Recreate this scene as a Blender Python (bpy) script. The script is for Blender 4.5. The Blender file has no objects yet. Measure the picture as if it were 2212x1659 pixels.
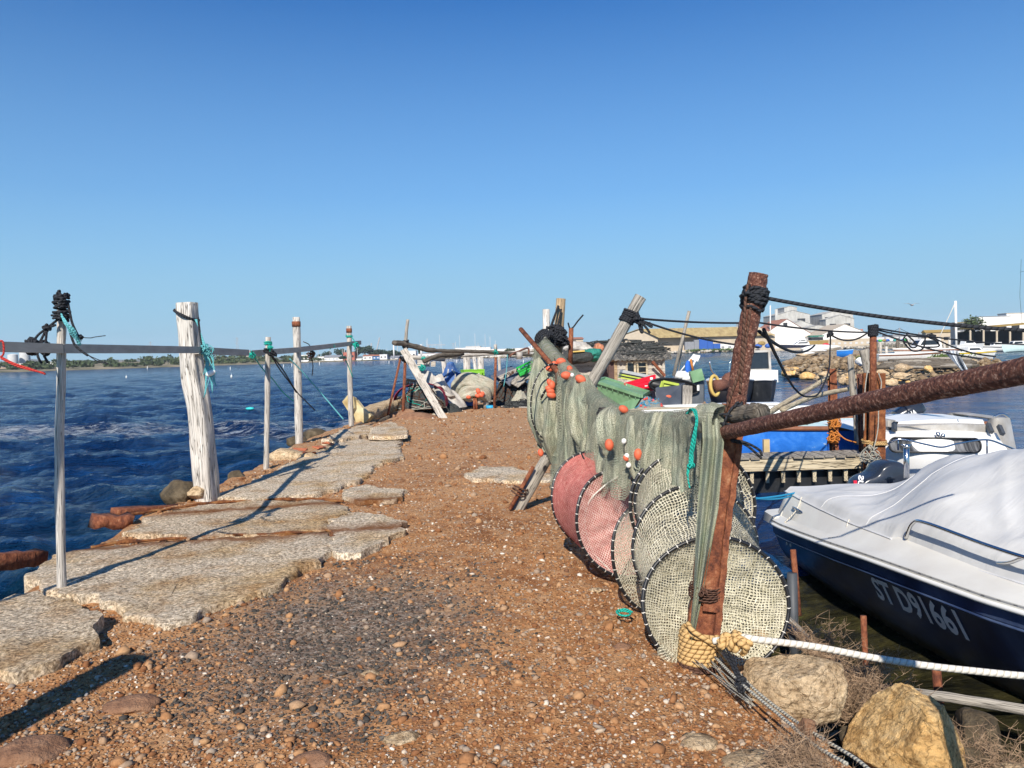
import bpy, bmesh, math, random
import numpy as np
from mathutils import Vector, Matrix, noise
V = Vector
random.seed(7); RNG = np.random.default_rng(7)
sc = bpy.context.scene
COL = sc.collection
# ------------------------------------------------------------ camera frame (design helpers)
F, CX, CY, EYE = 1661.0, 1106.0, 829.5, 1.6
WATER = -0.55
PITCH, ROLL = math.radians(2.22), math.radians(1.6)
_f = V((0, math.cos(PITCH), -math.sin(PITCH)))
_r0 = V((1, 0, 0)); _u0 = _r0.cross(_f)
_r = _r0 * math.cos(ROLL) - _u0 * math.sin(ROLL)
_u = _u0 * math.cos(ROLL) + _r0 * math.sin(ROLL)
CAMP = V((0, 0, EYE))
def ray(px, py): return _r * ((px - CX) / F) + _u * ((CY - py) / F) + _f
def A(px, py, y):
    v = ray(px, py); return CAMP + v * (y / v.y)
def G(px, py, z=0.0):
    v = ray(px, py); return CAMP + v * ((z - EYE) / v.z)
# ------------------------------------------------------------ mesh builder
ICO = {}
def ico(n):
    if n not in ICO:
        b = bmesh.new(); bmesh.ops.create_icosphere(b, subdivisions=n, radius=1)
        b.verts.ensure_lookup_table()
        ICO[n] = ([v.co.copy() for v in b.verts], [[v.index for v in f.verts] for f in b.faces]); b.free()
    return ICO[n]
def frames(pts):
    n = len(pts); T = []
    for i in range(n):
        t = pts[min(i + 1, n - 1)] - pts[max(i - 1, 0)]
        T.append(t.normalized() if t.length > 1e-9 else V((0, 0, 1)))
    up = V((0, 0, 1)) if abs(T[0].z) < .9 else V((1, 0, 0))
    N = (up - T[0] * up.dot(T[0])).normalized(); out = []
    for t in T:
        N = N - t * N.dot(t)
        N = N.normalized() if N.length > 1e-6 else t.orthogonal().normalized()
        out.append((t, N, t.cross(N)))
    return out
def spline(pts, n=8):
    pts = [V(p) for p in pts]
    if len(pts) < 3: return [pts[0].lerp(pts[-1], i / n) for i in range(n + 1)]
    P = [pts[0] * 2 - pts[1]] + pts + [pts[-1] * 2 - pts[-2]]; out = []
    for i in range(1, len(P) - 2):
        a, b, c, d = P[i - 1:i + 3]
        for k in range(n):
            t = k / n
            out.append(.5 * ((2 * b) + (c - a) * t + (2 * a - 5 * b + 4 * c - d) * t * t + (3 * b - a - 3 * c + d) * t ** 3))
    out.append(pts[-1]); return out
class MB:
    def __init__(s): s.v = []; s.f = []; s.uv = []; s.rv = []
    def add(s, vs, fs, uvs=None, rnd=None):
        o = len(s.v); s.v += [tuple(v) for v in vs]; s.f += [[i + o for i in f] for f in fs]
        s.uv += list(uvs) if uvs is not None else [(v[0] + v[1] * .7, v[2] + v[1] * .3) for v in vs]
        r = random.random() if rnd is None else rnd
        s.rv += [r] * len(vs); return s
    def box(s, c, size, rot=None, rnd=None, jit=0):
        c = V(c); hx, hy, hz = [q / 2 for q in size]; vs = []; uv = []
        for x in (-1, 1):
            for y in (-1, 1):
                for z in (-1, 1):
                    p = V((x * hx, y * hy, z * hz))
                    if jit: p += V([random.uniform(-jit, jit) for _ in range(3)])
                    uv.append((p.x + p.z * .3, p.y + p.z))
                    vs.append(c + (rot @ p if rot else p))
        return s.add(vs, [[0, 1, 3, 2], [4, 6, 7, 5], [0, 4, 5, 1], [2, 3, 7, 6], [0, 2, 6, 4], [1, 5, 7, 3]], uv, rnd)
    def tube(s, pts, rad, n=8, cap=True, wob=0, rnd=None, flat=1.0, seed=0):
        pts = [V(p) for p in pts]; fr = frames(pts); vs = []; uv = []; L = 0
        m = len(pts)
        for i, p in enumerate(pts):
            if i: L += (p - pts[i - 1]).length
            r = rad[i] if isinstance(rad, (list, tuple)) else rad
            t, N, B = fr[i]
            for k in range(n + 1):
                a = 2 * math.pi * (k % n) / n
                rr = r
                if wob: rr *= 1 + wob * noise.noise(V((math.cos(a) * 1.5 + seed, math.sin(a) * 1.5, L * 2.2 / max(.15, r * 6))))
                vs.append(p + N * (math.cos(a) * rr) + B * (math.sin(a) * rr * flat)); uv.append((L, k / n))
        fs = []
        w = n + 1
        for i in range(m - 1):
            for k in range(n):
                fs.append([i * w + k, i * w + k + 1, (i + 1) * w + k + 1, (i + 1) * w + k])
        if cap:
            fs.append([k for k in range(n)][::-1]); fs.append([(m - 1) * w + k for k in range(n)])
        return s.add(vs, fs, uv, rnd)
    def beam(s, p0, p1, w, h, up=(0, 0, 1), seg=1, jit=0, rnd=None, w1=None, h1=None):
        p0, p1 = V(p0), V(p1); t = (p1 - p0); L = t.length; t.normalize(); up = V(up)
        if abs(t.dot(up)) > .98: up = V((0, 1, 0))
        x = t.cross(up).normalized(); z = x.cross(t); vs = []; uv = []; fs = []
        for i in range(seg + 1):
            q = i / seg; c = p0 + t * L * q
            ww = w + ((w1 if w1 else w) - w) * q; hh = h + ((h1 if h1 else h) - h) * q
            for a, (sx, sz) in enumerate(((-1, -1), (1, -1), (1, 1), (-1, 1))):
                j = V([random.uniform(-jit, jit) for _ in range(3)]) if jit else V((0, 0, 0))
                vs.append(c + x * (sx * ww / 2) + z * (sz * hh / 2) + j); uv.append((L * q, a / 4))
        for i in range(seg):
            for a in range(4):
                b = (a + 1) % 4; fs.append([i * 4 + a, i * 4 + b, i * 4 + 4 + b, i * 4 + 4 + a])
        fs.append([3, 2, 1, 0]); e = seg * 4; fs.append([e, e + 1, e + 2, e + 3])
        return s.add(vs, fs, uv, rnd)
    def rock(s, c, size, seed=0, sub=3, amp=.25, cuts=7, rot=0, freq=1.3, rnd=None, sq=.62, rg=0):
        vs0, fs = ico(sub); c = V(c); R = random.Random(seed); M = Matrix.Rotation(rot, 3, 'Z')
        pl = []
        for _ in range(cuts):
            n = V((R.gauss(0, 1), R.gauss(0, 1), R.gauss(0, 1))).normalized(); pl.append((n, R.uniform(sq, .9)))
        vs = []
        for v in vs0:
            p = v.copy()
            for n, d in pl:
                e = p.dot(n) - d
                if e > 0: p -= n * e
            p *= 1 + amp * noise.fractal(v * freq + V((seed * 3.7, seed, 0)), 1.0, 2.0, 4) * .6
            if rg: q = v + V((seed, 0, 1)); p *= 1 - rg * (abs(noise.noise(q * 3.1)) + .6 * abs(noise.noise(q * 7)) + .35 * abs(noise.noise(q * 16)) + .2 * noise.noise(q * 34))
            p = V((p.x * size[0], p.y * size[1], p.z * size[2])); vs.append(c + M @ p)
        return s.add(vs, fs, [(v[0], v[2]) for v in vs], rnd)
    def ell(s, c, size, sub=2, M=None, rnd=None):
        vs0, fs = ico(sub); c = V(c)
        vs = [V((v.x * size[0], v.y * size[1], v.z * size[2])) for v in vs0]
        return s.add([c + (M @ p if M else p) for p in vs], fs, None, rnd)
    def grid(s, fn, nu, nv, uvs=(1, 1), rnd=None, close=False):
        vs = []; uv = []
        for i in range(nu + 1):
            for j in range(nv + 1):
                vs.append(V(fn(i / nu, j / nv))); uv.append((i / nu * uvs[0], j / nv * uvs[1]))
        w = nv + 1
        fs = [[i * w + j, (i + 1) * w + j, (i + 1) * w + j + 1, i * w + j + 1] for i in range(nu) for j in range(nv)]
        return s.add(vs, fs, uv, rnd)
    def prism(s, poly, z0, z1, rnd=None, inset=0):
        n = len(poly); c = sum((V((p[0], p[1], 0)) for p in poly), V((0, 0, 0))) / n
        top = [V((p[0], p[1], z1)) for p in poly]
        if inset: top = [p + (V((c.x, c.y, z1)) - p).normalized() * inset for p in top]
        vs = [V((p[0], p[1], z0)) for p in poly] + top
        fs = [[i, (i + 1) % n, n + (i + 1) % n, n + i] for i in range(n)] + [list(range(n))[::-1], [n + i for i in range(n)]]
        return s.add(vs, fs, [(v.x, v.y) for v in vs], rnd)
    def loft(s, rings, cap=True, close=True, rnd=None):
        n = len(rings[0]); vs = [v for r in rings for v in r]; fs = []
        for i in range(len(rings) - 1):
            for k in range(n if close else n - 1):
                a, b = k, (k + 1) % n; fs.append([i * n + a, i * n + b, (i + 1) * n + b, (i + 1) * n + a])
        if cap:
            fs.append(list(range(n))[::-1]); fs.append([(len(rings) - 1) * n + k for k in range(n)])
        uv = [(i, k / n) for i in range(len(rings)) for k in range(n)]
        return s.add(vs, fs, uv, rnd)
    def xf(s, M): s.v = [tuple(M @ V(v)) for v in s.v]; return s
    def build(s, name, mat, parent=None, origin=None, smooth=True, label=None, auto=None):
        me = bpy.data.meshes.new(name)
        if origin is None and parent is None:
            a = np.array(s.v); origin = (float((a[:, 0].min() + a[:, 0].max()) / 2), float((a[:, 1].min() + a[:, 1].max()) / 2), float(a[:, 2].min()))
        o = V(WLOC[parent.name]) if parent is not None else V(origin)
        arr = np.array(s.v, dtype=np.float64) - np.array(o)
        me.from_pydata(arr.tolist(), [], s.f)
        li = np.empty(len(me.loops), dtype=np.int32); me.loops.foreach_get('vertex_index', li)
        uvl = me.uv_layers.new(name='UVMap'); u = np.array(s.uv, dtype=np.float32)[li]
        uvl.data.foreach_set('uv', u.ravel())
        at = me.attributes.new('rnd', 'FLOAT', 'POINT'); at.data.foreach_set('value', np.array(s.rv, dtype=np.float32))
        if smooth:
            me.polygons.foreach_set('use_smooth', [True] * len(me.polygons))
            if auto: me.set_sharp_from_angle(angle=math.radians(auto))
        me.materials.append(mat); me.update()
        ob = bpy.data.objects.new(name, me); COL.objects.link(ob)
        if parent is not None: ob.parent = parent; WLOC[ob.name] = tuple(o)
        else: ob.location = o; WLOC[ob.name] = tuple(o)
        if label: ob['label'] = label
        return ob
WLOC = {}
def tag(o, label, cat, group=None):
    o['label'] = label; o['category'] = cat
    if group: o['group'] = group
    return o
def thing(name, label, cat, loc=(0, 0, 0), group=None):
    e = bpy.data.objects.new(name, None); COL.objects.link(e); e.location = loc; e.empty_display_size = .1
    WLOC[e.name] = tuple(loc); return tag(e, label, cat, group)
def kind(o, k): o['kind'] = k; return o
def dup(root, loc, label=None):
    r = root.copy(); COL.objects.link(r); r.location = loc
    if label: r['label'] = label
    for ch in root.children:
        c = ch.copy(); COL.objects.link(c); c.parent = r
        for g in ch.children:
            d = g.copy(); COL.objects.link(d); d.parent = c
    return r
# ------------------------------------------------------------ materials
def newmat(name):
    m = bpy.data.materials.new(name); m.use_nodes = True; nt = m.node_tree
    for n in list(nt.nodes): nt.nodes.remove(n)
    out = nt.nodes.new('ShaderNodeOutputMaterial'); b = nt.nodes.new('ShaderNodeBsdfPrincipled')
    nt.links.new(b.outputs[0], out.inputs[0]); return m, nt, b, out
def N(nt, t, **kw):
    n = nt.nodes.new('ShaderNode' + t)
    for k, v in kw.items():
        if k.startswith('i_'): n.inputs[int(k[2:])].default_value = v
        else: setattr(n, k, v)
    return n
def L(nt, a, b): nt.links.new(a, b)
def math_(nt, op, a, b=None, clamp=False):
    n = N(nt, 'Math', operation=op, use_clamp=clamp)
    for i, x in enumerate((a, b)):
        if x is None: continue
        if isinstance(x, (int, float)): n.inputs[i].default_value = x
        else: L(nt, x, n.inputs[i])
    return n.outputs[0]
def ramp(nt, fac, stops):
    r = N(nt, 'ValToRGB'); e = r.color_ramp.elements
    while len(e) < len(stops): e.new(.5)
    for i, (p, c) in enumerate(stops): e[i].position = p; e[i].color = (*c, 1) if len(c) == 3 else c
    L(nt, fac, r.inputs[0]); return r.outputs[0]
def coords(nt, kind_, scale=(1, 1, 1)):
    tc = N(nt, 'TexCoord'); mp = N(nt, 'Mapping'); mp.inputs[3].default_value = scale
    L(nt, tc.outputs[kind_], mp.inputs[0]); return mp.outputs[0]
def nz(nt, vec, scale, detail=6, rough=.6, dist=0):
    n = N(nt, 'TexNoise'); n.inputs['Scale'].default_value = scale; n.inputs['Detail'].default_value = detail
    n.inputs['Roughness'].default_value = rough; n.inputs['Distortion'].default_value = dist
    L(nt, vec, n.inputs['Vector']); return n.outputs['Fac']
def mixc(nt, f, a, b, mode='MIX'):
    m = N(nt, 'Mix', data_type='RGBA', blend_type=mode)
    for i, x in ((0, f), (6, a), (7, b)):
        if isinstance(x, (int, float)): m.inputs[i].default_value = x
        elif isinstance(x, tuple): m.inputs[i].default_value = (*x, 1)
        else: L(nt, x, m.inputs[i])
    return m.outputs[2]
def bump(nt, b, h, strength=.5, dist=.01):
    n = N(nt, 'Bump'); n.inputs['Strength'].default_value = strength; n.inputs['Distance'].default_value = dist
    L(nt, h, n.inputs['Height']); L(nt, n.outputs[0], b.inputs['Normal']); return n
def pm(name, stops, scale=6, detail=6, rough=.75, bmp=.3, bdist=.01, bscale=None, metal=0, st=(1, 1, 1), co='Object', dist=0, spec=.4, rnd=None, nrough=.6):
    m, nt, b, out = newmat(name); vec = coords(nt, co, st)
    f = nz(nt, vec, scale, detail, nrough, dist)
    c = ramp(nt, f, stops)
    if rnd:
        at = N(nt, 'Attribute', attribute_name='rnd'); c = mixc(nt, 1.0, c, ramp(nt, at.outputs['Fac'], rnd), 'MULTIPLY')
    L(nt, c, b.inputs['Base Color'])
    b.inputs['Roughness'].default_value = rough; b.inputs['Metallic'].default_value = metal
    b.inputs['Specular IOR Level'].default_value = spec
    if bmp: bump(nt, b, nz(nt, vec, bscale or scale * 2.5, 8, .65, dist), bmp, bdist)
    return m
def flat(name, c, rough=.5, var=.12, scale=9, bmp=.08, spec=.4, metal=0, co='Object'):
    d = tuple(x * (1 - var) for x in c); e = tuple(min(1, x * (1 + var)) for x in c)
    return pm(name, [(.3, d), (.7, e)], scale, 5, rough, bmp, .004, metal=metal, spec=spec, co=co)
def wood(name, dark, mid, light, su=3, sv=26, rough=.85, bmp=.9):
    m, nt, b, out = newmat(name); vec = coords(nt, 'UV', (su, sv, 1))
    f = nz(nt, vec, 1.0, 8, .62, .4); c = ramp(nt, f, [(.30, dark), (.42, mid), (.66, light)])
    v2 = coords(nt, 'UV', (1.3, 2.2, 1)); g = nz(nt, v2, 2.0, 4)
    c = mixc(nt, ramp(nt, g, [(.42, (0, 0, 0)), (.7, (.55, .55, .55))]), c, mid)
    # drying cracks
    v3 = coords(nt, 'UV', (1.1, 15, 1)); k = nz(nt, v3, 1.4, 3, .5, .6)
    cr = ramp(nt, math_(nt, 'ABSOLUTE', math_(nt, 'SUBTRACT', k, .5)), [(.0, (0, 0, 0)), (.022, (1, 1, 1))])
    c = mixc(nt, cr, tuple(x * .3 for x in dark), c)
    at = N(nt, 'Attribute', attribute_name='rnd'); c = mixc(nt, 1.0, c, ramp(nt, at.outputs['Fac'], [(0, (.8, .78, .75)), (1, (1, 1, 1))]), 'MULTIPLY')
    L(nt, c, b.inputs['Base Color']); b.inputs['Roughness'].default_value = rough; b.inputs['Specular IOR Level'].default_value = .2
    h = math_(nt, 'ADD', f, math_(nt, 'MULTIPLY', cr, .8)); bump(nt, b, h, bmp, .008); return m
def ropem(name, c, c2=None, pitch=.03, strands=3, rough=.8):
    m, nt, b, out = newmat(name); tc = N(nt, 'TexCoord'); sp = N(nt, 'SeparateXYZ'); L(nt, tc.outputs['UV'], sp.inputs[0])
    ph = math_(nt, 'ADD', math_(nt, 'MULTIPLY', sp.outputs[0], 1 / pitch), sp.outputs[1])
    w = math_(nt, 'ABSOLUTE', math_(nt, 'SINE', math_(nt, 'MULTIPLY', ph, math.pi * 1.0 * 1)))
    c2 = c2 or tuple(x * .35 for x in c)
    nn = nz(nt, coords(nt, 'UV', (60, 8, 1)), 2, 4)
    col = ramp(nt, w, [(.05, c2), (.45, c)]); col = mixc(nt, 1.0, col, ramp(nt, nn, [(.3, (.7, .7, .7)), (.7, (1, 1, 1))]), 'MULTIPLY')
    L(nt, col, b.inputs['Base Color']); b.inputs['Roughness'].default_value = rough; b.inputs['Specular IOR Level'].default_value = .25
    bump(nt, b, w, .8, .006); return m
def netmat(name, c1, c2, cell=.016, w=.34, distort=.006, dens=(0.30, 0.62), sq=False):
    """knotted twine: two families of thin strands with holes between them"""
    m, nt, b, out = newmat(name); tc = N(nt, 'TexCoord'); no = N(nt, 'TexNoise'); no.inputs['Scale'].default_value = 7; no.inputs['Detail'].default_value = 3
    L(nt, tc.outputs['UV'], no.inputs['Vector'])
    va = N(nt, 'VectorMath', operation='SUBTRACT'); L(nt, no.outputs['Color'], va.inputs[0]); va.inputs[1].default_value = (.5, .5, .5)
    vs = N(nt, 'VectorMath', operation='SCALE'); L(nt, va.outputs[0], vs.inputs[0]); vs.inputs['Scale'].default_value = distort * 6
    vv = N(nt, 'VectorMath', operation='ADD'); L(nt, tc.outputs['UV'], vv.inputs[0]); L(nt, vs.outputs[0], vv.inputs[1])
    sp = N(nt, 'SeparateXYZ'); L(nt, vv.outputs[0], sp.inputs[0])
    if sq: a, d = sp.outputs[0], sp.outputs[1]
    else: a, d = math_(nt, 'ADD', sp.outputs[0], sp.outputs[1]), math_(nt, 'SUBTRACT', sp.outputs[0], sp.outputs[1])
    dn = nz(nt, tc.outputs['UV'], 5, 4)
    ww = N(nt, 'MapRange'); L(nt, dn, ww.inputs[0]); ww.inputs[1].default_value = .35; ww.inputs[2].default_value = .65
    ww.inputs[3].default_value = dens[0]; ww.inputs[4].default_value = dens[1]
    la = math_(nt, 'LESS_THAN', math_(nt, 'FRACT', math_(nt, 'MULTIPLY', a, 1 / cell)), ww.outputs[0])
    lb = math_(nt, 'LESS_THAN', math_(nt, 'FRACT', math_(nt, 'MULTIPLY', d, 1 / cell)), ww.outputs[0])
    mask = math_(nt, 'MAXIMUM', la, lb)
    cn = nz(nt, tc.outputs['UV'], 22, 6, .7)
    L(nt, ramp(nt, cn, [(.32, c1), (.68, c2)]), b.inputs['Base Color']); b.inputs['Roughness'].default_value = .9; b.inputs['Specular IOR Level'].default_value = .15
    tr = N(nt, 'BsdfTransparent'); mx = N(nt, 'MixShader'); L(nt, mask, mx.inputs[0]); L(nt, tr.outputs[0], mx.inputs[1]); L(nt, b.outputs[0], mx.inputs[2])
    L(nt, mx.outputs[0], out.inputs[0]); return m
def foldnet(name, c0, c1, c2, c3, alpha=0.0, su=1, cell=.012):
    """bunched netting: dense twine, streaked along the hang, a few open spots"""
    m, nt, b, out = newmat(name); tc = N(nt, 'TexCoord'); uv = tc.outputs['UV']
    st = nz(nt, coords(nt, 'UV', (62 * su, 4.5, 1)), 1.0, 6, .66, 1.2)
    fi = nz(nt, coords(nt, 'UV', (1, 1, 1)), 190, 2, .75)
    big = nz(nt, coords(nt, 'UV', (1, 1, 1)), 4.5, 4)
    f = math_(nt, 'ADD', math_(nt, 'MULTIPLY', st, .42), math_(nt, 'MULTIPLY', fi, .58))
    c = ramp(nt, f, [(.37, c0), (.46, c1), (.55, c2), (.65, c3)])
    c = mixc(nt, ramp(nt, big, [(.45, (0, 0, 0)), (.62, (.7, .7, .7))]), c, mixc(nt, 1.0, c, (.82, .96, .98), 'MULTIPLY'))
    L(nt, c, b.inputs['Base Color']); b.inputs['Roughness'].default_value = .95; b.inputs['Specular IOR Level'].default_value = .1
    bump(nt, b, math_(nt, 'ADD', math_(nt, 'MULTIPLY', fi, .4), st), 1.0, .012)
    if alpha:
        sp = N(nt, 'SeparateXYZ'); L(nt, uv, sp.inputs[0])
        a = math_(nt, 'ADD', sp.outputs[0], sp.outputs[1]); d = math_(nt, 'SUBTRACT', sp.outputs[0], sp.outputs[1])
        la = math_(nt, 'LESS_THAN', math_(nt, 'FRACT', math_(nt, 'MULTIPLY', a, 1 / cell)), 1 - alpha)
        lb = math_(nt, 'LESS_THAN', math_(nt, 'FRACT', math_(nt, 'MULTIPLY', d, 1 / cell)), 1 - alpha)
        mask = math_(nt, 'MAXIMUM', la, lb)
        tr = N(nt, 'BsdfTransparent'); mx = N(nt, 'MixShader'); L(nt, mask, mx.inputs[0]); L(nt, tr.outputs[0], mx.inputs[1]); L(nt, b.outputs[0], mx.inputs[2])
        L(nt, mx.outputs[0], out.inputs[0])
    return m
MT = {}
MT['wood_white'] = wood('weathered_white_wood', (.19, .16, .13), (.50, .46, .41), (.74, .70, .65))
MT['wood_grey'] = wood('grey_wood', (.12, .105, .09), (.32, .29, .25), (.5, .46, .40))
MT['wood_dark'] = wood('dark_driftwood', (.03, .025, .02), (.12, .10, .08), (.25, .22, .18))
MT['wood_tan'] = wood('tan_wood', (.18, .11, .06), (.42, .30, .18), (.58, .45, .29))
MT['wood_pale'] = wood('pale_timber', (.30, .24, .16), (.58, .49, .34), (.72, .64, .48))
MT['rust'] = pm('rust', [(.30, (.045, .016, .011)), (.44, (.15, .046, .022)), (.56, (.25, .083, .036)), (.70, (.38, .19, .10))], 20, 10, .85, 1.0, .02, 34, st=(1, 1, .7), nrough=.7)
MT['rust_dark'] = pm('dark_flaking_rust', [(.34, (.028, .012, .010)), (.45, (.10, .034, .022)), (.55, (.18, .066, .040)), (.63, (.42, .26, .19))], 62, 6, .75, 1.0, .02, 75, nrough=.72)
MT['rust_orange'] = pm('orange_rust', [(.3, (.05, .018, .01)), (.5, (.20, .065, .022)), (.7, (.36, .14, .05))], 9, 9, .9, 1.0, .03, 22)
MT['metal_rail'] = pm('dull_galvanised_metal', [(.3, (.27, .24, .21)), (.7, (.42, .385, .345))], 5, 8, .55, .3, .004, 40, st=(1, 1, 4), spec=.5)
MT['black_rope'] = ropem('black_rope', (.028, .03, .036), (.004, .004, .005))
MT['white_rope'] = ropem('white_rope', (.74, .70, .62), (.50, .45, .37), .032)
MT['tan_rope'] = ropem('tan_rope', (.62, .40, .17), (.22, .11, .03), .035)
MT['grey_rope'] = ropem('grey_rope', (.46, .44, .37), (.26, .24, .2), .02)
MT['teal_rope'] = ropem('teal_rope', (.02, .46, .36), (.01, .22, .18), .02)
MT['cyan_rope'] = ropem('cyan_rope', (.16, .52, .56), (.05, .2, .22), .02)
MT['blue_rope'] = ropem('blue_rope', (.03, .35, .62), (.01, .15, .3), .02)
MT['red_rope'] = ropem('red_rope', (.55, .05, .04), (.2, .01, .01), .02)
MT['orange_rope'] = ropem('orange_rope', (.65, .24, .05), (.3, .08, .01), .02)
MT['brown_rope'] = ropem('brown_rope', (.12, .06, .04), (.03, .015, .01), .03)
MT['concrete'] = None
MT['white_paint'] = flat('white_gelcoat', (.78, .77, .74), .32, .05, 3, .03, .5)
MT['cream_gel'] = pm('cream_gelcoat', [(.35, (.60, .57, .51)), (.65, (.70, .68, .62))], 2.2, 6, .35, .05, .003, spec=.5)
MT['chrome'] = flat('stainless_steel', (.62, .62, .62), .18, .05, 4, .02, .5, 1.0)
MT['black_plastic'] = flat('black_plastic', (.015, .016, .018), .45, .2, 12, .1)
MT['dark_grey_plastic'] = flat('dark_grey_plastic', (.055, .062, .072), .55, .2, 6, .1)
MT['glass_dark'] = flat('dark_glass', (.02, .024, .028), .08, .2, 5, .0, .6)
MT['red_float'] = flat('orange_red_float', (.62, .12, .055), .6, .2, 14, .2)
# ============================================================ camera, sky, sun
cam = bpy.data.cameras.new('camera'); cam.sensor_width = 36; cam.lens = F / 2212 * 36; cam.clip_end = 30000; cam.clip_start = .05
co = bpy.data.objects.new('camera', cam); COL.objects.link(co)
co.matrix_world = Matrix(((_r.x, _u.x, -_f.x, 0), (_r.y, _u.y, -_f.y, 0), (_r.z, _u.z, -_f.z, EYE), (0, 0, 0, 1)))
sc.camera = co
w = bpy.data.worlds.new('World'); sc.world = w; w.use_nodes = True; nt = w.node_tree
bg = nt.nodes['Background']; sk = nt.nodes.new('ShaderNodeTexSky'); sk.sky_type = 'NISHITA'; sk.sun_disc = False
SUN_EL = math.radians(36); SUN_AZ = math.atan2(.21, 1)
sk.sun_elevation = SUN_EL; sk.sun_rotation = math.pi + SUN_AZ; sk.altitude = 0; sk.air_density = 1.0; sk.dust_density = 0; sk.ozone_density = 6.0
# clear blue air with a pale haze belt towards the horizon
tn = mixc(nt, 1.0, sk.outputs[0], (.205, .55, .81), 'MULTIPLY')
sz = N(nt, 'SeparateXYZ'); L(nt, N(nt, 'TexCoord').outputs['Generated'], sz.inputs[0])
hz = ramp(nt, sz.outputs[2], [(.0, (.97, .97, .97)), (.10, (.80, .80, .80)), (.20, (.42, .42, .42)), (.42, (0, 0, 0))])
nt.links.new(mixc(nt, hz, tn, (2.1, 3.7, 4.8)), bg.inputs[0]); bg.inputs[1].default_value = .11
sun = bpy.data.lights.new('sun', 'SUN'); sun.energy = 4.6; sun.angle = math.radians(.5); sun.color = (1, .93, .82)
so = bpy.data.objects.new('sun', sun); COL.objects.link(so)
sd = V((math.sin(SUN_AZ) * math.cos(SUN_EL), math.cos(SUN_AZ) * math.cos(SUN_EL), -math.sin(SUN_EL)))
so.rotation_euler = sd.to_track_quat('-Z', 'Y').to_euler(); so.location = (-2, -6, 8)
sc.view_settings.view_transform = 'Standard'; sc.view_settings.look = 'None'; sc.view_settings.exposure = 0.55; sc.view_settings.gamma = 1
sc.cycles.transparent_max_bounces = 32; sc.cycles.max_bounces = 6; sc.cycles.diffuse_bounces = 3
# ============================================================ water
def lerp_tab(tab, y):
    return float(np.interp(y, [t[0] for t in tab], [t[1] for t in tab]))
EL = [(0, -3.1), (2, -3.2), (4, -3.45), (5.4, -3.62), (6.1, -3.62), (8, -4.05), (9.6, -4.0), (11.5, -3.95), (14.6, -4.25), (19, -4.15), (24, -3.7), (27, -2.9), (29, -1.4), (32, 1.0), (36, 2.4), (46, 2.8)]
ER = [(0, 1.45), (3, 1.28), (4.2, 1.2), (6, 1.05), (9, 1.1), (10.5, 1.7), (12, 2.5), (14, 3.0), (17, 4.2), (20, 5.2), (26, 6.4), (36, 8.4), (46, 8.6)]
def sstep(a, b, x):
    t = max(0, min(1, (x - a) / (b - a))); return t * t * (3 - 2 * t)
def H(x, y):
    dl = x - lerp_tab(EL, y); dr = lerp_tab(ER, y) - x
    z = .035 * noise.noise(V((x * .7, y * .7, 1.3))) + .018 * noise.noise(V((x * 2.6, y * 2.6, 5))) + .008 * noise.noise(V((x * 8, y * 8, 9)))
    z -= .02 + .14 * sstep(.75, -.05, dr) + (1.3 * sstep(.0, -1.0, dr) if dr < 0 else 0)
    if dl < .5: z += .03 * noise.noise(V((x * 4, y * 4, 3)))
    z -= 1.4 * sstep(.06, -.55, dl + .12 * noise.noise(V((x * 1.5, y * 2.2, 7))))
    if y > 44: z -= 1.3 * sstep(44, 46, y)
    return z
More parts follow.
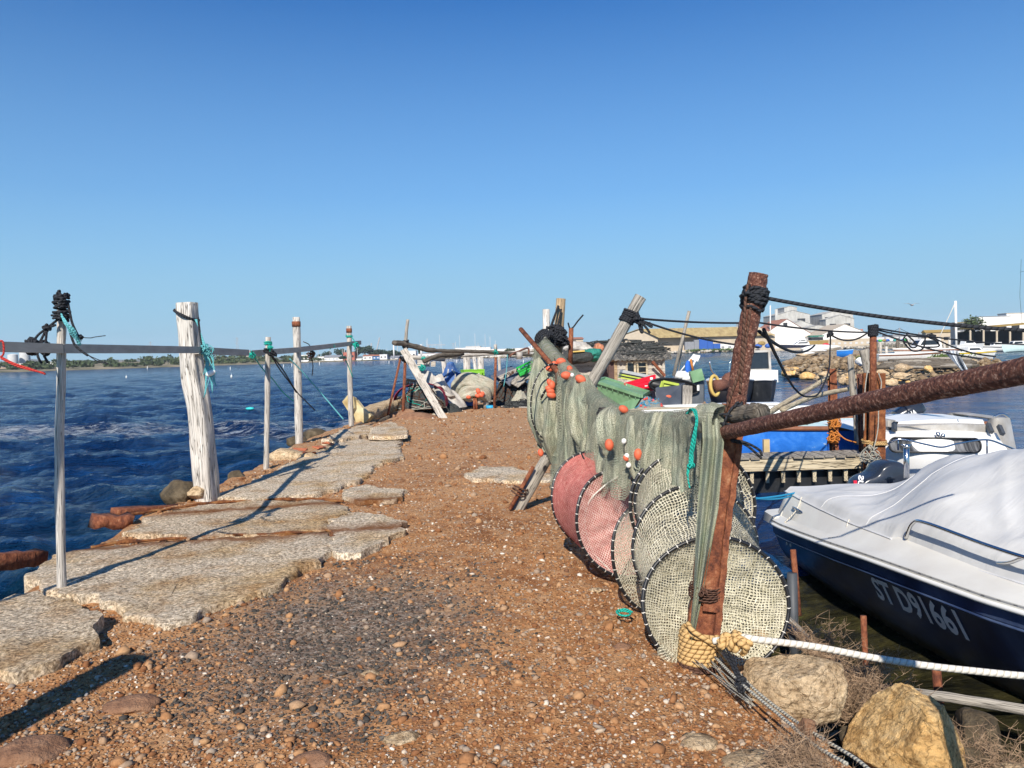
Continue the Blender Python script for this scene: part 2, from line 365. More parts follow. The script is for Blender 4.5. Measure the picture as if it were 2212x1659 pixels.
def water():
    NR, NC = 900, 520
    r = 1.6 * (3600 / 1.6) ** (np.linspace(0, 1, NR) ** .92)
    a = np.radians(np.linspace(-54, 54, NC))
    X = np.outer(r, np.sin(a)); Y = np.outer(r, np.cos(a)) - .4
    Z = np.zeros_like(X); rg = np.random.default_rng(3)
    calm = 1 - .93 * np.clip((X - 1.5) / 1.5, 0, 1) * np.clip((60 - Y) / 25, 0, 1)
    cell = np.maximum(r * .0088, .02)[:, None]
    for lam, amp in ((7, .05), (4.2, .055), (2.6, .055), (1.6, .046), (1.05, .034), (.7, .022), (.45, .013), (.3, .008)):
        for k in range(5):
            th = rg.normal(math.radians(78), .42); ll = lam * rg.uniform(.8, 1.25); ph = rg.uniform(0, 6.28)
            s = (X * math.cos(th) + Y * math.sin(th)) * 2 * math.pi / ll + ph + 1.2 * np.sin(X * .13 * 6 / lam + k * 1.7) + .9 * np.sin(Y * .21 * 4 / lam + k)
            fade = np.clip((ll / cell - 2.5) / 2, 0, 1)
            wv = 1 - np.abs(np.sin(s / 2)) * 2
            Z += amp * .62 * (np.sign(wv) * np.abs(wv) ** 1.15) * fade * calm
    vs = np.stack([X, Y, Z + WATER], -1).reshape(-1, 3)
    idx = np.arange(NR * NC).reshape(NR, NC)
    q = np.stack([idx[:-1, :-1], idx[:-1, 1:], idx[1:, 1:], idx[1:, :-1]], -1).reshape(-1, 4)
    me = bpy.data.meshes.new('water'); me.vertices.add(len(vs)); me.vertices.foreach_set('co', vs.ravel())
    me.loops.add(q.size); me.loops.foreach_set('vertex_index', q.ravel().astype(np.int32))
    me.polygons.add(len(q)); me.polygons.foreach_set('loop_start', np.arange(0, q.size, 4, dtype=np.int32)); me.polygons.foreach_set('loop_total', np.full(len(q), 4, dtype=np.int32))
    me.polygons.foreach_set('use_smooth', np.ones(len(q), dtype=bool))
    at = me.attributes.new('calm', 'FLOAT', 'POINT'); at.data.foreach_set('value', calm.ravel().astype(np.float32))
    me.update(); me.validate()
    o = bpy.data.objects.new('water', me); COL.objects.link(o); kind(o, 'structure')
    m, nt, b, out = newmat('sea_water')
    v1 = coords(nt, 'Object', (.55, 1.5, 1)); at = N(nt, 'Attribute', attribute_name='calm').outputs['Fac']
    n1 = nz(nt, v1, 1.3, 4, .55, .6); n2 = nz(nt, v1, 3.6, 7, .66, .5); n3 = nz(nt, coords(nt, 'Object', (.12, .5, 1)), .5, 3, .6, .5)
    rg1 = math_(nt, 'SUBTRACT', 1.0, math_(nt, 'ABSOLUTE', math_(nt, 'SUBTRACT', math_(nt, 'MULTIPLY', n1, 2), 1)))
    hh = math_(nt, 'ADD', math_(nt, 'MULTIPLY', rg1, .9), math_(nt, 'MULTIPLY', n2, .75))
    hh = math_(nt, 'ADD', hh, math_(nt, 'MULTIPLY', n3, 1.6))
    bs = math_(nt, 'ADD', math_(nt, 'MULTIPLY', at, .85), .10)
    bn = N(nt, 'Bump'); bn.inputs['Distance'].default_value = .75; L(nt, hh, bn.inputs['Height']); L(nt, bs, bn.inputs['Strength']); L(nt, bn.outputs[0], b.inputs['Normal'])
    pos = N(nt, 'SeparateXYZ'); L(nt, coords(nt, 'Object'), pos.inputs[0])
    # shallow, weedy bed close to the boats and green water along the slabs
    sh = math_(nt, 'MULTIPLY', math_(nt, 'LESS_THAN', pos.outputs[1], 7.2), math_(nt, 'GREATER_THAN', pos.outputs[0], 0.0))
    shn = ramp(nt, nz(nt, coords(nt, 'Object'), 3.0, 6, .7), [(.42, (.012, .012, .008)), (.60, (.040, .036, .014)), (.72, (.075, .075, .02))])
    gr = N(nt, 'MapRange'); L(nt, math_(nt, 'ADD', pos.outputs[0], math_(nt, 'MULTIPLY', pos.outputs[1], -.05)), gr.inputs[0]); gr.inputs[1].default_value = -9; gr.inputs[2].default_value = -4.2
    deep = mixc(nt, math_(nt, 'MULTIPLY', gr.outputs[0], at), (.0022, .021, .085), (.004, .034, .055))
    deep = mixc(nt, ramp(nt, n1, [(.45, (0, 0, 0)), (.75, (1, 1, 1))]), deep, (.008, .06, .20))  # light on the wave crests painted into the colour, following the ripple noise
    c = mixc(nt, sh, deep, shn)
    # foam: wind streaks out on the lagoon and broken water against the stones
    fs = nz(nt, coords(nt, 'Object', (.10, .33, 1)), .8, 3, .5, .6); fd = nz(nt, coords(nt, 'Object', (.5, 1.5, 1)), 3.2, 8, .72, .8)
    by = math_(nt, 'ADD', pos.outputs[1], math_(nt, 'MULTIPLY', pos.outputs[0], .12))
    band = N(nt, 'MapRange', interpolation_type='SMOOTHSTEP'); L(nt, math_(nt, 'ABSOLUTE', math_(nt, 'SUBTRACT', by, 25.5)), band.inputs[0]); band.inputs[1].default_value = 5; band.inputs[2].default_value = 1; band.inputs[3].default_value = 0; band.inputs[4].default_value = .17
    spl = N(nt, 'VectorMath', operation='DISTANCE'); L(nt, coords(nt, 'Object', (1, .8, 0)), spl.inputs[0]); spl.inputs[1].default_value = (-4.75, 5.75, 0)
    sp2 = N(nt, 'MapRange'); L(nt, spl.outputs['Value'], sp2.inputs[0]); sp2.inputs[1].default_value = 1.0; sp2.inputs[2].default_value = .1; sp2.inputs[3].default_value = 0; sp2.inputs[4].default_value = .5
    ff = math_(nt, 'ADD', math_(nt, 'ADD', math_(nt, 'MULTIPLY', fd, .75), math_(nt, 'MULTIPLY', math_(nt, 'MULTIPLY', fs, at), .30)), math_(nt, 'ADD', math_(nt, 'MULTIPLY', band.outputs[0], at), sp2.outputs[0]))
    foam = ramp(nt, ff, [(.665, (0, 0, 0)), (.78, (1, 1, 1))])
    L(nt, mixc(nt, math_(nt, 'MULTIPLY', foam, .75), c, (.62, .68, .72)), b.inputs['Base Color'])
    rr = N(nt, 'MapRange'); L(nt, foam, rr.inputs[0]); rr.inputs[3].default_value = .09; rr.inputs[4].default_value = .7; L(nt, rr.outputs[0], b.inputs['Roughness'])
    b.inputs['IOR'].default_value = 1.33; b.inputs['Specular IOR Level'].default_value = .26
    me.materials.append(m)
water()
# ============================================================ ground of the jetty
PATCH = (-1.05, 4.6)
def ground():
    ys = [.25]
    while ys[-1] < 46.5: ys.append(ys[-1] + max(.028, .0115 * ys[-1]))
    NCc = 150; vs = []
    for y in ys:
        a, b_ = lerp_tab(EL, y) - 1.3, lerp_tab(ER, y) + 1.8
        for j in range(NCc + 1):
            x = a + (b_ - a) * j / NCc; vs.append((x, y, H(x, y)))
    wv = NCc + 1
    fs = [[i * wv + j, i * wv + j + 1, (i + 1) * wv + j + 1, (i + 1) * wv + j] for i in range(len(ys) - 1) for j in range(NCc)]
    mb = MB(); mb.add(vs, fs)
    m, nt, b, out = newmat('gravel_earth'); vec = coords(nt, 'Object')
    big = nz(nt, vec, .75, 5, .6, .3); mid = nz(nt, vec, 5, 8, .7); fine = nz(nt, vec, 60, 6, .7)
    c = ramp(nt, math_(nt, 'ADD', math_(nt, 'MULTIPLY', big, .55), math_(nt, 'MULTIPLY', mid, .45)), [(.34, (.19, .072, .027)), (.44, (.34, .15, .058)), (.53, (.47, .235, .098)), (.64, (.58, .34, .17))])
    c = mixc(nt, .6, c, ramp(nt, fine, [(.3, (.3, .27, .25)), (.5, (1, 1, 1)), (.75, (1.5, 1.5, 1.5))]), 'MULTIPLY')
    # pale trodden dust farther along and by the leaning pole
    pos = N(nt, 'SeparateXYZ'); L(nt, vec, pos.inputs[0])
    dust = N(nt, 'MapRange'); L(nt, math_(nt, 'ADD', math_(nt, 'MULTIPLY', pos.outputs[1], .02), mid), dust.inputs[0]); dust.inputs[1].default_value = .58; dust.inputs[2].default_value = .85; dust.inputs[4].default_value = .8
    c = mixc(nt, dust.outputs[0], c, (.48, .29, .16))
    vor = N(nt, 'TexVoronoi'); vor.inputs['Scale'].default_value = 58; L(nt, vec, vor.inputs['Vector'])
    vsep = N(nt, 'SeparateXYZ'); L(nt, vor.outputs['Color'], vsep.inputs[0])
    st = ramp(nt, vsep.outputs[0], [(0, (.07, .03, .014)), (.3, (.28, .125, .05)), (.6, (.41, .225, .105)), (.8, (.26, .18, .13)), (.93, (.52, .39, .27)), (1, (.68, .58, .46))])
    stm = math_(nt, 'MULTIPLY', math_(nt, 'LESS_THAN', vor.outputs['Distance'], .42), math_(nt, 'GREATER_THAN', vsep.outputs[1], .28))
    c = mixc(nt, math_(nt, 'MULTIPLY', stm, .85), c, st)
    v2 = N(nt, 'TexVoronoi'); v2.inputs['Scale'].default_value = 17; L(nt, vec, v2.inputs['Vector']); v2s = N(nt, 'SeparateXYZ'); L(nt, v2.outputs['Color'], v2s.inputs[0])
    s2m = math_(nt, 'MULTIPLY', math_(nt, 'LESS_THAN', v2.outputs['Distance'], .34), math_(nt, 'GREATER_THAN', v2s.outputs[1], .62))
    c = mixc(nt, math_(nt, 'MULTIPLY', s2m, .8), c, ramp(nt, v2s.outputs[0], [(0, (.12, .06, .035)), (.4, (.30, .175, .095)), (.8, (.26, .21, .17)), (1, (.55, .46, .36))]))
    # dark grey chippings patch
    dd = N(nt, 'VectorMath', operation='DISTANCE'); L(nt, coords(nt, 'Object', (.9, .62, 0)), dd.inputs[0]); dd.inputs[1].default_value = (PATCH[0] * .9, PATCH[1] * .62, 0)
    pk = math_(nt, 'ADD', dd.outputs['Value'], math_(nt, 'MULTIPLY', math_(nt, 'SUBTRACT', mid, .5), 1.3))
    pkm = ramp(nt, pk, [(.30, (.75, .75, .75)), (.95, (0, 0, 0))])
    gc = ramp(nt, vsep.outputs[0], [(0, (.06, .055, .048)), (.6, (.16, .145, .125)), (.9, (.30, .27, .23)), (1, (.46, .41, .35))])
    c = mixc(nt, pkm, c, gc)
    # wet, weed-dark foot towards the water
    wet = N(nt, 'MapRange'); L(nt, pos.outputs[2], wet.inputs[0]); wet.inputs[1].default_value = -.45; wet.inputs[2].default_value = -.22
    c = mixc(nt, wet.outputs[0], (.035, .026, .014), c)
    L(nt, c, b.inputs['Base Color']); b.inputs['Roughness'].default_value = .95; b.inputs['Specular IOR Level'].default_value = .15
    vh = math_(nt, 'MULTIPLY', math_(nt, 'SUBTRACT', .5, vor.outputs['Distance']), stm)
    bump(nt, b, math_(nt, 'ADD', math_(nt, 'ADD', math_(nt, 'MULTIPLY', fine, .5), math_(nt, 'MULTIPLY', mid, 1.2)), vh), .9, .03)
    o = mb.build('ground', m, origin=(0, 0, 0)); kind(o, 'structure')
ground()
# ------------------------------------------------------------ concrete
def concrete():
    m, nt, b, out = newmat('old_concrete'); vec = coords(nt, 'Object')
    f = nz(nt, vec, 48, 8, .75); big = nz(nt, vec, 1.6, 5); ag = N(nt, 'TexVoronoi'); ag.inputs['Scale'].default_value = 52; L(nt, vec, ag.inputs['Vector'])
    c = ramp(nt, f, [(.36, (.14, .105, .08)), (.44, (.43, .37, .30)), (.53, (.68, .615, .53)), (.64, (.86, .80, .73))])
    s2 = N(nt, 'SeparateXYZ'); L(nt, ag.outputs['Color'], s2.inputs[0])
    c = mixc(nt, .62, c, ramp(nt, s2.outputs[0], [(0, (.35, .31, .26)), (.3, (.9, .88, .85)), (.7, (1.25, 1.22, 1.16)), (1, (1.7, 1.66, 1.58))]), 'MULTIPLY')
    c = mixc(nt, ramp(nt, big, [(.50, (0, 0, 0)), (.68, (.75, .75, .75))]), c, mixc(nt, 1.0, c, (.85, .68, .42), 'MULTIPLY'))
    at = N(nt, 'Attribute', attribute_name='rnd'); c = mixc(nt, 1.0, c, ramp(nt, at.outputs['Fac'], [(0, (.80, .68, .52)), (1, (1, .95, .86))]), 'MULTIPLY')
    # rust bled out of the old bars, hairline cracks, brown dirt washed over
    gp = N(nt, 'NewGeometry').outputs['Position']; sx = N(nt, 'SeparateXYZ'); L(nt, gp, sx.inputs[0]); wob = math_(nt, 'MULTIPLY', math_(nt, 'SUBTRACT', nz(nt, gp, 3.5, 6, .7), .5), .55)
    for (pa_, pb_), wd_ in (((G(196, 1180, .03), G(708, 1146, .03)), .34), ((G(276, 1112, .03), G(742, 1082, .03)), .36)):
        sl_ = (pb_.y - pa_.y) / (pb_.x - pa_.x); ln = math_(nt, 'SUBTRACT', math_(nt, 'SUBTRACT', sx.outputs[1], pa_.y), math_(nt, 'MULTIPLY', math_(nt, 'SUBTRACT', sx.outputs[0], pa_.x), sl_))
        mk = ramp(nt, math_(nt, 'ABSOLUTE', math_(nt, 'ADD', ln, wob)), [(0, (.95, .95, .95)), (.06, (.75, .75, .75)), (.16, (.25, .25, .25)), (wd_, (0, 0, 0))]); c = mixc(nt, mk, c, (.21, .078, .022))
    gw = N(nt, 'VectorMath', operation='ADD'); L(nt, gp, gw.inputs[0]); nn_ = N(nt, 'TexNoise'); nn_.inputs['Scale'].default_value = 3; L(nt, gp, nn_.inputs['Vector']); L(nt, nn_.outputs['Color'], gw.inputs[1])
    ck = N(nt, 'TexVoronoi', feature='DISTANCE_TO_EDGE'); ck.inputs['Scale'].default_value = .9; L(nt, gw.outputs[0], ck.inputs['Vector']); crk = ramp(nt, ck.outputs['Distance'], [(.0, (.35, .35, .35)), (.007, (1, 1, 1))]); c = mixc(nt, crk, (.09, .065, .045), c)
    dirt = ramp(nt, nz(nt, gp, 2.3, 7, .68), [(.50, (0, 0, 0)), (.66, (.8, .8, .8))]); c = mixc(nt, dirt, c, mixc(nt, 1.0, c, (.70, .54, .38), 'MULTIPLY'))
    L(nt, c, b.inputs['Base Color']); b.inputs['Roughness'].default_value = .95; b.inputs['Specular IOR Level'].default_value = .15
    bump(nt, b, math_(nt, 'ADD', f, math_(nt, 'MULTIPLY', s2.outputs[0], .5)), 1.0, .022); return m
MT['concrete'] = concrete()
def stonem(name, stops, crack=1.0):
    m, nt, b, out = newmat(name); vec = coords(nt, 'Object'); d_ = N(nt, 'TexNoise'); d_.inputs['Scale'].default_value = 6; d_.inputs['Detail'].default_value = 5; L(nt, vec, d_.inputs['Vector'])
    va = N(nt, 'VectorMath', operation='ADD'); L(nt, vec, va.inputs[0]); sc_ = N(nt, 'VectorMath', operation='SCALE'); sc_.inputs['Scale'].default_value = .16; L(nt, d_.outputs['Color'], sc_.inputs[0]); L(nt, sc_.outputs[0], va.inputs[1])
    f = nz(nt, vec, 7, 12, .72); g = nz(nt, vec, 2.2, 4); c = ramp(nt, math_(nt, 'ADD', math_(nt, 'MULTIPLY', f, .65), math_(nt, 'MULTIPLY', g, .35)), stops)
    vo = N(nt, 'TexVoronoi', feature='DISTANCE_TO_EDGE'); vo.inputs['Scale'].default_value = 5.5; L(nt, va.outputs[0], vo.inputs['Vector']); ck = ramp(nt, vo.outputs['Distance'], [(0, (0, 0, 0)), (.013 * crack, (1, 1, 1))])
    c = mixc(nt, mixc(nt, ramp(nt, g, [(.48, (0, 0, 0)), (.6, (1, 1, 1))]), (1, 1, 1), ck), mixc(nt, 1.0, c, (.55, .48, .40), 'MULTIPLY'), c)
    c = mixc(nt, .7, c, ramp(nt, nz(nt, coords(nt, 'Object', (1, 1, 3.5)), 9, 8, .7, 1.2), [(.38, (.5, .42, .34)), (.52, (1, 1, 1)), (.66, (1.25, 1.18, 1.05))]), 'MULTIPLY')
    li = ramp(nt, nz(nt, vec, 11, 8, .75), [(.63, (0, 0, 0)), (.68, (.5, .5, .5))]); c = mixc(nt, li, c, (.58, .50, .36)); dk = ramp(nt, nz(nt, vec, 38, 4, .7), [(.36, (.35, .33, .3)), (.5, (1, 1, 1))]); c = mixc(nt, .8, c, dk, 'MULTIPLY')
    L(nt, c, b.inputs['Base Color']); b.inputs['Roughness'].default_value = .95; b.inputs['Specular IOR Level'].default_value = .15
    bump(nt, b, math_(nt, 'ADD', math_(nt, 'ADD', f, math_(nt, 'MULTIPLY', ck, .12)), math_(nt, 'MULTIPLY', nz(nt, vec, 30, 6, .7), .4)), 1.0, .06); return m
MT['stone'] = stonem('weathered_stone', [(.3, (.30, .20, .12)), (.45, (.60, .44, .27)), (.56, (.74, .57, .37)), (.70, (.80, .68, .50))])
MT['stone_yellow'] = stonem('yellow_limestone', [(.3, (.44, .24, .09)), (.45, (.78, .48, .19)), (.56, (.88, .62, .31)), (.70, (.90, .72, .46))])
MT['stone_wet'] = pm('dark_wet_stone', [(.3, (.03, .022, .012)), (.5, (.09, .065, .035)), (.7, (.17, .13, .08))], 6, 10, .7, 1.0, .04, 14, nrough=.68)
MT['earth'] = pm('red_earth', [(.3, (.14, .065, .035)), (.5, (.26, .135, .075)), (.7, (.36, .21, .125))], 7, 10, .95, 1.0, .04, 16, nrough=.7)
MT['rust_stain'] = pm('rusted_rebar_edge', [(.3, (.05, .018, .01)), (.5, (.19, .065, .02)), (.7, (.33, .17, .06))], 11, 9, .95, 1.0, .03, 30)
def jag(poly, seg=.07, amp=.035, seed=0):
    out = []; n = len(poly); k = 0
    for i in range(n):
        a, b_ = V((*poly[i][:2], 0)), V((*poly[(i + 1) % n][:2], 0)); m = max(1, int((b_ - a).length / seg))
        nn = V((-(b_ - a).y, (b_ - a).x, 0)).normalized()
        for j in range(m):
            p = a.lerp(b_, j / m); p += nn * amp * (noise.noise(V((p.x * 4 + seed, p.y * 4, 0))) * 1.6 + noise.noise(V((p.x * 13, p.y * 13, seed))) * .8 + noise.noise(V((p.x * 31, p.y * 31, seed))) * .5); out.append((p.x, p.y)); k += 1
    return out
def inpoly(x, y, P):
    c = False; j = len(P) - 1
    for i in range(len(P)):
        if (P[i][1] > y) != (P[j][1] > y) and x < (P[j][0] - P[i][0]) * (y - P[i][1]) / (P[j][1] - P[i][1]) + P[i][0]: c = not c
        j = i
    return c
SLABS = []
def slab(px, ztop, th, label, seed, rv=.8, tilt=(0, 0), name='concrete_slab', mat='concrete', amp=.055):
    poly = jag([tuple(G(a, b_, ztop)[:2]) for a, b_ in px], .05, amp, seed); SLABS.append(poly)
    n = len(poly); cx = sum(p[0] for p in poly) / n; cy = sum(p[1] for p in poly) / n
    b = bmesh.new(); rings = []
    def zt(x, y, e): return ztop + tilt[0] * (x - cx) + tilt[1] * (y - cy) + .022 * noise.noise(V((x * 2.6, y * 2.6, seed))) + .012 * noise.noise(V((x * 11, y * 11, seed))) - e
    for f_, e in ((1.0, th), (1.0, .012), (.991, .001), (.9, 0), (.7, 0), (.45, 0), (.2, 0)):
        rings.append([b.verts.new((cx + (x - cx) * f_, cy + (y - cy) * f_, zt(cx + (x - cx) * f_, cy + (y - cy) * f_, e))) for x, y in poly])
    for i in range(len(rings) - 1):
        for k in range(n): b.faces.new((rings[i][k], rings[i][(k + 1) % n], rings[i + 1][(k + 1) % n], rings[i + 1][k]))
    b.faces.new(rings[-1]); bmesh.ops.recalc_face_normals(b, faces=b.faces)
    mb = MB(); b.verts.ensure_lookup_table(); b.verts.index_update()
    mb.add([v.co.copy() for v in b.verts], [[v.index for v in f.verts] for f in b.faces], None, rv); b.free()
    o = mb.build(name, MT[mat], smooth=True, auto=50); tag(o, label, 'concrete slab', 'broken concrete slabs along the water'); return o
slab([(55, 1245), (130, 1195), (215, 1178), (420, 1166), (700, 1150), (722, 1168), (716, 1190), (640, 1236), (560, 1278), (480, 1303), (410, 1336), (340, 1346), (250, 1316), (205, 1290), (110, 1283)], .022, .16, 'largest grey concrete slab, lying behind the foremost thin white pole', 1, .75)
slab([(268, 1150), (330, 1112), (430, 1092), (520, 1084), (690, 1080), (742, 1090), (762, 1102), (716, 1120), (702, 1144), (560, 1153), (420, 1160)], .02, .14, 'stained concrete slab just beyond the largest slab, edged with rust', 2, .55)
slab([(712, 1122), (765, 1105), (830, 1112), (878, 1128), (872, 1146), (838, 1166), (780, 1192), (724, 1190), (716, 1165)], .03, .07, 'pale rounded concrete slab reaching farthest into the gravel path', 3, 1.0)
slab([(470, 1072), (560, 1034), (640, 992), (700, 962), (760, 948), (870, 946), (862, 966), (872, 984), (820, 1000), (800, 1016), (770, 1040), (690, 1062), (560, 1078)], .03, .12, 'long grey concrete slab strip between the second post and the far posts', 4, .85)
slab([(742, 1058), (790, 1046), (866, 1058), (872, 1070), (845, 1078), (780, 1082), (745, 1075)], .028, .05, 'small flat concrete slab on the gravel beyond the pale rounded slab', 5, .8)
slab([(798, 938), (806, 924), (842, 914), (880, 926), (880, 936), (846, 938)], .16, .07, 'concrete slab propped up over a dark gap near the last post', 6, .85, (0, .03))
slab([(700, 950), (738, 928), (790, 916), (806, 920), (796, 936), (740, 948)], .09, .12, 'grey concrete slab at the foot of the last wooden post', 7, .9)
slab([(1010, 1022), (1040, 1008), (1090, 1006), (1150, 1020), (1190, 1024), (1200, 1034), (1150, 1040), (1080, 1036), (1020, 1034)], .03, .06, 'low whitish concrete slab by the foot of the leaning net pole', 8, 1.0)
slab([(-60, 1440), (-40, 1330), (10, 1288), (70, 1280), (150, 1296), (196, 1312), (206, 1340), (200, 1378), (178, 1398), (110, 1432), (40, 1452)], .05, .2, 'lumpy eroded concrete slab in the left corner of the path', 9, .6, (0, .0), amp=.05)
# rust streaked edges between the slabs
def edge_bar(px, z, label, r=.02, mat='rust_stain'):
    pts = spline([G(a, b_, z) for a, b_ in px], 10); pts = [p + V((0, 0, .012 * noise.noise(p * 6))) for p in pts]
    mb = MB(); mb.tube(pts, [r * (.55 + .6 * abs(noise.noise(p * 4))) for p in pts], 8, flat=1.3, wob=.6); o = mb.build('rusty_bar', MT[mat]); return tag(o, label, 'rusty bar', 'rusted bars set in the slabs')
edge_bar([(196, 1180), (300, 1168), (480, 1158), (640, 1150), (708, 1146), (720, 1160)], .010, 'long rusted bar between the largest slab and the stained slab')
edge_bar([(276, 1112), (380, 1096), (470, 1085), (640, 1078), (742, 1082)], .008, 'rusted bar along the far edge of the stained slab', .024)
def block(px, d, size, label, seed, mat, name, cat, rot=0, zoff=0, **kw):
    c = A(px[0], px[1], d); mb = MB(); mb.rock((c.x, c.y, c.z + zoff), size, seed, rot=rot, **kw); return tag(mb.build(name, MT[mat]), label, cat)
# rusted beam end at the water, boulders and rubble on the left bank
mb = MB(); mb.beam(A(-80, 1222, 6.6), A(88, 1204, 7.3), .16, .13, seg=7, jit=.018); tag(mb.build('rusty_beam', MT['rust']), 'thick rusted beam lying at the waterline left of the thin white pole', 'steel beam')
mb = MB(); mb.beam(A(200, 1126, 7.7), A(285, 1124, 7.95), .2, .12, seg=4, jit=.02); mb.beam(A(245, 1106, 8.1), A(390, 1094, 8.8), .14, .06, seg=5, jit=.012); tag(mb.build('rusty_beam', MT['rust']), 'stubby rust-coated beam end jutting out above the water', 'steel beam')
block((388, 1058), 9.1, (.27, .2, .17), 'dark wet boulder at the foot of the thick square post', 11, 'stone_wet', 'boulder', 'boulder', zoff=-.04)
block((512, 1034), 10.7, (.16, .13, .12), 'small dark boulder between the thick post and the next thin post', 12, 'stone_wet', 'boulder', 'boulder')
block((425, 1064), 8.9, (.12, .1, .08), 'brown stone wedged against the thick square post', 13, 'stone', 'stone', 'stone')
block((620, 985), 12.8, (.36, .28, .16), 'mossy stone block under the edge of the far slab', 14, 'stone', 'stone_block', 'stone block', cuts=5, amp=.12, sq=.5)
block((668, 990), 12.5, (.16, .14, .10), 'small cracked stone block right of the mossy block', 15, 'stone', 'stone_block', 'stone block')
for i, (a, b_, d, s_) in enumerate(((700, 938, 16.2, .30), (655, 950, 15.6, .26), (735, 930, 17.2, .28), (600, 1000, 12.5, .2), (556, 1010, 11.9, .18), (680, 925, 17.2, .34), (640, 935, 16.6, .25))):
    o = block((a, b_), d, (s_, s_ * .8, s_ * .5), '', 30 + i, 'stone_wet', 'boulder', 'boulder', zoff=-.18)
    tag(o, ['dark rubble boulder left of the last post foot', 'dark boulder at the foot of the tall third post', 'wet boulder below the last post', 'weedy boulder under the mossy stone block', 'low wet boulder beside the second thin post foot', 'largest dark rubble boulder at the water behind the posts', 'outermost dark boulder at the waterline behind the third post'][i], 'boulder', 'rubble boulders at the left waterline')
# ------------------------------------------------------------ rubble bits, pebbles
REDT = flat('broken_red_tile', (.42, .13, .06), .9, .25, 14, .3)
for i, (a, b_) in enumerate(((648, 972), (690, 966), (708, 958), (668, 978))):
    c = G(a, b_, .06); mb = MB(); mb.box(c, (.22, .14, .03), Matrix.Rotation(i * 1.1, 3, 'Z') @ Matrix.Rotation(.25, 3, 'X'), jit=.02)
    tag(mb.build('tile_shard', REDT, smooth=False), 'broken red roof tile shard lying on the far concrete strip', 'tile shard', 'red tile shards on the slabs')
def pebbles():
    vs0, fs0 = ico(1); base = np.array([tuple(v) for v in vs0]); fc = np.array(fs0)
    P = []
    R = random.Random(5)
    def near_slab(x, y): return any(inpoly(x, y, s) for s in SLABS)
    n = 0
    while n < 52000:
        y = 1.7 * (24 / 1.7) ** (R.random() ** 1.15); x = R.uniform(-.72, .75) * y + R.uniform(-.1, .1)
        if x < lerp_tab(EL, y) + .15 or x > lerp_tab(ER, y) + .25: continue
        if near_slab(x, y): continue
        big = R.random(); r = (.0038 + .0055 * R.random() ** 2) * (1 + .10 * y)
        if big > .92: r *= 1.9
        if big > .994: r *= 1.8
        gp = math.hypot((x - PATCH[0]) * .9, (y - PATCH[1]) * .62) + .55 * noise.noise(V((x * 2.2, y * 2.2, 0)))
        cl = (0.46 + .54 * R.random()) if gp > .5 + .5 * R.random() else (.15 + .3 * R.random() ** 2)
        if gp < .62 and R.random() < .12: cl = R.uniform(.6, 1)
        if cl > .93 and R.random() < .55: cl = R.uniform(.55, .9)
        if r > .016 + .0015 * y: cl = R.uniform(.5, .9)
        P.append((x, y, H(x, y) + r * .22, r, cl)); n += 1
    P = np.array(P); M = len(P)
    th = RNG.uniform(0, 6.28, M); s = RNG.uniform(.6, 1.35, (M, 3)); s[:, 2] *= .62
    v = base[None] * s[:, None, :] * P[:, 3][:, None, None] * (1 + RNG.uniform(-.34, .34, (M, 12, 1)))
    tx = RNG.normal(0, .35, M); cz, sz = np.cos(th)[:, None], np.sin(th)[:, None]
    ct, st_ = np.cos(tx)[:, None], np.sin(tx)[:, None]
    y1 = v[..., 1] * ct - v[..., 2] * st_; z1 = v[..., 1] * st_ + v[..., 2] * ct
    w_ = np.stack([v[..., 0] * cz - y1 * sz, v[..., 0] * sz + y1 * cz, z1], -1) + P[:, None, :3]
    q = (fc[None] + (np.arange(M) * 12)[:, None, None]).reshape(-1, 3)
    me = bpy.data.meshes.new('gravel'); me.vertices.add(M * 12); me.vertices.foreach_set('co', w_.reshape(-1).astype(np.float32))
    me.loops.add(q.size); me.loops.foreach_set('vertex_index', q.ravel().astype(np.int32)); me.polygons.add(len(q))
    me.polygons.foreach_set('loop_start', np.arange(0, q.size, 3, dtype=np.int32)); me.polygons.foreach_set('loop_total', np.full(len(q), 3, dtype=np.int32))
    at = me.attributes.new('rnd', 'FLOAT', 'POINT'); at.data.foreach_set('value', np.repeat(P[:, 4], 12).astype(np.float32)); me.update()
    m, nt, b, out = newmat('pebbles'); at = N(nt, 'Attribute', attribute_name='rnd')
    c = ramp(nt, at.outputs['Fac'], [(.12, (.042, .038, .034)), (.40, (.13, .115, .098)), (.5, (.19, .078, .033)), (.64, (.33, .16, .07)), (.78, (.43, .25, .125)), (.88, (.29, .235, .185)), (.93, (.46, .36, .26)), (.975, (.58, .49, .39)), (1, (.74, .68, .59))])
    c = mixc(nt, .7, c, ramp(nt, nz(nt, coords(nt, 'Object'), 90, 5), [(.3, (.6, .57, .55)), (.7, (1.15, 1.15, 1.15))]), 'MULTIPLY')
    L(nt, c, b.inputs['Base Color']); b.inputs['Roughness'].default_value = .9; b.inputs['Specular IOR Level'].default_value = .2
    me.materials.append(m); o = bpy.data.objects.new('gravel', me); COL.objects.link(o); kind(o, 'stuff'); o['label'] = 'loose brown and grey gravel strewn over the path'; o['category'] = 'gravel'
pebbles()
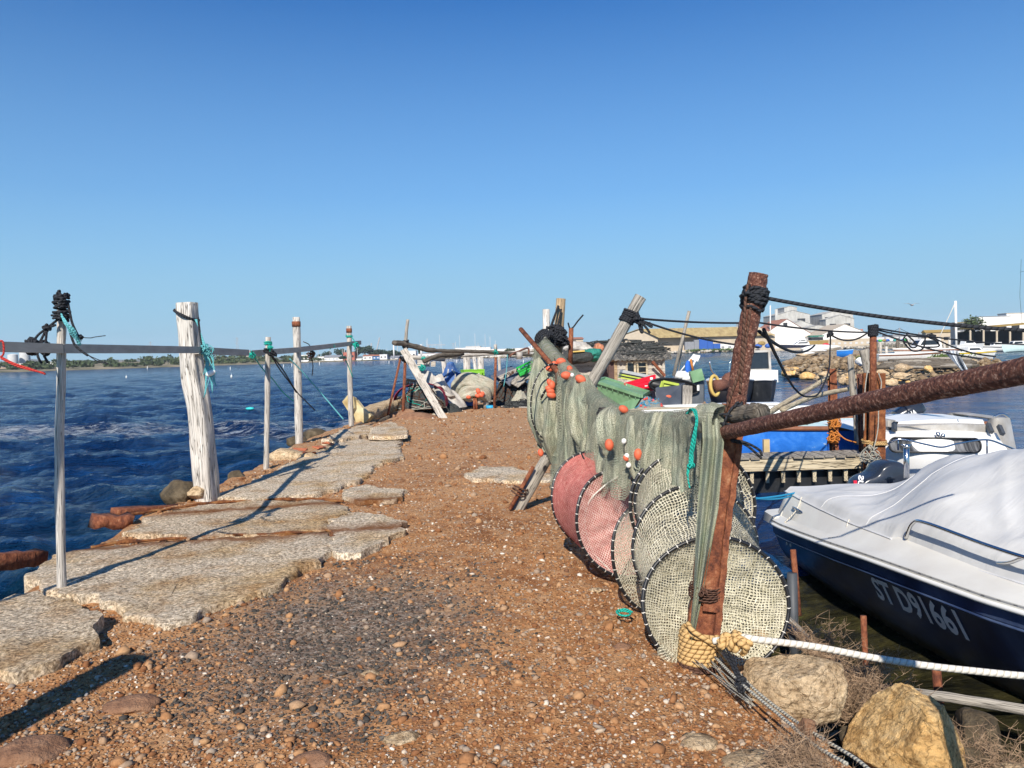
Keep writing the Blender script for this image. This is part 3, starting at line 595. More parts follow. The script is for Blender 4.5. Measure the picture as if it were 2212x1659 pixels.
# embedded flat stones and clods at the front
for i, (a, b_, s_, mt, lab) in enumerate(((285, 1530, .13, 'earth', 'brown flat stone in the gravel at the lower left'), (870, 1592, .085, 'stone', 'tan stone bedded in gravel at the lower middle'), (680, 1640, .09, 'earth', 'dark reddish stone at the bottom edge of the path'), (70, 1640, .16, 'earth', 'wide brown stone in the bottom left corner'), (1340, 1395, .06, 'earth', 'brown stone just left of the front hoop net'), (1660, 1640, .22, 'stone', 'large pinkish flat stone at the bottom right of the path'), (1500, 1590, .1, 'stone', 'flat tan stone in the path below the rusty post'), (800, 1452, .05, 'stone', 'small pale stone beside the grey chippings'), (1285, 1270, .06, 'concrete', 'white stone under the pink hoop nets'))):
    c = G(a, b_, -.02); mb = MB(); mb.rock((c.x, c.y, H(c.x, c.y) + .0), (s_, s_ * .75, s_ * .33), 50 + i, sub=3, amp=.2); tag(mb.build('stone', MT[mt]), lab, 'stone')
c = G(1545, 1630, -.05)
# right bank boulders
def bould(px, d, size, lab, seed, mt, rot=0, **kw):
    c = A(*px, d); mb = MB(); kw['cuts'] = 9; kw['sq'] = .44; kw['amp'] = .07; mb.rock(c, [q * 1.1 for q in size], seed, sub=6 if max(size) > .19 else 4, rot=rot, freq=2.2, rg=.055, **kw); return tag(mb.build('boulder', MT[mt]), lab, 'boulder', 'boulders on the right bank')
bould((1722, 1472), 3.85, (.25, .24, .20), 'angular grey-brown boulder beside the rope-wrapped post foot', 71, 'stone', .5, amp=.16)
bould((1975, 1622), 3.25, (.27, .26, .25), 'big yellow limestone boulder in the bottom right', 74, 'stone_yellow', .3, amp=.2)
bould((1640, 1372), 4.35, (.07, .07, .05), 'small stone behind the angular grey-brown boulder', 76, 'stone', 0)
bould((1745, 1600), 3.1, (.055, .06, .09), 'narrow reddish stone between the two large boulders', 77, 'earth', 0)
bould((2190, 1680), 3.2, (.12, .12, .09), 'stone half out of the bottom right corner', 79, 'stone', .4)
for i, (a, b_, d, s_) in enumerate(((1840, 1470, 4.4, .16), (1930, 1520, 4.0, .14), (2110, 1585, 3.7, .16), (1790, 1420, 4.7, .13), (2060, 1650, 3.3, .15), (1870, 1590, 3.5, .12))):
    o = bould((a, b_), d, (s_, s_, s_ * .6), ['dark stone under the dry bush', 'low dark stone right of the dry bush', 'dark stone behind the yellow boulder', 'dark stone at the water end of the bank', 'dark stone right of the yellow boulder', 'dark stone left of the yellow boulder'][i], 90 + i, 'stone_wet')
# dry bushes (stuff: countless twigs)
BUSH = pm('dry_twigs', [(.3, (.12, .075, .045)), (.55, (.30, .20, .125)), (.75, (.46, .34, .23))], 30, 4, .95, 0, co='Object')
def bush(px, d, R_, hgt, n, lab, seed):
    c = A(*px, d); mb = MB(); rr = random.Random(seed)
    for i in range(n):
        a = rr.uniform(0, 6.28); q = rr.random() ** .5 * R_; p = V((c.x + math.cos(a) * q * .5, c.y + math.sin(a) * q * .5, c.z))
        dirv = V((math.cos(a) * q * .8 + rr.gauss(0, .04), math.sin(a) * q * .8 + rr.gauss(0, .04), hgt * rr.uniform(.5, 1.1))); pts = [p]
        for k in range(4):
            dirv2 = dirv / 4 + V((rr.gauss(0, .02), rr.gauss(0, .02), rr.gauss(0, .014))); pts.append(pts[-1] + dirv2)
        mb.tube(pts, [.002, .0018, .0015, .0012, .0008], 3, False)
        for j in range(13):
            k = rr.randint(1, 4); q0 = pts[k]; e = V((rr.gauss(0, .028), rr.gauss(0, .028), rr.gauss(.006, .024))); mb.tube([q0, q0 + e * .5, q0 + e + V((rr.gauss(0, .012), 0, .006))], [.001, .0009, .0005], 3, False)
    o = mb.build('dry_bush', BUSH, smooth=False); return tag(o, lab, 'bush', 'dry bushes on the right bank')
bush((1840, 1545), 3.95, .22, .26, 300, 'brown dry twiggy bush behind the grey-brown boulder', 3)
bush((1770, 1418), 4.5, .09, .16, 70, 'thin dry sprig by the rope above the boulder', 4)
bush((2150, 1700), 3.25, .13, .18, 110, 'dry twiggy bush in the bottom right corner', 5)
bush((1720, 1655), 2.9, .1, .06, 110, 'low dry tuft between the path and the yellow boulder', 6)
# ============================================================ left row of posts
def post(px, d, wpx, label, mat='wood_white', sq=False, seed=1, n=None, taper=.92, name='wooden_post', extra=-.35):
    pts = [A(a, b_, d) for a, b_ in px]; pts[0] = pts[0] + V((0, 0, extra)); pts = spline(pts, 7)
    r = wpx / 2 / F * d; rr = [r * (1 - (1 - taper) * i / (len(pts) - 1)) for i in range(len(pts))]
    mb = MB(); mb.tube(pts, rr, n or (28 if sq else 18), wob=.16 if not sq else .13, seed=seed)
    if sq:   # rounded square section, split and knotty
        ctr = pts; m_ = n or 28; w_ = m_ + 1
        nv = []
        for i in range(len(pts)):
            for k in range(w_):
                v = V(mb.v[i * w_ + k]); q = v - pts[i]; a = math.atan2(q.y, q.x) + .25
                s_ = 1 / max(abs(math.cos(a)), abs(math.sin(a))); s_ = min(s_, 1.28)
                g = noise.noise(V((math.cos(a) * 3, math.sin(a) * 3, v.z * .6 + seed))) * .07 + noise.noise(V((math.cos(a) * 9, math.sin(a) * 9, v.z * 1.1))) * .05
                nv.append(tuple(pts[i] + V((q.x, q.y, 0)) * s_ * (.94 + g) + V((0, 0, q.z))))
        mb.v = nv
    o = mb.build(name, MT[mat], origin=tuple(pts[0]))
    return tag(o, label, 'post', 'posts carrying the net rails'), pts
post([(131, 1275), (128, 1000), (132, 820), (133, 640)], 5.45, 19, 'thin white barkless pole, nearest on the left, black rope at its top', seed=2)
post([(448, 1068), (432, 900), (414, 790), (404, 654)], 9.0, 43, 'thick squared white post with a deep split, second on the left', sq=True, seed=5)
post([(572, 1012), (577, 900), (579, 728)], 11.4, 12, 'thin short pole, third on the left, green and black cord below its top', seed=7)
post([(646, 953), (644, 850), (640, 685)], 14.9, 17, 'tall smooth post with a rust ring at its top, fourth on the left', seed=8)
post([(759, 916), (756, 830), (754, 704)], 18.4, 11.5, 'last standing wooden post of the left row, rust ring at its top', seed=9)
p_ = MB(); p_.tube([V((-2.72, 1.35, -.3)), V((-2.72, 1.35, 2.05))], .12, 14, wob=.1); tag(p_.build('wooden_post', MT['wood_white'], origin=(-2.72, 1.35, -.3)), 'weathered wooden post outside the left edge beside the rail', 'post', 'posts carrying the net rails')
def band(px, d, r, label, mat='rust'):
    c = A(*px, d); mb = MB(); mb.tube([c - V((0, 0, .05)), c + V((0, 0, .05))], r, 16); return tag(mb.build('iron_band', MT[mat]), label, 'iron band', 'iron bands on post tops')
band((640, 700), 14.9, .083, 'rusty iron band round the fourth post top'); band((754, 714), 18.4, .07, 'rusty iron band round the last post top')
# rails: square metal tubes
mb = MB(); pr = A(-2, 749, 4.95); q = A(131, 753, 5.4); dr_ = (q - pr); mb.beam(pr - dr_ * 9, q, .05, .066); mb.beam(q, A(440, 756, 9.0), .05, .066, h1=.075); tag(mb.build('metal_rail', MT['metal_rail'], smooth=False), 'long grey metal rail tied along the first two left posts', 'rail')
mb = MB(); mb.beam(A(425, 757, 8.9), A(534, 762, 10.3), .06, .08); tag(mb.build('metal_rail', MT['metal_rail'], smooth=False), 'short grey metal rail tube with an open end right of the thick post', 'rail')
mb = MB(); mb.beam(A(536, 764, 10.7), A(640, 756, 14.75), .06, .085, h1=.1); mb.beam(A(640, 756, 14.75), A(778, 740, 19.2), .06, .1); tag(mb.build('metal_rail', MT['metal_rail'], smooth=False), 'far grey metal rail tied to the third, fourth and last posts', 'rail')
# ------------------------------------------------------------ ropes
def rope(pts, r, mat, label, n=7, seg=8, raw=False, name='rope', cat='rope', group=None):
    mb = MB()
    chains = pts if isinstance(pts[0], list) else [pts]
    for ch in chains: mb.tube(ch if raw else spline(ch, seg), r, n)
    return tag(mb.build(name, MT[mat]), label, cat, group)
def coil(p0, p1, R_, turns, jit=.1, n=14, seed=0):
    p0, p1 = V(p0), V(p1); t = (p1 - p0).normalized(); x = t.orthogonal().normalized(); y = t.cross(x); rr = random.Random(seed); out = []
    for i in range(int(turns * n) + 1):
        a = 2 * math.pi * i / n; q = i / (turns * n); out.append(p0.lerp(p1, q) + x * (math.cos(a) * R_ * (1 + jit * noise.noise(V((i * .23, seed, 0))))) + y * (math.sin(a) * R_ * (1 + jit * noise.noise(V((i * .23, seed, 4))))) + t * (jit * R_ * noise.noise(V((i * .31, seed, 8)))))
    return out
def knot(c, R_, seed=0, n=26):
    rr = random.Random(seed); c = V(c)
    return spline([c + V((rr.gauss(0, 1), rr.gauss(0, 1), rr.gauss(0, 1))).normalized() * R_ * rr.uniform(.6, 1) for _ in range(n)], 4)
D1 = 5.38
rope([coil(A(132, 690, D1), A(133, 640, D1), .044, 5, .5, seed=1), coil(A(131, 662, D1), A(133, 636, D1), .042, 4, .6, seed=3), knot(A(134, 640, D1), .042, 2), coil(A(131, 692, D1), A(132, 672, D1), .048, 3, .3, seed=5), knot(A(101, 709, D1), .028, 5), knot(A(70, 742, D1 - .1), .045, 6, 34),
      spline([A(125, 690, D1), A(101, 709, D1), A(82, 724, D1), A(70, 742, D1 - .1)]), spline([A(120, 702, D1), A(101, 709, D1)]), spline([A(101, 712, D1), A(98, 745, D1 - .06), A(97, 765, D1 - .06)]), spline([A(100, 712, D1), A(84, 742, D1 - .06), A(75, 750, D1 - .1)]),
      spline([A(72, 745, D1 - .1), A(90, 762, D1 - .06), A(98, 768, D1 - .06)]), spline([A(76, 750, D1 - .1), A(84, 775, D1 - .1), A(91, 785, D1 - .1)]), spline([A(95, 768, D1 - .1), A(104, 784, D1 - .1)]), coil(A(66, 748, D1 - .08), A(76, 749, D1 - .08), .055, 4, .3, seed=9), coil(A(95, 752, D1 - .03), A(99, 752, D1 - .03), .05, 2, .2, seed=10),
      spline([A(148, 660, D1), A(152, 680, D1), A(157, 700, D1), A(170, 727, D1), A(174, 729, D1)]), knot(A(173, 728, D1), .018, 8, 12), spline([A(150, 712, D1), A(160, 742, D1), A(174, 757, D1), A(190, 768, D1)])], .0085, 'black_rope', 'tangled black rope knotted over the nearest left pole and rail', raw=True)
rope([[A(174, 729, D1), A(195, 730, D1), A(205, 728, D1), A(228, 725, D1)], [A(188, 766, D1), A(205, 774, D1), A(235, 786, D1)], [A(186, 764, D1), A(210, 780, D1), A(234, 787, D1)]], .003, 'black_rope', 'thin frayed black twine ends blowing off the nearest pole')
rr_ = random.Random(4)
rope([spline([A(133 + rr_.uniform(-2, 2), 680 + rr_.uniform(-4, 4), D1 - .05), A(142 + rr_.uniform(-4, 4), 698, D1 - .07), A(158 + rr_.uniform(-6, 6), 718 + rr_.uniform(-5, 5), D1 - .05), A(171 + rr_.uniform(-5, 5), 742 + rr_.uniform(-8, 6), D1)]) for _ in range(14)], .0035, 'cyan_rope', 'frayed light blue rope tail hanging on the nearest left pole', raw=True)
rope([[A(-6, 738, 4.9), A(6, 738, 4.9), A(8, 762, 4.9), A(2, 772, 4.9)], [A(0, 770, 4.9), A(30, 785, 4.9), A(60, 795, 4.9), A(98, 808, 4.9)], [A(2, 774, 4.9), A(40, 792, 4.9), A(96, 806, 4.9)]], .006, 'red_rope', 'red cord tied on the rail at the left edge')
D2 = 8.85
rope([coil(A(402, 684, 9.0), A(404, 680, 9.0), .145, 2, .05, 22, 3), spline([A(428, 686, D2), A(432, 720, D2), A(436, 745, D2)])], .012, 'black_rope', 'black cord round the thick squared post near its top', raw=True)
rope([spline([A(424 + rr_.uniform(-3, 3), 690, D2), A(432, 715, D2), A(440 + rr_.uniform(-6, 6), 750, D2), A(452 + rr_.uniform(-8, 10), 780, D2), A(446 + rr_.uniform(-8, 24), 800 + rr_.uniform(0, 60), D2)]) for _ in range(16)] + [knot(A(446, 757, D2), .09, 3, 40), knot(A(440, 752, D2), .06, 4, 20)], .005, 'cyan_rope', 'light blue frayed rope bundle hanging off the thick squared post', raw=True)
mb = MB(); mb.ell(A(455, 806, D2), (.06, .03, .035), 3, Matrix.Rotation(-.4, 3, 'Y')); tag(mb.build('net_float', MT['white_paint']), 'white oval float hanging in the light blue rope', 'float')
D3 = 11.3
rope([coil(A(579, 745, 11.4), A(579, 738, 11.4), .055, 3, .3, seed=6), knot(A(545, 768, 10.6), .05, 7, 22), spline([A(543, 758, 10.5), A(552, 775, 10.8), A(570, 800, 11.6), A(590, 820, 12.2), A(612, 848, 12.6), A(634, 866, 13.0)]), knot(A(583, 752, D3), .05, 9, 20)], .008, 'teal_rope', 'green and black cord tied below the third pole top', raw=True)
rope([coil(A(579, 762, 11.4), A(579, 752, 11.4), .055, 3, .3, seed=7), knot(A(588, 765, D3), .07, 5, 30), spline([A(586, 768, D3), A(606, 800, 12.4), A(630, 832, 13.9), A(640, 848, 14.6)]), spline([A(586, 766, D3), A(612, 800, 12.6), A(640, 845, 14.3), A(660, 866, 14.6), A(680, 886, 14.8)])], .011, 'black_rope', 'black cord hanging from the third pole towards the tall post', raw=True)
rope([A(626, 775, 14.5), A(655, 805, 14.8), A(690, 845, 15), A(720, 880, 15), A(742, 906, 15)], .012, 'cyan_rope', 'thin turquoise line slanting down right of the tall fourth post', seg=10)
rope([knot(A(672, 765, 15.6), .1, 11, 40), spline([A(655, 738, 15.4), A(668, 745, 15.5), A(672, 760, 15.5)]), spline([A(672, 770, 15.6), A(676, 790, 15.6), A(674, 812, 15.6)])], .009, 'brown_rope', 'dark tangle of cord hanging on the far rail', raw=True)
rope([coil(A(754, 724, 18.4), A(754, 728, 18.4), .075, 2, .1, seed=2), spline([A(760, 728, 18.3), A(768, 742, 18.3), A(766, 756, 18.3)]), knot(A(768, 746, 18.4), .09, 13, 26), coil(A(714, 744, 17), A(718, 752, 17), .07, 2, .3, seed=5), spline([A(735, 760, 17.5), A(750, 785, 18), A(762, 815, 18.2)])], .011, 'teal_rope', 'green cord lashing the last left post to the rail', raw=True)
# ============================================================ rusty post, pipe rail, net poles
DP = 4.1
def flake(mb, a):
    mb.v = [tuple(V(v) + noise.noise_vector(V(v) * 70) * a * .4 + noise.noise_vector(V(v) * 150) * a * .9 * max(0, .3 + noise.noise(V(v) * 24))) for v in mb.v]
t = thing('rusty_post', 'leaning rusty steel post wrapped in rope at its foot, right of the path', 'post', tuple(A(1512, 1420, DP)))
mb = MB(); pts = spline([A(1588, 905, DP), A(1597, 820, DP), A(1617, 700, DP), A(1639, 592, DP)], 36); mb.tube(pts, [.052 + .006 * noise.noise(V((0, 0, i * .23))) for i in range(len(pts))], 40, wob=.1); flake(mb, .0035); mb.build('upper_pipe', MT['rust_dark'], t)
# lower part: a rolled steel section with a torn upper lip
def section(c, wx, wy, tw):
    P = [(-1, -.45), (-.8, -.62), (.55, -.62), (.62, -1.0), (1, -1.0), (1, .9), (.6, .9), (-.6, .9), (-1, .7), (-1, .2)]
    return [c + V((math.cos(tw) * x * wx - math.sin(tw) * y * wy, math.sin(tw) * x * wx + math.cos(tw) * y * wy, .006 * noise.noise(V((x * 9, y * 9, c.z * 14))))) for x, y in P]
mb = MB(); pl = spline([A(1508, 1440, DP), A(1526, 1300, DP), A(1542, 1150, DP), A(1562, 1020, DP), A(1580, 905, DP), A(1588, 872, DP)], 10); rings = []
for i, p in enumerate(pl):
    q = i / (len(pl) - 1); wd = .088 - .024 * q + .008 * noise.noise(V((1, 3, q * 22))); rings.append(section(p + V((.005 * noise.noise(V((q * 30, 1, 1))), 0, 0)), wd, .05 - .008 * q, -.12))
mb.loft(rings); mb.build('lower_section', MT['rust'], t, smooth=True, auto=40)
mb = MB(); mb.beam(A(1521, 1292, DP - .055), A(1551, 1296, DP - .055), .012, .13, jit=.004); mb.beam(A(1545, 1270, DP - .05), A(1548, 1320, DP - .05), .03, .03, jit=.004); mb.build('welded_plate', MT['rust'], t, smooth=False)
rope([coil(A(1521, 1292, DP), A(1524, 1262, DP), .083, 6, .12, seed=3), knot(A(1518, 1280, DP - .09), .03, 3, 14)], .0042, 'brown_rope', 'thin dark cord wound round the middle of the rusty post', raw=True)
rope([coil(A(1507, 1428, DP), A(1511, 1368, DP), .098, 6.5, .08, 20, 4), spline([A(1486, 1345, DP - .05), A(1496, 1362, DP - .1), A(1530, 1385, DP - .12), A(1552, 1402, DP - .1), A(1580, 1440, DP - .15), A(1625, 1490, 3.75)]), coil(A(1512, 1368, DP), A(1513, 1362, DP), .09, 2, .2, 18, 6)], .0135, 'tan_rope', 'thick golden rope coiled round the foot of the rusty post', raw=True, n=9)
rope([coil(A(1505, 1440, DP), A(1507, 1426, DP), .1, 3, .08, 20, 5)], .008, 'brown_rope', 'dark rope turns under the golden coil at the post foot', raw=True)
rope([coil(A(1628, 655, DP), A(1633, 628, DP), .062, 6, .25, 16, 2), coil(A(1622, 672, DP), A(1631, 640, DP), .058, 3, .5, 16, 12), coil(A(1633, 620, DP), A(1632, 636, DP), .06, 2, .5, 16, 13), knot(A(1612, 640, DP - .05), .035, 5, 22)], .009, 'black_rope', 'black rope lashed round the rusty post just below its top', raw=True)
def sag(a, b, s, n=24): return [a.lerp(b, i / n) - V((0, 0, 4 * s * (i / n) * (1 - i / n))) for i in range(n + 1)]
rope([sag(A(1640, 641, DP), A(2290, 718, 3.9), .03)], .0105, 'black_rope', 'thick black rope stretched from the rusty post top out to the right', raw=True)
rope([spline([A(1618, 606, DP - .05), A(1611, 640, DP - .06), A(1606, 720, DP - .06), A(1600, 790, DP - .05), A(1580, 850, DP - .05), A(1562, 905, DP - .02), A(1556, 925, DP - .02)]), spline([A(1622, 660, DP - .05), A(1612, 730, DP - .06), A(1604, 790, DP - .06), A(1598, 850, DP - .05)])], .0078, 'brown_rope', 'frayed brown rope running down the side of the rusty post', raw=True)
# foreground pipe rail
def pipe(pts, r0, r1, label, mat, seed=0):
    P = spline(pts, 70); mb = MB(); n = len(P)
    mb.tube(P, [r0 + (r1 - r0) * i / n for i in range(n)], 56, wob=.05, seed=seed); flake(mb, .0032); return tag(mb.build('rusty_pipe', MT[mat]), label, 'pipe')
pipe([A(1562, 936, DP - .03), A(1700, 906, 3.35), A(1900, 864, 2.72), A(2212, 801, 2.1), A(2620, 716, 1.55)], .0365, .0375, 'long flaking rusty pipe sloping up across the right edge of the view', 'rust_dark', 3)
rope([coil(A(1570, 945, DP), A(1578, 890, DP), .075, 3, .3, 16, 3), knot(A(1600, 880, DP - .06), .04, 8, 20), spline([A(1578, 950, DP - .06), A(1610, 956, DP - .08), A(1640, 972, DP - .06), A(1646, 985, DP - .06)]), spline([A(1580, 953, DP - .06), A(1612, 962, DP - .07), A(1645, 990, DP - .06)]), spline([A(1560, 925, DP - .06), A(1575, 890, DP - .07), A(1592, 872, DP - .06)])], .007, 'grey_rope' if False else 'black_rope', 'black lashing where pipe and net pole cross the rusty post', raw=True)
mb = MB(); q_ = A(2620, 716, 1.55); mb.tube([V((q_.x + .05, q_.y + .05, -.35)), V((q_.x + .06, q_.y + .05, 2.0))], .05, 18, wob=.1); tag(mb.build('rusty_post', MT['rust']), 'rusty post outside the right edge holding the near end of the pipe', 'post')
mb = MB(); P = spline([A(1300, 893, 5.9), A(1400, 905, 5.2), A(1540, 906, 4.3), A(1600, 898, 4.03), A(1646, 889, 3.85)], 10); mb.tube(P, [.045 + .012 * noise.noise(V((i * .6, 2, 0))) for i in range(len(P))], 18, wob=.35, seed=4); tag(mb.build('net_pole', MT['wood_dark']), 'dark knotty driftwood pole ending at the rusty post, nets over it', 'pole', 'poles holding up the nets')
PIPE = spline([A(1352, 918, 5.55), A(1263, 846, 6.9), A(1176, 746, 9.15), A(1170, 738, 9.35)], 14)
mb = MB(); mb.tube(PIPE, .058, 18); tag(mb.build('net_pole', MT['metal_rail']), 'grey pipe rising away from the hoop nets under the draped netting', 'pole', 'poles holding up the nets')
# leaning pole with its lashings, crossed rods, netted post behind
mb = MB(); P = spline([A(1118, 1098, 8.05) - V((.02, 0, .05)), A(1190, 975, 8.05), A(1275, 832, 8.05), A(1384, 641, 8.05)], 12); mb.tube(P, [.062] * len(P), 16, wob=.12, seed=6); tag(mb.build('leaning_pole', MT['wood_grey']), 'grey wooden pole leaning right, black rope knotted near its top', 'pole', 'poles holding up the nets')
rope([coil(A(1352, 697, 8.05), A(1364, 673, 8.05), .072, 6, .25, 14, 2), knot(A(1372, 684, 8.0), .06, 4, 26), knot(A(1380, 692, 8.0), .05, 6, 20), spline([A(1378, 690, 8), A(1384, 715, 8), A(1388, 716, 8), A(1384, 692, 8)]), spline([A(1380, 690, 8), A(1396, 708, 8), A(1404, 720, 8)]), spline([A(1380, 688, 8), A(1400, 702, 8), A(1408, 706, 8), A(1402, 696, 8)])], .013, 'black_rope', 'black rope knot with loose ends on the leaning grey pole', raw=True)
rope([sag(A(1378, 688, 8.0), A(1640, 697, 9.5), .02), sag(A(1640, 697, 9.5), A(1880, 718, 11.6), .03)], .012, 'black_rope', 'thin black line from the leaning pole towards the rusty jetty posts', raw=True)
rope([sag(A(1380, 690, 8.0), A(1640, 750, 8.6), .05)], .011, 'black_rope', 'black line slanting down from the leaning pole behind the rusty post', raw=True)
def rod(pts, r, label, name='rusty_rod', mat='rust', cat='rod'):
    mb = MB(); mb.tube(pts, r, 10, wob=.1); return tag(mb.build(name, MT[mat]), label, cat)
rod([A(1101, 1090, 7.95) - V((0, 0, .05)), A(1152, 1008, 7.95)], .022, 'short rusty rod tied to the foot of the leaning grey pole'); rod([A(1125, 711, 8.5), A(1226, 828, 7.6)], .026, 'rusty rod crossing in front of the net-covered pipe')
rod([A(1232, 790, 9.6), A(1234, 709, 9.6)], .03, 'upright rusty stub with a bent wire behind the netted pipe'); rope([A(1227, 697, 9.6), A(1231, 709, 9.6), A(1238, 707, 9.6), A(1248, 694, 9.6), A(1260, 680, 9.6)], .01, 'black_rope', 'bent black wire sticking up from the rusty stub', seg=5)
rope([coil(A(1117, 1070, 7.98), A(1126, 1050, 7.98), .075, 3, .3, 12, 3)], .008, 'brown_rope', 'cord tying the short rod to the leaning pole', raw=True)
mb = MB(); mb.tube([A(1203, 800, 9.7), A(1206, 735, 9.7), A(1212, 645, 9.7)], .06, 14, wob=.15); tag(mb.build('wooden_post', MT['wood_tan']), 'tan wooden post topped with a white net rag behind the netted pipe', 'post')
mb = MB(); mb.tube([A(1182, 800, 12.5), A(1180, 668, 12.5)], .06, 12, wob=.1); tag(mb.build('wooden_post', MT['wood_white']), 'pale post stump behind the tan post', 'post')
rope([knot(A(1205, 720, 9.5), .12, 3, 60), knot(A(1196, 722, 9.5), .13, 4, 50), knot(A(1212, 735, 9.5), .11, 5, 40), spline([A(1186, 720, 9.5), A(1196, 690, 9.55), A(1206, 660, 9.6)]), spline([A(1184, 722, 9.5), A(1198, 682, 9.55), A(1207, 662, 9.6)]), spline([A(1203, 712, 9.5), A(1208, 690, 9.55), A(1212, 668, 9.6)]), coil(A(1172, 728, 9.3), A(1184, 742, 9.1), .105, 4, .2, seed=4)], .013, 'black_rope', 'heap of black rope on the top end of the net-covered pipe', raw=True)
# ============================================================ draped netting
NETD = foldnet('draped_netting', (.07, .07, .048), (.20, .20, .14), (.38, .37, .27), (.62, .59, .46), .05)
NETL = foldnet('light_netting', (.08, .08, .056), (.22, .22, .16), (.41, .40, .30), (.66, .63, .50), .0)
NETS = foldnet('sheer_netting', (.10, .105, .078), (.23, .235, .18), (.39, .385, .29), (.6, .58, .46), .72, cell=.024)
NETG = foldnet('greenish_netting', (.12, .135, .11), (.22, .245, .205), (.35, .375, .31), (.52, .54, .45), .10)
def arcpos(P, s):
    Ls = [0]
    for i in range(1, len(P)): Ls.append(Ls[-1] + (P[i] - P[i - 1]).length)
    d = s * Ls[-1]
    for i in range(1, len(P)):
        if d <= Ls[i] + 1e-9: return P[i - 1].lerp(P[i], (d - Ls[i - 1]) / max(1e-6, Ls[i] - Ls[i - 1])), Ls[-1]
    return P[-1], Ls[-1]
def drape(P, near, far, R_, seed, mat, parent, name='netting', folds=9, amp=.05, nu=220, nv=46, gather=0):
    nv2 = nv; mb = MB(); _, LT = arcpos(P, 1)
    fr0 = (P[-1] - P[0]); fr0.z = 0; fr0.normalize(); nn = V((fr0.y, -fr0.x, 0)); nn = nn if nn.x < 0 else -nn   # towards the path
    def fn(u, v):
        c, _ = arcpos(P, u); a, b = near(u), far(u); arc = math.pi * R_; tot = a + arc + b; d = v * tot; s = u * LT
        ph = s * folds + 1.8 * noise.noise(V((s * 2.2, seed, 0))) * 2
        def fold(dd): return (math.sin(ph * 6.28 / 1.6) * .5 + .75 * noise.noise(V((s * 9, seed, dd * 1.2))) + .3 * noise.noise(V((s * 22, seed, dd * 2)))) * amp * min(1, .25 + dd * 2.2)
        wr = .012 * noise.noise(V((s * 14, d * 10, seed)))
        if d < a:
            h = a - d; o = R_ + .01 + fold(h) + wr; return c + nn * o - V((0, 0, h)) + fr0 * (gather * h * math.sin(s * 5 + seed) + .03 * noise.noise(V((s * 3, h * 3, seed + 3))))
        d -= a
        if d < arc: an = math.pi * d / arc; return c + nn * (math.cos(an) * (R_ + wr)) + V((0, 0, math.sin(an) * (R_ + .008 + .5 * wr + .02 * noise.noise(V((s * 11, seed, 2))))))
        h = d - arc; return c - nn * (R_ + fold(h) + wr) - V((0, 0, h))
    mb.grid(fn, nu, nv2, (LT, 1.2)); return mb.build(name, mat, parent)
def prof(tab): return lambda u: float(np.interp(u, [t[0] for t in tab], [t[1] for t in tab])) + .05 * noise.noise(V((u * 17, tab[0][1], 4)))
t = thing('draped_net', 'big grey-green fishing net hung over the poles behind the hoop nets, orange floats on it', 'fishing net', tuple(PIPE[0]))
PA = spline([A(1352, 916, 5.5), A(1263, 846, 6.9), A(1176, 748, 9.15), A(1171, 742, 9.3)], 14)
drape(PA, prof([(0, .30), (.07, .52), (.16, .62), (.24, .66), (.3, .40), (.4, .55), (.5, .9), (.6, 1.12), (.7, .72), (.78, .38), (.85, .6), (.93, 1.0), (1, .9)]), prof([(0, .4), (.3, .5), (.6, .6), (1, .5)]), .062, 3, NETD, t, 'netting', 7, .10, 320, 54)
PB = spline([A(1310, 908, 5.75), A(1400, 916, 5.15), A(1490, 918, 4.6), A(1552, 914, 4.25)], 12)
drape(PB, prof([(0, .36), (.12, .50), (.2, .36), (.28, .44), (.38, .25), (.45, .38), (.6, .48), (.8, .42), (.9, .24), (1, .34)]), prof([(0, .4), (.5, .35), (1, .3)]), .068, 8, NETL, t, 'netting', 9, .085, 320, 44)
drape(PA, prof([(0, .42), (.1, .66), (.24, .80), (.3, .52), (.5, 1.0), (.6, 1.2), (.72, .8), (.8, .55), (.93, 1.1), (1, 1.0)]), prof([(0, .1), (1, .1)]), .085, 13, NETS, t, 'sheer_netting', 5, .10, 200, 40)
drape(PB, prof([(0, .45), (.12, .58), (.2, .46), (.28, .52), (.38, .36), (.5, .52), (.8, .5), (1, .4)]), prof([(0, .1), (1, .1)]), .082, 18, NETS, t, 'sheer_netting', 7, .09, 200, 36)
# swag from the pipe down to the right (sheer) and left hanging skirts
def sheet(corners, mat, name, nu, nv, seed, amp, parent, bulge=0, uvs=None, fq=4):
    a, b, c, d = corners   # a-b top, d-c bottom
    W = (b - a).length; Hh = (d - a).length; nrm = (b - a).cross(d - a).normalized()
    def fn(u, v):
        p = a.lerp(b, u).lerp(d.lerp(c, u), v); f = math.sin(u * fq * 6.28 + seed + v * 1.5 + 1.4 * noise.noise(V((u * 3, v * 1.3, seed)))) * .6 + .8 * noise.noise(V((u * fq * 1.6, v * 1.4, seed)))
        return p + nrm * (amp * f * (.3 + v) + bulge * math.sin(u * math.pi) * math.sin(v * math.pi)) + V((0, 0, -.05 * math.sin(u * math.pi) * v))
    mb = MB(); mb.grid(fn, nu, nv, uvs or (W, Hh)); return mb.build(name, mat, parent)
sheet((A(1192, 762, 8.7), A(1300, 884, 6.1), A(1338, 1000, 6.4), A(1240, 1000, 7.3)), NETG, 'netting', 90, 60, 2, .05, t, .05)
sheet((A(1240, 790, 9.0), A(1282, 838, 8.3), A(1344, 905, 7.9), A(1262, 870, 8.2)), NETS, 'sheer_netting', 60, 50, 6, .04, t)
sheet((A(1168, 790, 8.9), A(1240, 840, 7.6), A(1238, 985, 7.5), A(1168, 968, 8.1)), NETD, 'netting', 80, 60, 4, .06, t, .05)
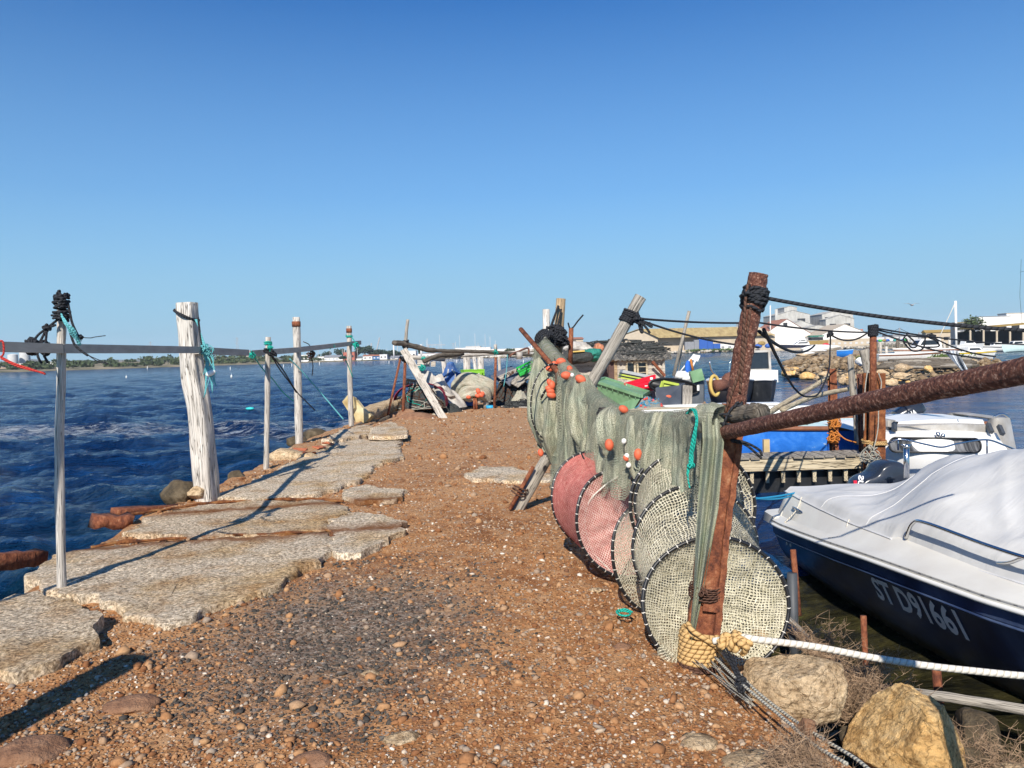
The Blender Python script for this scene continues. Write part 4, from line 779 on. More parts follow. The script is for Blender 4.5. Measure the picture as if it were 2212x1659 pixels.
def bundle(pts, rr, mat, parent, seed, name='net_bundle', n=44, amp=.3):
    P = spline(pts, 14); m = len(P); mb = MB(); R2 = [float(np.interp(i / (m - 1), np.linspace(0, 1, len(rr)), rr)) for i in range(m)]
    vs = []; uv = []; fr = frames(P); Ld = 0
    for i, p in enumerate(P):
        if i: Ld += (p - P[i - 1]).length
        for k in range(n + 1):
            a = 2 * math.pi * (k % n) / n; q = i / m
            g = 1 + amp * (.65 * math.sin(a * 6 + seed + 2 * noise.noise(V((q * 2, seed, 0)))) * .5 + noise.noise(V((math.cos(a) * 2.4 + seed, math.sin(a) * 2.4, q * 3))))
            vs.append(p + fr[i][1] * (math.cos(a) * R2[i] * g) + fr[i][2] * (math.sin(a) * R2[i] * g)); uv.append((k / n * .6, Ld))
    w_ = n + 1; mb.add(vs, [[i * w_ + k, i * w_ + k + 1, (i + 1) * w_ + k + 1, (i + 1) * w_ + k] for i in range(m - 1) for k in range(n)] + [[k for k in range(n)], [(m - 1) * w_ + k for k in range(n)][::-1]], uv)
    return mb.build(name, mat, parent)
bundle([A(1322, 888, 5.6), A(1318, 920, 5.5), A(1330, 965, 5.5), A(1333, 1006, 5.5)], [.05, .10, .115, .10, .04], NETL, t, 2)
bundle([A(1372, 900, 5.25), A(1376, 940, 5.2), A(1380, 990, 5.2), A(1385, 1030, 5.2)], [.04, .075, .085, .06], NETL, t, 5)
bundle([A(1436, 896, 4.9), A(1428, 950, 4.85), A(1424, 1010, 4.85), A(1420, 1050, 4.9)], [.06, .1, .115, .07], NETD, t, 9)
bundle([A(1258, 818, 6.9), A(1262, 870, 6.7), A(1280, 930, 6.6), A(1292, 990, 6.6)], [.06, .14, .17, .08], NETD, t, 13)
bundle([A(1200, 800, 8.2), A(1212, 870, 7.9), A(1206, 940, 7.9), A(1200, 1000, 7.9)], [.1, .19, .2, .05], NETD, t, 15)
FLOAT = MT['red_float']
def floats(lst, parent, r=.022):
    for a, b, d, rot, s_ in lst:
        mb = MB(); mb.ell(A(a, b, d), (r * s_ * .92, r * s_ * .68, r * s_ * .68), 3, Matrix.Rotation(rot, 3, 'Y')); mb.build('float', FLOAT, parent)
floats([(1316, 961, 5.28, 1.5, 2.1), (1379, 982, 5.02, 1.5, 2.0), (1212, 781, 7.9, .1, 2.6), (1198, 789, 7.9, 1.3, 2.2), (1187, 797, 7.9, .2, 2.0), (1231, 798, 7.5, 1.2, 2.0), (1223, 811, 7.3, .1, 2.6), (1254, 819, 6.75, .5, 2.5), (1187, 826, 7.7, 1.3, 1.9), (1192, 832, 7.7, 1.5, 2.4), (1186, 839, 7.7, .2, 2.0), (1189, 845, 7.7, .3, 2.2), (1191, 853, 7.7, .4, 2.4), (1347, 884, 5.38, .5, 1.8), (1168, 978, 7.7, 1.4, 2.0), (1352, 990, 5.15, 1.0, 1.1)], t)
WF = MT['white_paint']
for a, b, d in ((1348, 953, 5.2), (1358, 1005, 5.15), (1354, 985, 5.15), (1470, 925, 4.6), (1236, 810, 7.2)):
    mb = MB(); mb.ell(A(a, b, d), (.018, .014, .02), 2); mb.build('cork', WF, t)
# oval hoop net hanging at the far end
t = thing('hanging_hoop_net', 'tall narrow net bag with a thin hoop hanging at the far pipe end', 'hoop net', tuple(A(1180, 900, 8.0)))
def elring(cx, cy, rx, ry, d, gx=0, gy=0, rot=0, n=72):
    return [A(cx + rx * math.cos(a) * math.cos(rot) - ry * math.sin(a) * math.sin(rot), cy + rx * math.cos(a) * math.sin(rot) + ry * math.sin(a) * math.cos(rot), d + gx * math.cos(a) + gy * math.sin(a)) for a in [2 * math.pi * i / n for i in range(n + 1)]]
m, nt, b, out = newmat('taped_hoop'); sp = N(nt, 'SeparateXYZ'); L(nt, coords(nt, 'UV'), sp.inputs[0])
k = math_(nt, 'LESS_THAN', math_(nt, 'FRACT', math_(nt, 'ADD', math_(nt, 'MULTIPLY', sp.outputs[0], 1 / .062), math_(nt, 'MULTIPLY', nz(nt, coords(nt, 'UV'), 3), .5))), .075)
L(nt, mixc(nt, k, (.012, .012, .014), (.74, .70, .62)), b.inputs['Base Color']); b.inputs['Roughness'].default_value = .42; bump(nt, b, k, .6, .004); MT['hoop'] = m
bundle([A(1172, 778, 8.2), A(1176, 830, 8.1), A(1186, 900, 8.05), A(1194, 950, 8.05), A(1196, 990, 8.05)], [.09, .16, .21, .17, .04], NETD, t, 21, 'netting', 50, .18)
mb = MB(); mb.tube(elring(1190, 868, 43, 82, 7.85, .1, 0, .08), .008, 8, False); mb.build('hoop', MT['hoop'], t); mb = MB(); mb.tube(spline([A(1222, 846, 7.75), A(1214, 834, 7.75), A(1203, 830, 7.75), A(1180, 842, 7.75), A(1168, 862, 7.8)], 8), .012, 8); mb.build('hoop', MT['hoop'], t)
rope([A(1201, 830, 7.7), A(1201, 800, 7.8), A(1198, 770, 8.2)], .008, 'brown_rope', 'dark cord holding the narrow hanging hoop net', seg=6)
# ============================================================ fyke nets (hoops strung with netting)
CREAM = netmat('cream_mesh', (.32, .29, .20), (.68, .63, .50), .019, dens=(.15, .28), sq=True, distort=.012)
CREAMD = netmat('dense_cream_mesh', (.30, .275, .18), (.72, .67, .52), .0165, dens=(.19, .34), sq=True, distort=.009)
PINK = netmat('pink_mesh', (.40, .085, .07), (.66, .26, .22), .015, dens=(.36, .62))
PINKW = netmat('pink_white_mesh', (.62, .30, .26), (.88, .74, .66), .021, dens=(.14, .24))
GREENM = foldnet('greenish_netting_strip', (.13, .145, .10), (.25, .265, .19), (.38, .385, .28), (.56, .55, .42), .15, su=.8)
def ring(parent, cx, cy, rx, ry, d, gx=0, gy=0, rot=0, r=.0112, seed=0):
    P = elring(cx, cy, rx, ry, d, gx, gy, rot); nrm = (P[18] - P[0]).cross(P[36] - P[0]).normalized()
    P = [p + nrm * (.03 * noise.noise(V((math.cos(i / 72 * 6.283), math.sin(i / 72 * 6.283), seed)))) for i, p in enumerate(P)]; P[-1] = P[0]
    mb = MB(); mb.tube(P, r, 10, False); mb.build('hoop', MT['hoop'], parent); return P[:-1]
def cone(P, apex, f0, f1, depthv, mat, parent, name, seed, rings_=16, flow=.03, uvs=1.0, pw=1.3):
    c = sum(P, V((0, 0, 0))) / len(P); n = len(P); mb = MB(); R0 = (P[0] - c).length
    def fn(u, v):
        p = P[int(round(u * n)) % n]; q = f0 + (f1 - f0) * v; tgt = c + apex
        w_ = noise.noise(V((math.cos(u * 6.283) * 2.2, math.sin(u * 6.283) * 2.2, v * 2 + seed)))
        return p.lerp(tgt, q) + depthv * (math.sin(min(1, v ** (1 / pw)) * math.pi / 2)) + depthv.normalized() * (flow * w_ * min(1, v * 3)) - V((0, 0, .05 * v * (1 - v)))
    vs = []; uv = []; 
    for i in range(n + 1):
        for j in range(rings_ + 1):
            p = V(fn(i / n, j / rings_)); vs.append(p); a = i / n * 6.283; rr = R0 * (1 - (f0 + (f1 - f0) * j / rings_)); uv.append((math.cos(a) * rr * uvs, math.sin(a) * rr * uvs) if uvs > 0 else (a * R0, j / rings_ * .5))
    w_ = rings_ + 1; mb.add(vs, [[i * w_ + j, (i + 1) * w_ + j, (i + 1) * w_ + j + 1, i * w_ + j + 1] for i in range(n) for j in range(rings_)], uv); return mb.build(name, mat, parent)
def sleeve(P, Q, mat, parent, seed, pinch=.06, name='mesh_sleeve'):
    n = len(P); mb = MB(); c0 = sum(P, V((0, 0, 0))) / n; c1 = sum(Q, V((0, 0, 0))) / n
    def fn(u, v):
        i = int(round(u * n)) % n; p = P[i].lerp(Q[i], v); c = c0.lerp(c1, v); return p + (c - p) * (pinch * math.sin(v * math.pi) * (1 + .6 * noise.noise(V((u * 9, v, seed))))) - V((0, 0, .02 * math.sin(v * math.pi)))
    mb.grid(fn, n, 8, (2.4, (c1 - c0).length + .05)); return mb.build(name, mat, parent)
t = thing('fyke_net', 'cream mesh fyke net of five black hoops hung behind the rusty post', 'fyke net', tuple(A(1500, 1400, 4.3)))
RF = ring(t, 1546, 1308, 158, 148, 4.24, .03, -.06, .10, seed=1)
RD = ring(t, 1501, 1186, 134, 137, 4.52, .05, -.05, .05, seed=2)
RC2 = ring(t, 1488, 1090, 116, 117, 4.78, .05, 0, 0, seed=3)
RC1 = ring(t, 1496, 1094, 135, 130, 4.86, .08, 0, .05, seed=4)
RE = ring(t, 1408, 1205, 84, 122, 4.98, .14, 0, -.15, seed=5)
bk = V((.02, .26, .02))
cone(RF, V((0, 0, -.04)), 0, .93, V((.0, .13, 0)), CREAMD, t, 'mesh_funnel', 1); cone(RF, V((0, 0, .02)), 0, .9, V((0, .2, 0)), CREAMD, t, 'mesh_funnel', 6, flow=.05)
cone(RD, V((0, 0, 0)), 0, .85, V((0, .2, 0)), CREAM, t, 'mesh_funnel', 2); cone(RC2, V((0, 0, -.1)), 0, .97, V((0, .12, 0)), CREAM, t, 'mesh_funnel', 3); cone(RC1, V((0, 0, -.05)), 0, .97, V((0, .16, 0)), CREAM, t, 'mesh_funnel', 4); cone(RE, V((0, 0, 0)), 0, .97, V((.0, .12, 0)), CREAM, t, 'mesh_funnel', 5)
sleeve(RF, RD, CREAM, t, 1); sleeve(RD, RC2, CREAM, t, 2); sleeve(RC1, RE, CREAM, t, 3)
bundle([A(1428, 1395, 4.16), A(1442, 1424, 4.14), A(1466, 1440, 4.12)], [.02, .05, .02], CREAMD, t, 3, 'net_tail', 30)
t = thing('fyke_net', 'pink mesh fyke net with two black hoops, left of the cream hoops', 'fyke net', tuple(A(1320, 1243, 5.5)))
RB = ring(t, 1343, 1131, 97, 117, 5.5, .12, 0, -.32, seed=7); RA = ring(t, 1288, 1080, 95, 106, 6.1, .14, 0, -.25, seed=8)
cone(RB, V((.04, 0, -.05)), 0, .97, V((.02, .10, 0)), PINK, t, 'mesh_funnel', 7); cone(RA, V((.03, 0, -.05)), 0, .97, V((.02, .10, 0)), PINK, t, 'mesh_funnel', 8); cone(RA, V((0, 0, 0)), 0, .95, V((0, .03, 0)), PINKW, t, 'mesh_funnel', 9); cone(RB, V((0, 0, 0)), 0, .97, V((0, .02, 0)), PINKW, t, 'mesh_funnel', 10)
sleeve(RB, RA, PINK, t, 4)
mb = MB(); mb.tube(spline([A(1342, 1024, 5.45), A(1305, 1050, 5.45), A(1272, 1085, 5.46), A(1264, 1130, 5.46), A(1280, 1190, 5.45), A(1318, 1232, 5.45)], 8), .006, 6); mb.tube([A(1344, 1028, 5.45), A(1376, 1070, 5.35), A(1400, 1092, 5.3)], .004, 6); mb.build('cord', MT['white_rope'], t)
rope([[A(1344, 1022, 5.42), A(1358, 1032, 5.36), A(1380, 1050, 5.3), A(1396, 1058, 5.25)], [A(1256, 980, 6.0), A(1270, 1008, 5.98), A(1287, 1040, 5.95)]], .006, 'black_rope', 'thin black cord across the pink hoops')
# greenish netting strip beside the post + teal cord
mb = MB()
def fstrip(u, v):
    x0 = np.interp(v, [0, .12, .4, .7, 1], [1516, 1518, 1506, 1499, 1486]); x1 = np.interp(v, [0, .12, .4, .7, 1], [1560, 1564, 1552, 1524, 1494]); y = 893 + 512 * v
    d = np.interp(v, [0, .1, .4, 1], [4.14, 4.0, 4.06, 4.08]) - .05 * math.sin(u * 3.14) + .022 * math.sin(u * 15 + v * 2) + .02 * noise.noise(V((u * 6, v * 5, 1)))
    return A(x0 + (x1 - x0) * u, y, d)
mb.grid(fstrip, 40, 90, (.16, 1.2)); o = mb.build('net_strip', GREENM); tag(o, 'narrow greenish net strip hanging down along the left side of the rusty post', 'fishing net')
bundle_ = MB(); o = None
t = thing('net_roll', 'rolled dark netting over the driftwood pole end beside the rusty post', 'fishing net', tuple(A(1535, 905, 4.15)))
bundle([A(1512, 900, 4.25), A(1530, 903, 4.2), A(1548, 904, 4.12), A(1562, 905, 4.07)], [.07, .085, .082, .07], NETL, t, 4, 'netting', 36, .12)
def hang(pts, n, r, sp, mat, label):
    ch = [spline([A(a + random.uniform(-sp, sp), b + random.uniform(-2, 2), d + random.uniform(-.015, .015)) for a, b, d in pts], 7) for _ in range(n)]; return rope(ch, r, mat, label, raw=True)
hang([(1485, 892, 4.18), (1494, 885, 4.12), (1502, 890, 4.04), (1503, 915, 3.98), (1497, 960, 3.98), (1492, 1000, 3.98), (1490, 1012, 3.98)], 8, .0045, 4, 'teal_rope', 'bright teal cord hanky looped over the driftwood pole, hanging down')
rope([knot(A(1492, 1005, 3.97), .022, 3, 22), spline([A(1490, 1010, 3.97), A(1486, 1030, 3.97), A(1490, 1055, 3.97)]), spline([A(1486, 1005, 3.97), A(1484, 1028, 3.97)])], .0045, 'teal_rope', 'teal knot and tail at the lower end of the hanging cord', raw=True)
rope([spline([G(1332, 1324, .012), G(1345, 1320, .012), G(1362, 1324, .012), G(1355, 1330, .012), G(1338, 1328, .012), G(1332, 1320, .012), G(1350, 1316, .014), G(1366, 1322, .012)])], .006, 'teal_rope', 'short teal cord end lying on the gravel left of the front hoop', raw=True)
# ------------------------------------------------------------ mooring ropes at the front
rope([spline([A(1540, 1385, DP - .12), A(1575, 1380, 3.95), A(1600, 1376, 3.9), A(1640, 1382, 3.85), A(1760, 1397, 3.85), A(1900, 1423, 3.82), A(2080, 1447, 3.75), A(2300, 1462, 3.7), V((2.84, 3.68, .05)), V((2.97, 3.66, .185))], 14)], .0175, 'white_rope', 'thick white twisted mooring rope running from the post to the right edge', raw=True, n=12)
rope([knot(A(1592, 1388, 3.88), .055, 3, 18), knot(A(1606, 1396, 3.84), .045, 9, 14), knot(A(1572, 1385, 3.9), .05, 10, 14)], .0145, 'tan_rope', 'yellowed rope knot where the white mooring rope leaves the post', raw=True, n=9)
rope([spline([A(1560, 1410, 3.95), A(1620, 1480, 3.62), A(1700, 1545, 3.3), A(1780, 1598, 3.0), A(1850, 1640, 2.8), A(1920, 1700, 2.6)]), spline([A(1545, 1420, 3.95), A(1600, 1475, 3.62), A(1690, 1550, 3.25), A(1760, 1610, 2.95), A(1830, 1650, 2.75)])], .0075, 'grey_rope', 'two thin pale ropes crossing the boulders to the bottom right corner', raw=True)
rope([spline([A(1556, 1392, 3.95), A(1575, 1425, 3.8), A(1592, 1462, 3.68), A(1605, 1490, 3.6)]), spline([A(1562, 1386, 3.95), A(1582, 1425, 3.79), A(1602, 1470, 3.66)]), knot(A(1606, 1485, 3.6), .03, 3, 16), knot(A(1600, 1470, 3.62), .028, 6, 12)], .008, 'black_rope', 'black cord tied along the thin pale ropes beside the boulder', raw=True)
rr_ = random.Random(9)
ch = [spline([A(1520 + rr_.uniform(-30, 20), 1432 + rr_.uniform(-8, 8), 4.0), A(1570 + rr_.uniform(-12, 12), 1470 + rr_.uniform(-10, 10), 3.75), A(1630 + rr_.uniform(-12, 12), 1520 + rr_.uniform(-8, 8), 3.5)], 6) for _ in range(9)]
rope(ch, .0022, 'grey_rope', 'fine pale net threads lying on the earth below the post foot', raw=True)
# ============================================================ navy motor boat under a grey cover
NAVY = pm('navy_gelcoat', [(.35, (.016, .026, .066)), (.52, (.032, .054, .13)), (.66, (.085, .12, .21))], 1.6, 8, .3, .12, .006, 20, dist=.6)
COVER = None
_nt = NAVY.node_tree; _b = _nt.nodes['Principled BSDF']; _src = _b.inputs['Base Color'].links[0].from_socket; _gp = N(_nt, 'NewGeometry').outputs['Position']; _sx = N(_nt, 'SeparateXYZ'); L(_nt, _gp, _sx.inputs[0])
_w = math_(_nt, 'ADD', _sx.outputs[2], math_(_nt, 'MULTIPLY', nz(_nt, coords(_nt, 'Object', (1, 1, .3)), 6, 6, .7), .16)); L(_nt, mixc(_nt, ramp(_nt, math_(_nt, 'ADD', _w, 1.0), [(.53, (1, 1, 1)), (.62, (0, 0, 0))]), _src, (.10, .085, .05)), _b.inputs['Base Color'])
m, nt, b, out = newmat('grey_boat_cover'); vec = coords(nt, 'Object'); f = nz(nt, vec, 2.0, 6, .6, .5)
L(nt, ramp(nt, f, [(.3, (.50, .495, .48)), (.6, (.61, .605, .59)), (.8, (.68, .675, .66))]), b.inputs['Base Color']); b.inputs['Roughness'].default_value = .55; b.inputs['Specular IOR Level'].default_value = .35
wv = nz(nt, coords(nt, 'Object', (1.0, 2.0, 1)), 2.2, 4, .5, 1.0); bump(nt, b, math_(nt, 'ADD', math_(nt, 'MULTIPLY', wv, 1.0), math_(nt, 'MULTIPLY', nz(nt, vec, 120, 2), .015)), .2, .05); COVER = m
ST = [7.62, 7.3, 6.8, 6.2, 5.6, 5.0, 4.4, 3.8, 3.2, 2.7, 2.35]
XR = [2.56, 2.55, 2.55, 2.56, 2.59, 2.63, 2.71, 2.85, 3.07, 3.33, 3.62]
ZR = [-.15, -.13, -.085, -.03, .025, .07, .10, .135, .165, .19, .20]
XW = [2.70, 2.70, 2.72, 2.76, 2.82, 2.90, 3.0, 3.14, 3.32, 3.5, 3.64]
ZC = [.17, .17, .17, .175, .19, .205, .22, .235, .25, .26, .26]
XC = [2.74, 2.73, 2.73, 2.74, 2.78, 2.84, 2.93, 3.06, 3.25, 3.45, 3.63]
BC = 3.62
def ip(tab, y): return float(np.interp(-y, [-s for s in ST], tab))
bt = thing('motor_boat', 'navy and white motor boat under a grey cover, moored along the right edge', 'boat', (BC, 5, WATER))
rings = []
YS = np.linspace(7.62, 2.35, 44)
for y in YS:
    xr, zr, xw = ip(XR, y), ip(ZR, y), ip(XW, y); half = [V((xr, y, zr)), V((xr + .01, y, zr - .10)), V((xr + .035, y, zr - .125)), V((xr + (xw - xr) * .55, y, (zr - .1 + WATER) / 2)), V((xw, y, WATER + .05)), V((xw + .04, y, WATER + .02)), V((xw + .16 * (BC - xw), y, WATER - .10)), V((BC, y, WATER - .28))]
    rings.append(half + [V((2 * BC - p.x, y, p.z)) for p in half[-2::-1]])
mb = MB(); mb.loft(rings, cap=True, close=False); mb.build('hull', NAVY, bt, smooth=True, auto=35)
rings = []
for y in YS:
    xr, zr, xc, zc = ip(XR, y), ip(ZR, y), ip(XC, y), ip(ZC, y)
    half = [V((xr - .012, y, zr - .015)), V((xr - .016, y, zr + .035)), V((xr + .05, y, zr + .055)), V((xr + .085, y, zr + .07)), V((xc - .02, y, zc - .03)), V((xc + .03, y, zc)), V((xc + .2, y, zc - .015)), V((min(BC, xc + .5), y, zc - .2))]
    rings.append(half + [V((2 * BC - p.x, y, p.z)) for p in half[::-1]])
mb = MB(); mb.loft(rings, cap=True, close=False); mb.build('deck', MT['cream_gel'], bt, smooth=True, auto=45)
# transom with rounded quarter and swim platform
mb = MB(); pr_ = [(2.545, 7.58), (2.545, 7.84), (2.60, 7.92), (2.75, 7.97), (4.49, 7.97), (4.64, 7.92), (4.695, 7.84), (4.695, 7.58)]; mb.prism(pr_, -.17, -.085, inset=.012)
mb.build('swim_platform', MT['cream_gel'], bt, auto=40)
mb = MB(); rings = []
for q, (dy, zc) in enumerate(((0, .0), (.10, .0), (.19, -.02), (.24, -.07), (.27, -.25))):
    y = 7.60 + dy; xr = 2.62 + .02 * q; half = [V((xr, y, -.12)), V((xr + .05, y, zc * .5)), V((2.74 + .015 * q, y, .15 + zc)), V((2.80 + .015 * q, y, .18 + zc)), V((BC, y, .18 + zc))]
    rings.append(half + [V((2 * BC - p.x, y, p.z)) for p in half[-2::-1]])
mb.loft(rings, cap=True, close=False); mb.build('transom', MT['cream_gel'], bt, auto=50)
m, nt, b, out = newmat('rub_rail'); sp = N(nt, 'SeparateXYZ'); L(nt, coords(nt, 'UV'), sp.inputs[0]); k = math_(nt, 'LESS_THAN', math_(nt, 'FRACT', math_(nt, 'MULTIPLY', sp.outputs[0], 9)), .78)
L(nt, mixc(nt, k, (.14, .14, .15), (.30, .30, .31)), b.inputs['Base Color']); b.inputs['Roughness'].default_value = .4
mb = MB(); mb.tube([V((ip(XR, y) - .006, y, ip(ZR, y) + .026)) for y in np.linspace(7.6, 2.4, 60)], .011, 8); mb.build('rubbing_strake', m, bt)
mb = MB(); mb.tube([V((ip(XR, y) - .022, y, ip(ZR, y) - .004)) for y in np.linspace(7.6, 2.4, 60)], .016, 8); mb.build('gunwale_lip', MT['white_paint'], bt)
mb = MB(); mb.tube([V((ip(XR, y) + .012, y, ip(ZR, y) - .115)) for y in np.linspace(7.55, 2.6, 60)], .009, 6); mb.build('hull_crease', NAVY, bt)
# cover
ZRDG = [(7.72, .19), (7.4, .21), (7.07, .36), (6.6, .54), (6.0, .72), (5.4, .84), (4.6, .93), (3.8, .84), (3.0, .6), (2.4, .34)]
def zridge(y): return float(np.interp(-y, [-a for a, _ in ZRDG], [b_ for _, b_ in ZRDG]))
def lower_edge(y):   # skirts between the grab-rail feet hang a bit lower
    return .0
def cov(u, v):
    y = 7.72 - 5.35 * v; s = u * 2 - 1; xc = ip(XC, min(y, 7.6)) + .0; zc = ip(ZC, min(y, 7.6)) + .018; zr = zridge(y); hw = BC - xc + .015
    a = abs(s); x = BC + s * hw; drop = .045 * sstep(.93, 1, a) + (.07 * sstep(.9, 1, a) * (.5 + .5 * math.sin(y * 2.4 + .4)) if y < 5.6 else 0)
    z = zc + (zr - zc) * (1 - a ** 1.25) - drop
    tn = .026 * math.sin(y * 4.2 + a * 4.5 * (1 if s < 0 else -1)) + .009 * math.sin(y * 11 - a * 7 + 1) * (1 - a) + .05 * noise.noise(V((s * 1.6, y * 1.2, 2))) + .008 * noise.noise(V((s * 6, y * 5, 5)))
    tn += .022 * (1 - abs(math.sin(y * 2.3 + a * 1.9 + .6 * noise.noise(V((a * 2, y, 1)))))) ** 3 + .014 * (1 - abs(math.sin(y * 3.7 - a * 3.1 + 1))) ** 4
    tent = -.07 * math.sin(math.pi * a) * (1 + math.cos((y - 6.5) * 3.2)) * .5
    return V((x, y, z + (tn + tent) * min(1, (1 - a) * 3.5) * min(1, max(.15, (7.7 - y) * 2))))
mb = MB(); mb.grid(cov, 90, 150); mb.build('cover', COVER, bt)
mb = MB(); mb.tube([cov(.0, v) + V((-.004, 0, .0)) for v in np.linspace(0, 1, 90)], .007, 6); mb.tube([cov(u, .17 + .06 * u) + V((0, 0, .004)) for u in np.linspace(0, .5, 40)], .0025, 5); mb.tube([cov(u, .32) + V((0, 0, .003)) for u in np.linspace(0, .5, 40)], .002, 5); mb.build('cover_seam', MT['dark_grey_plastic'] if False else flat('seam_tape', (.6, .6, .61), .7), bt)
for y in (7.25, 6.25):
    mb = MB(); mb.tube(spline([V((ip(XC, y) - .01, y, .17)), V((ip(XC, y) - .07, y - .02, .05)), V((ip(XR, y) + .02, y + .05, ip(ZR, y) + .04))], 6), .007, 6); mb.build('cover_tie', MT['white_rope'], bt)
# grab rails, cleat, lamp post
mb = MB(); mb.tube(spline([V((2.80, 5.48, .20)), V((2.80, 5.38, .33)), V((2.80, 5.2, .37)), V((2.86, 4.6, .36)), V((2.93, 4.2, .36)), V((3.05, 3.8, .37)), V((3.2, 3.3, .36))], 8), .0125, 10); mb.tube(spline([V((2.93, 4.85, .20)), V((2.92, 4.55, .27)), V((2.90, 4.35, .36))], 6), .0115, 10); mb.build('grab_rail', MT['chrome'], bt)
mb = MB(); mb.tube(spline([V((2.69, 7.35, .03)), V((2.66, 7.32, .06)), V((2.66, 7.15, .06)), V((2.69, 7.1, .03))], 5), .009, 8); mb.ell(V((2.685, 7.28, .00)), (.006, .055, .05), 2); mb.build('cleat', MT['chrome'], bt)
c = A(1958, 1010, 7.35); mb = MB(); mb.tube([c - V((0, 0, .1)), A(1958, 965, 7.35)], .026, 14); mb.tube([A(1958, 966, 7.35), A(1958, 961, 7.35)], .034, 14); mb.tube([A(1946, 961, 7.35), A(1970, 961, 7.35)], .006, 6); mb.build('chrome_post', MT['chrome'], bt)
for y in (7.32, 7.22):
    mb = MB(); mb.ell(V((ip(XR, y) + .045, y, ip(ZR, y) - .16)), (.006, .018, .018), 2); mb.build('drain', MT['white_paint'], bt)
mb = MB(); mb.ell(V((2.705, 7.30, -.015)), (.004, .045, .05), 2); mb.build('round_badge', MT['white_paint'], bt)
mb = MB()
for k in range(8):
    a = k * math.pi / 4; mb.beam(V((2.697, 7.30, -.015)), V((2.697, 7.30 + math.cos(a) * .04, -.015 + math.sin(a) * .045)), .006, .012, w1=.002, h1=.002, up=(1, 0, 0))
mb.build('badge_star', MT['black_plastic'], bt)
# registration letters laid on the hull side
def text_mesh(s, bold=.03):
    cu = bpy.data.curves.new('txt', 'FONT'); cu.body = s; cu.size = 1; cu.offset = bold; cu.resolution_u = 3; cu.fill_mode = 'FRONT'
    ob = bpy.data.objects.new('txt', cu); COL.objects.link(ob); bpy.context.view_layer.update()
    me = bpy.data.meshes.new_from_object(ob.evaluated_get(bpy.context.evaluated_depsgraph_get())); b_ = bmesh.new(); b_.from_mesh(me); bmesh.ops.triangulate(b_, faces=b_.faces); bmesh.ops.subdivide_edges(b_, edges=[e for e in b_.edges if e.calc_length() > .3], cuts=1, use_grid_fill=False)
    vs = [v.co.copy() for v in b_.verts]; b_.verts.index_update(); fs = [[v.index for v in f.verts] for f in b_.faces]; b_.free(); bpy.data.objects.remove(ob); bpy.data.curves.remove(cu); bpy.data.meshes.remove(me); return vs, fs
def text_on(s, fn, mat, parent, name, bold=.03):
    vs, fs = text_mesh(s, bold); w_ = max(v.x for v in vs); h_ = max(v.y for v in vs); mb = MB(); mb.add([fn(v.x / w_, v.y / h_) for v in vs], fs); return mb.build(name, mat, parent, smooth=False)
LETTER = flat('letter_grey', (.88, .88, .88), .6)
def side(y, q):   # q 0 at water, 1 under the crease
    xr, zr, xw = ip(XR, y), ip(ZR, y), ip(XW, y); a = V((xw, y, WATER + .05)); m_ = V((xr + (xw - xr) * .55, y, (zr - .1 + WATER) / 2)); b_ = V((xr + .035, y, zr - .125))
    return a.lerp(m_, q * 2) if q < .5 else m_.lerp(b_, q * 2 - 1)
YA, YB = 5.68, 4.72
def onhull(u, v):
    y = YA + (YB - YA) * u; q = .55 + .40 * v; p = side(y, q); return p + V((-.006, 0, .002))
text_on('ST D91661', onhull, LETTER, bt, 'registration_letters', .03)
# outboard motor on the transom
def outboard(parent, c, s, yaw, txt, txtcol, mat, extra=None, name='outboard_motor'):
    M = Matrix.Translation(c) @ Matrix.Rotation(yaw, 4, 'Z') @ Matrix.Scale(s, 4); mb = MB(); rings = []
    for z, wx, wy, oy in ((-.02, .10, .16, 0), (.03, .15, .22, 0), (.16, .165, .25, .01), (.28, .16, .24, .0), (.36, .135, .20, -.02), (.40, .09, .13, -.04)):
        rings.append([V((math.copysign(abs(math.cos(a)) ** .65, math.cos(a)) * wx, oy + math.copysign(abs(math.sin(a)) ** .65, math.sin(a)) * wy, z)) for a in [2 * math.pi * k / 28 for k in range(28)]])
    mb.loft(rings); mb.xf(M); cowl = mb.build('cowling', mat, parent, auto=50)
    mb = MB(); mb.loft([[V((math.cos(a) * wx, math.sin(a) * wy + .02, z)) for a in [2 * math.pi * k / 16 for k in range(16)]] for z, wx, wy in ((-.75, .03, .09), (-.4, .045, .1), (-.1, .07, .12), (0, .09, .14))]); mb.xf(M); mb.build('motor_leg', MT['black_plastic'], parent)
    mb = MB(); mb.box((0, -.2, -.08), (.16, .12, .22)); mb.xf(M); mb.build('motor_bracket', MT['dark_grey_plastic'], parent, smooth=False)
    def fn(u, v): return M @ V((-.169, .13 - .26 * u if True else 0, .10 + .085 * v))
    if txt: text_on(txt, fn, txtcol, cowl, 'motor_lettering')
    if extra:
        mb = MB(); mb.box((-.162, .16, .06), (.012, .05, .10)); mb.xf(M); mb.build('red_mark', flat('red_decal', (.6, .02, .05)), cowl, smooth=False)
MOT = flat('dark_blue_cowl', (.022, .028, .042), .25, .2, 6, .02, .5)
ob_ = thing('outboard_motor', 'dark outboard motor cowl tilted up on the stern of the navy boat', 'outboard motor', (3.95, 8.15, -.2)); bt2 = ob_
sil = spline([A(*q, 8.1) for q in ((1842, 1075), (1837, 1050), (1850, 1034), (1878, 1021), (1892, 1003), (1913, 994), (1936, 996), (1948, 1012), (1951, 1050), (1950, 1080))], 6)
cs = sum(sil, V((0, 0, 0))) / len(sil); rg = [[cs + (p - cs) * k + V((.0, dy, 0)) for p in sil] for k, dy in ((.72, -.17), (.90, -.155), (.98, -.10), (1, 0), (.98, .10), (.88, .16), (.70, .18))]
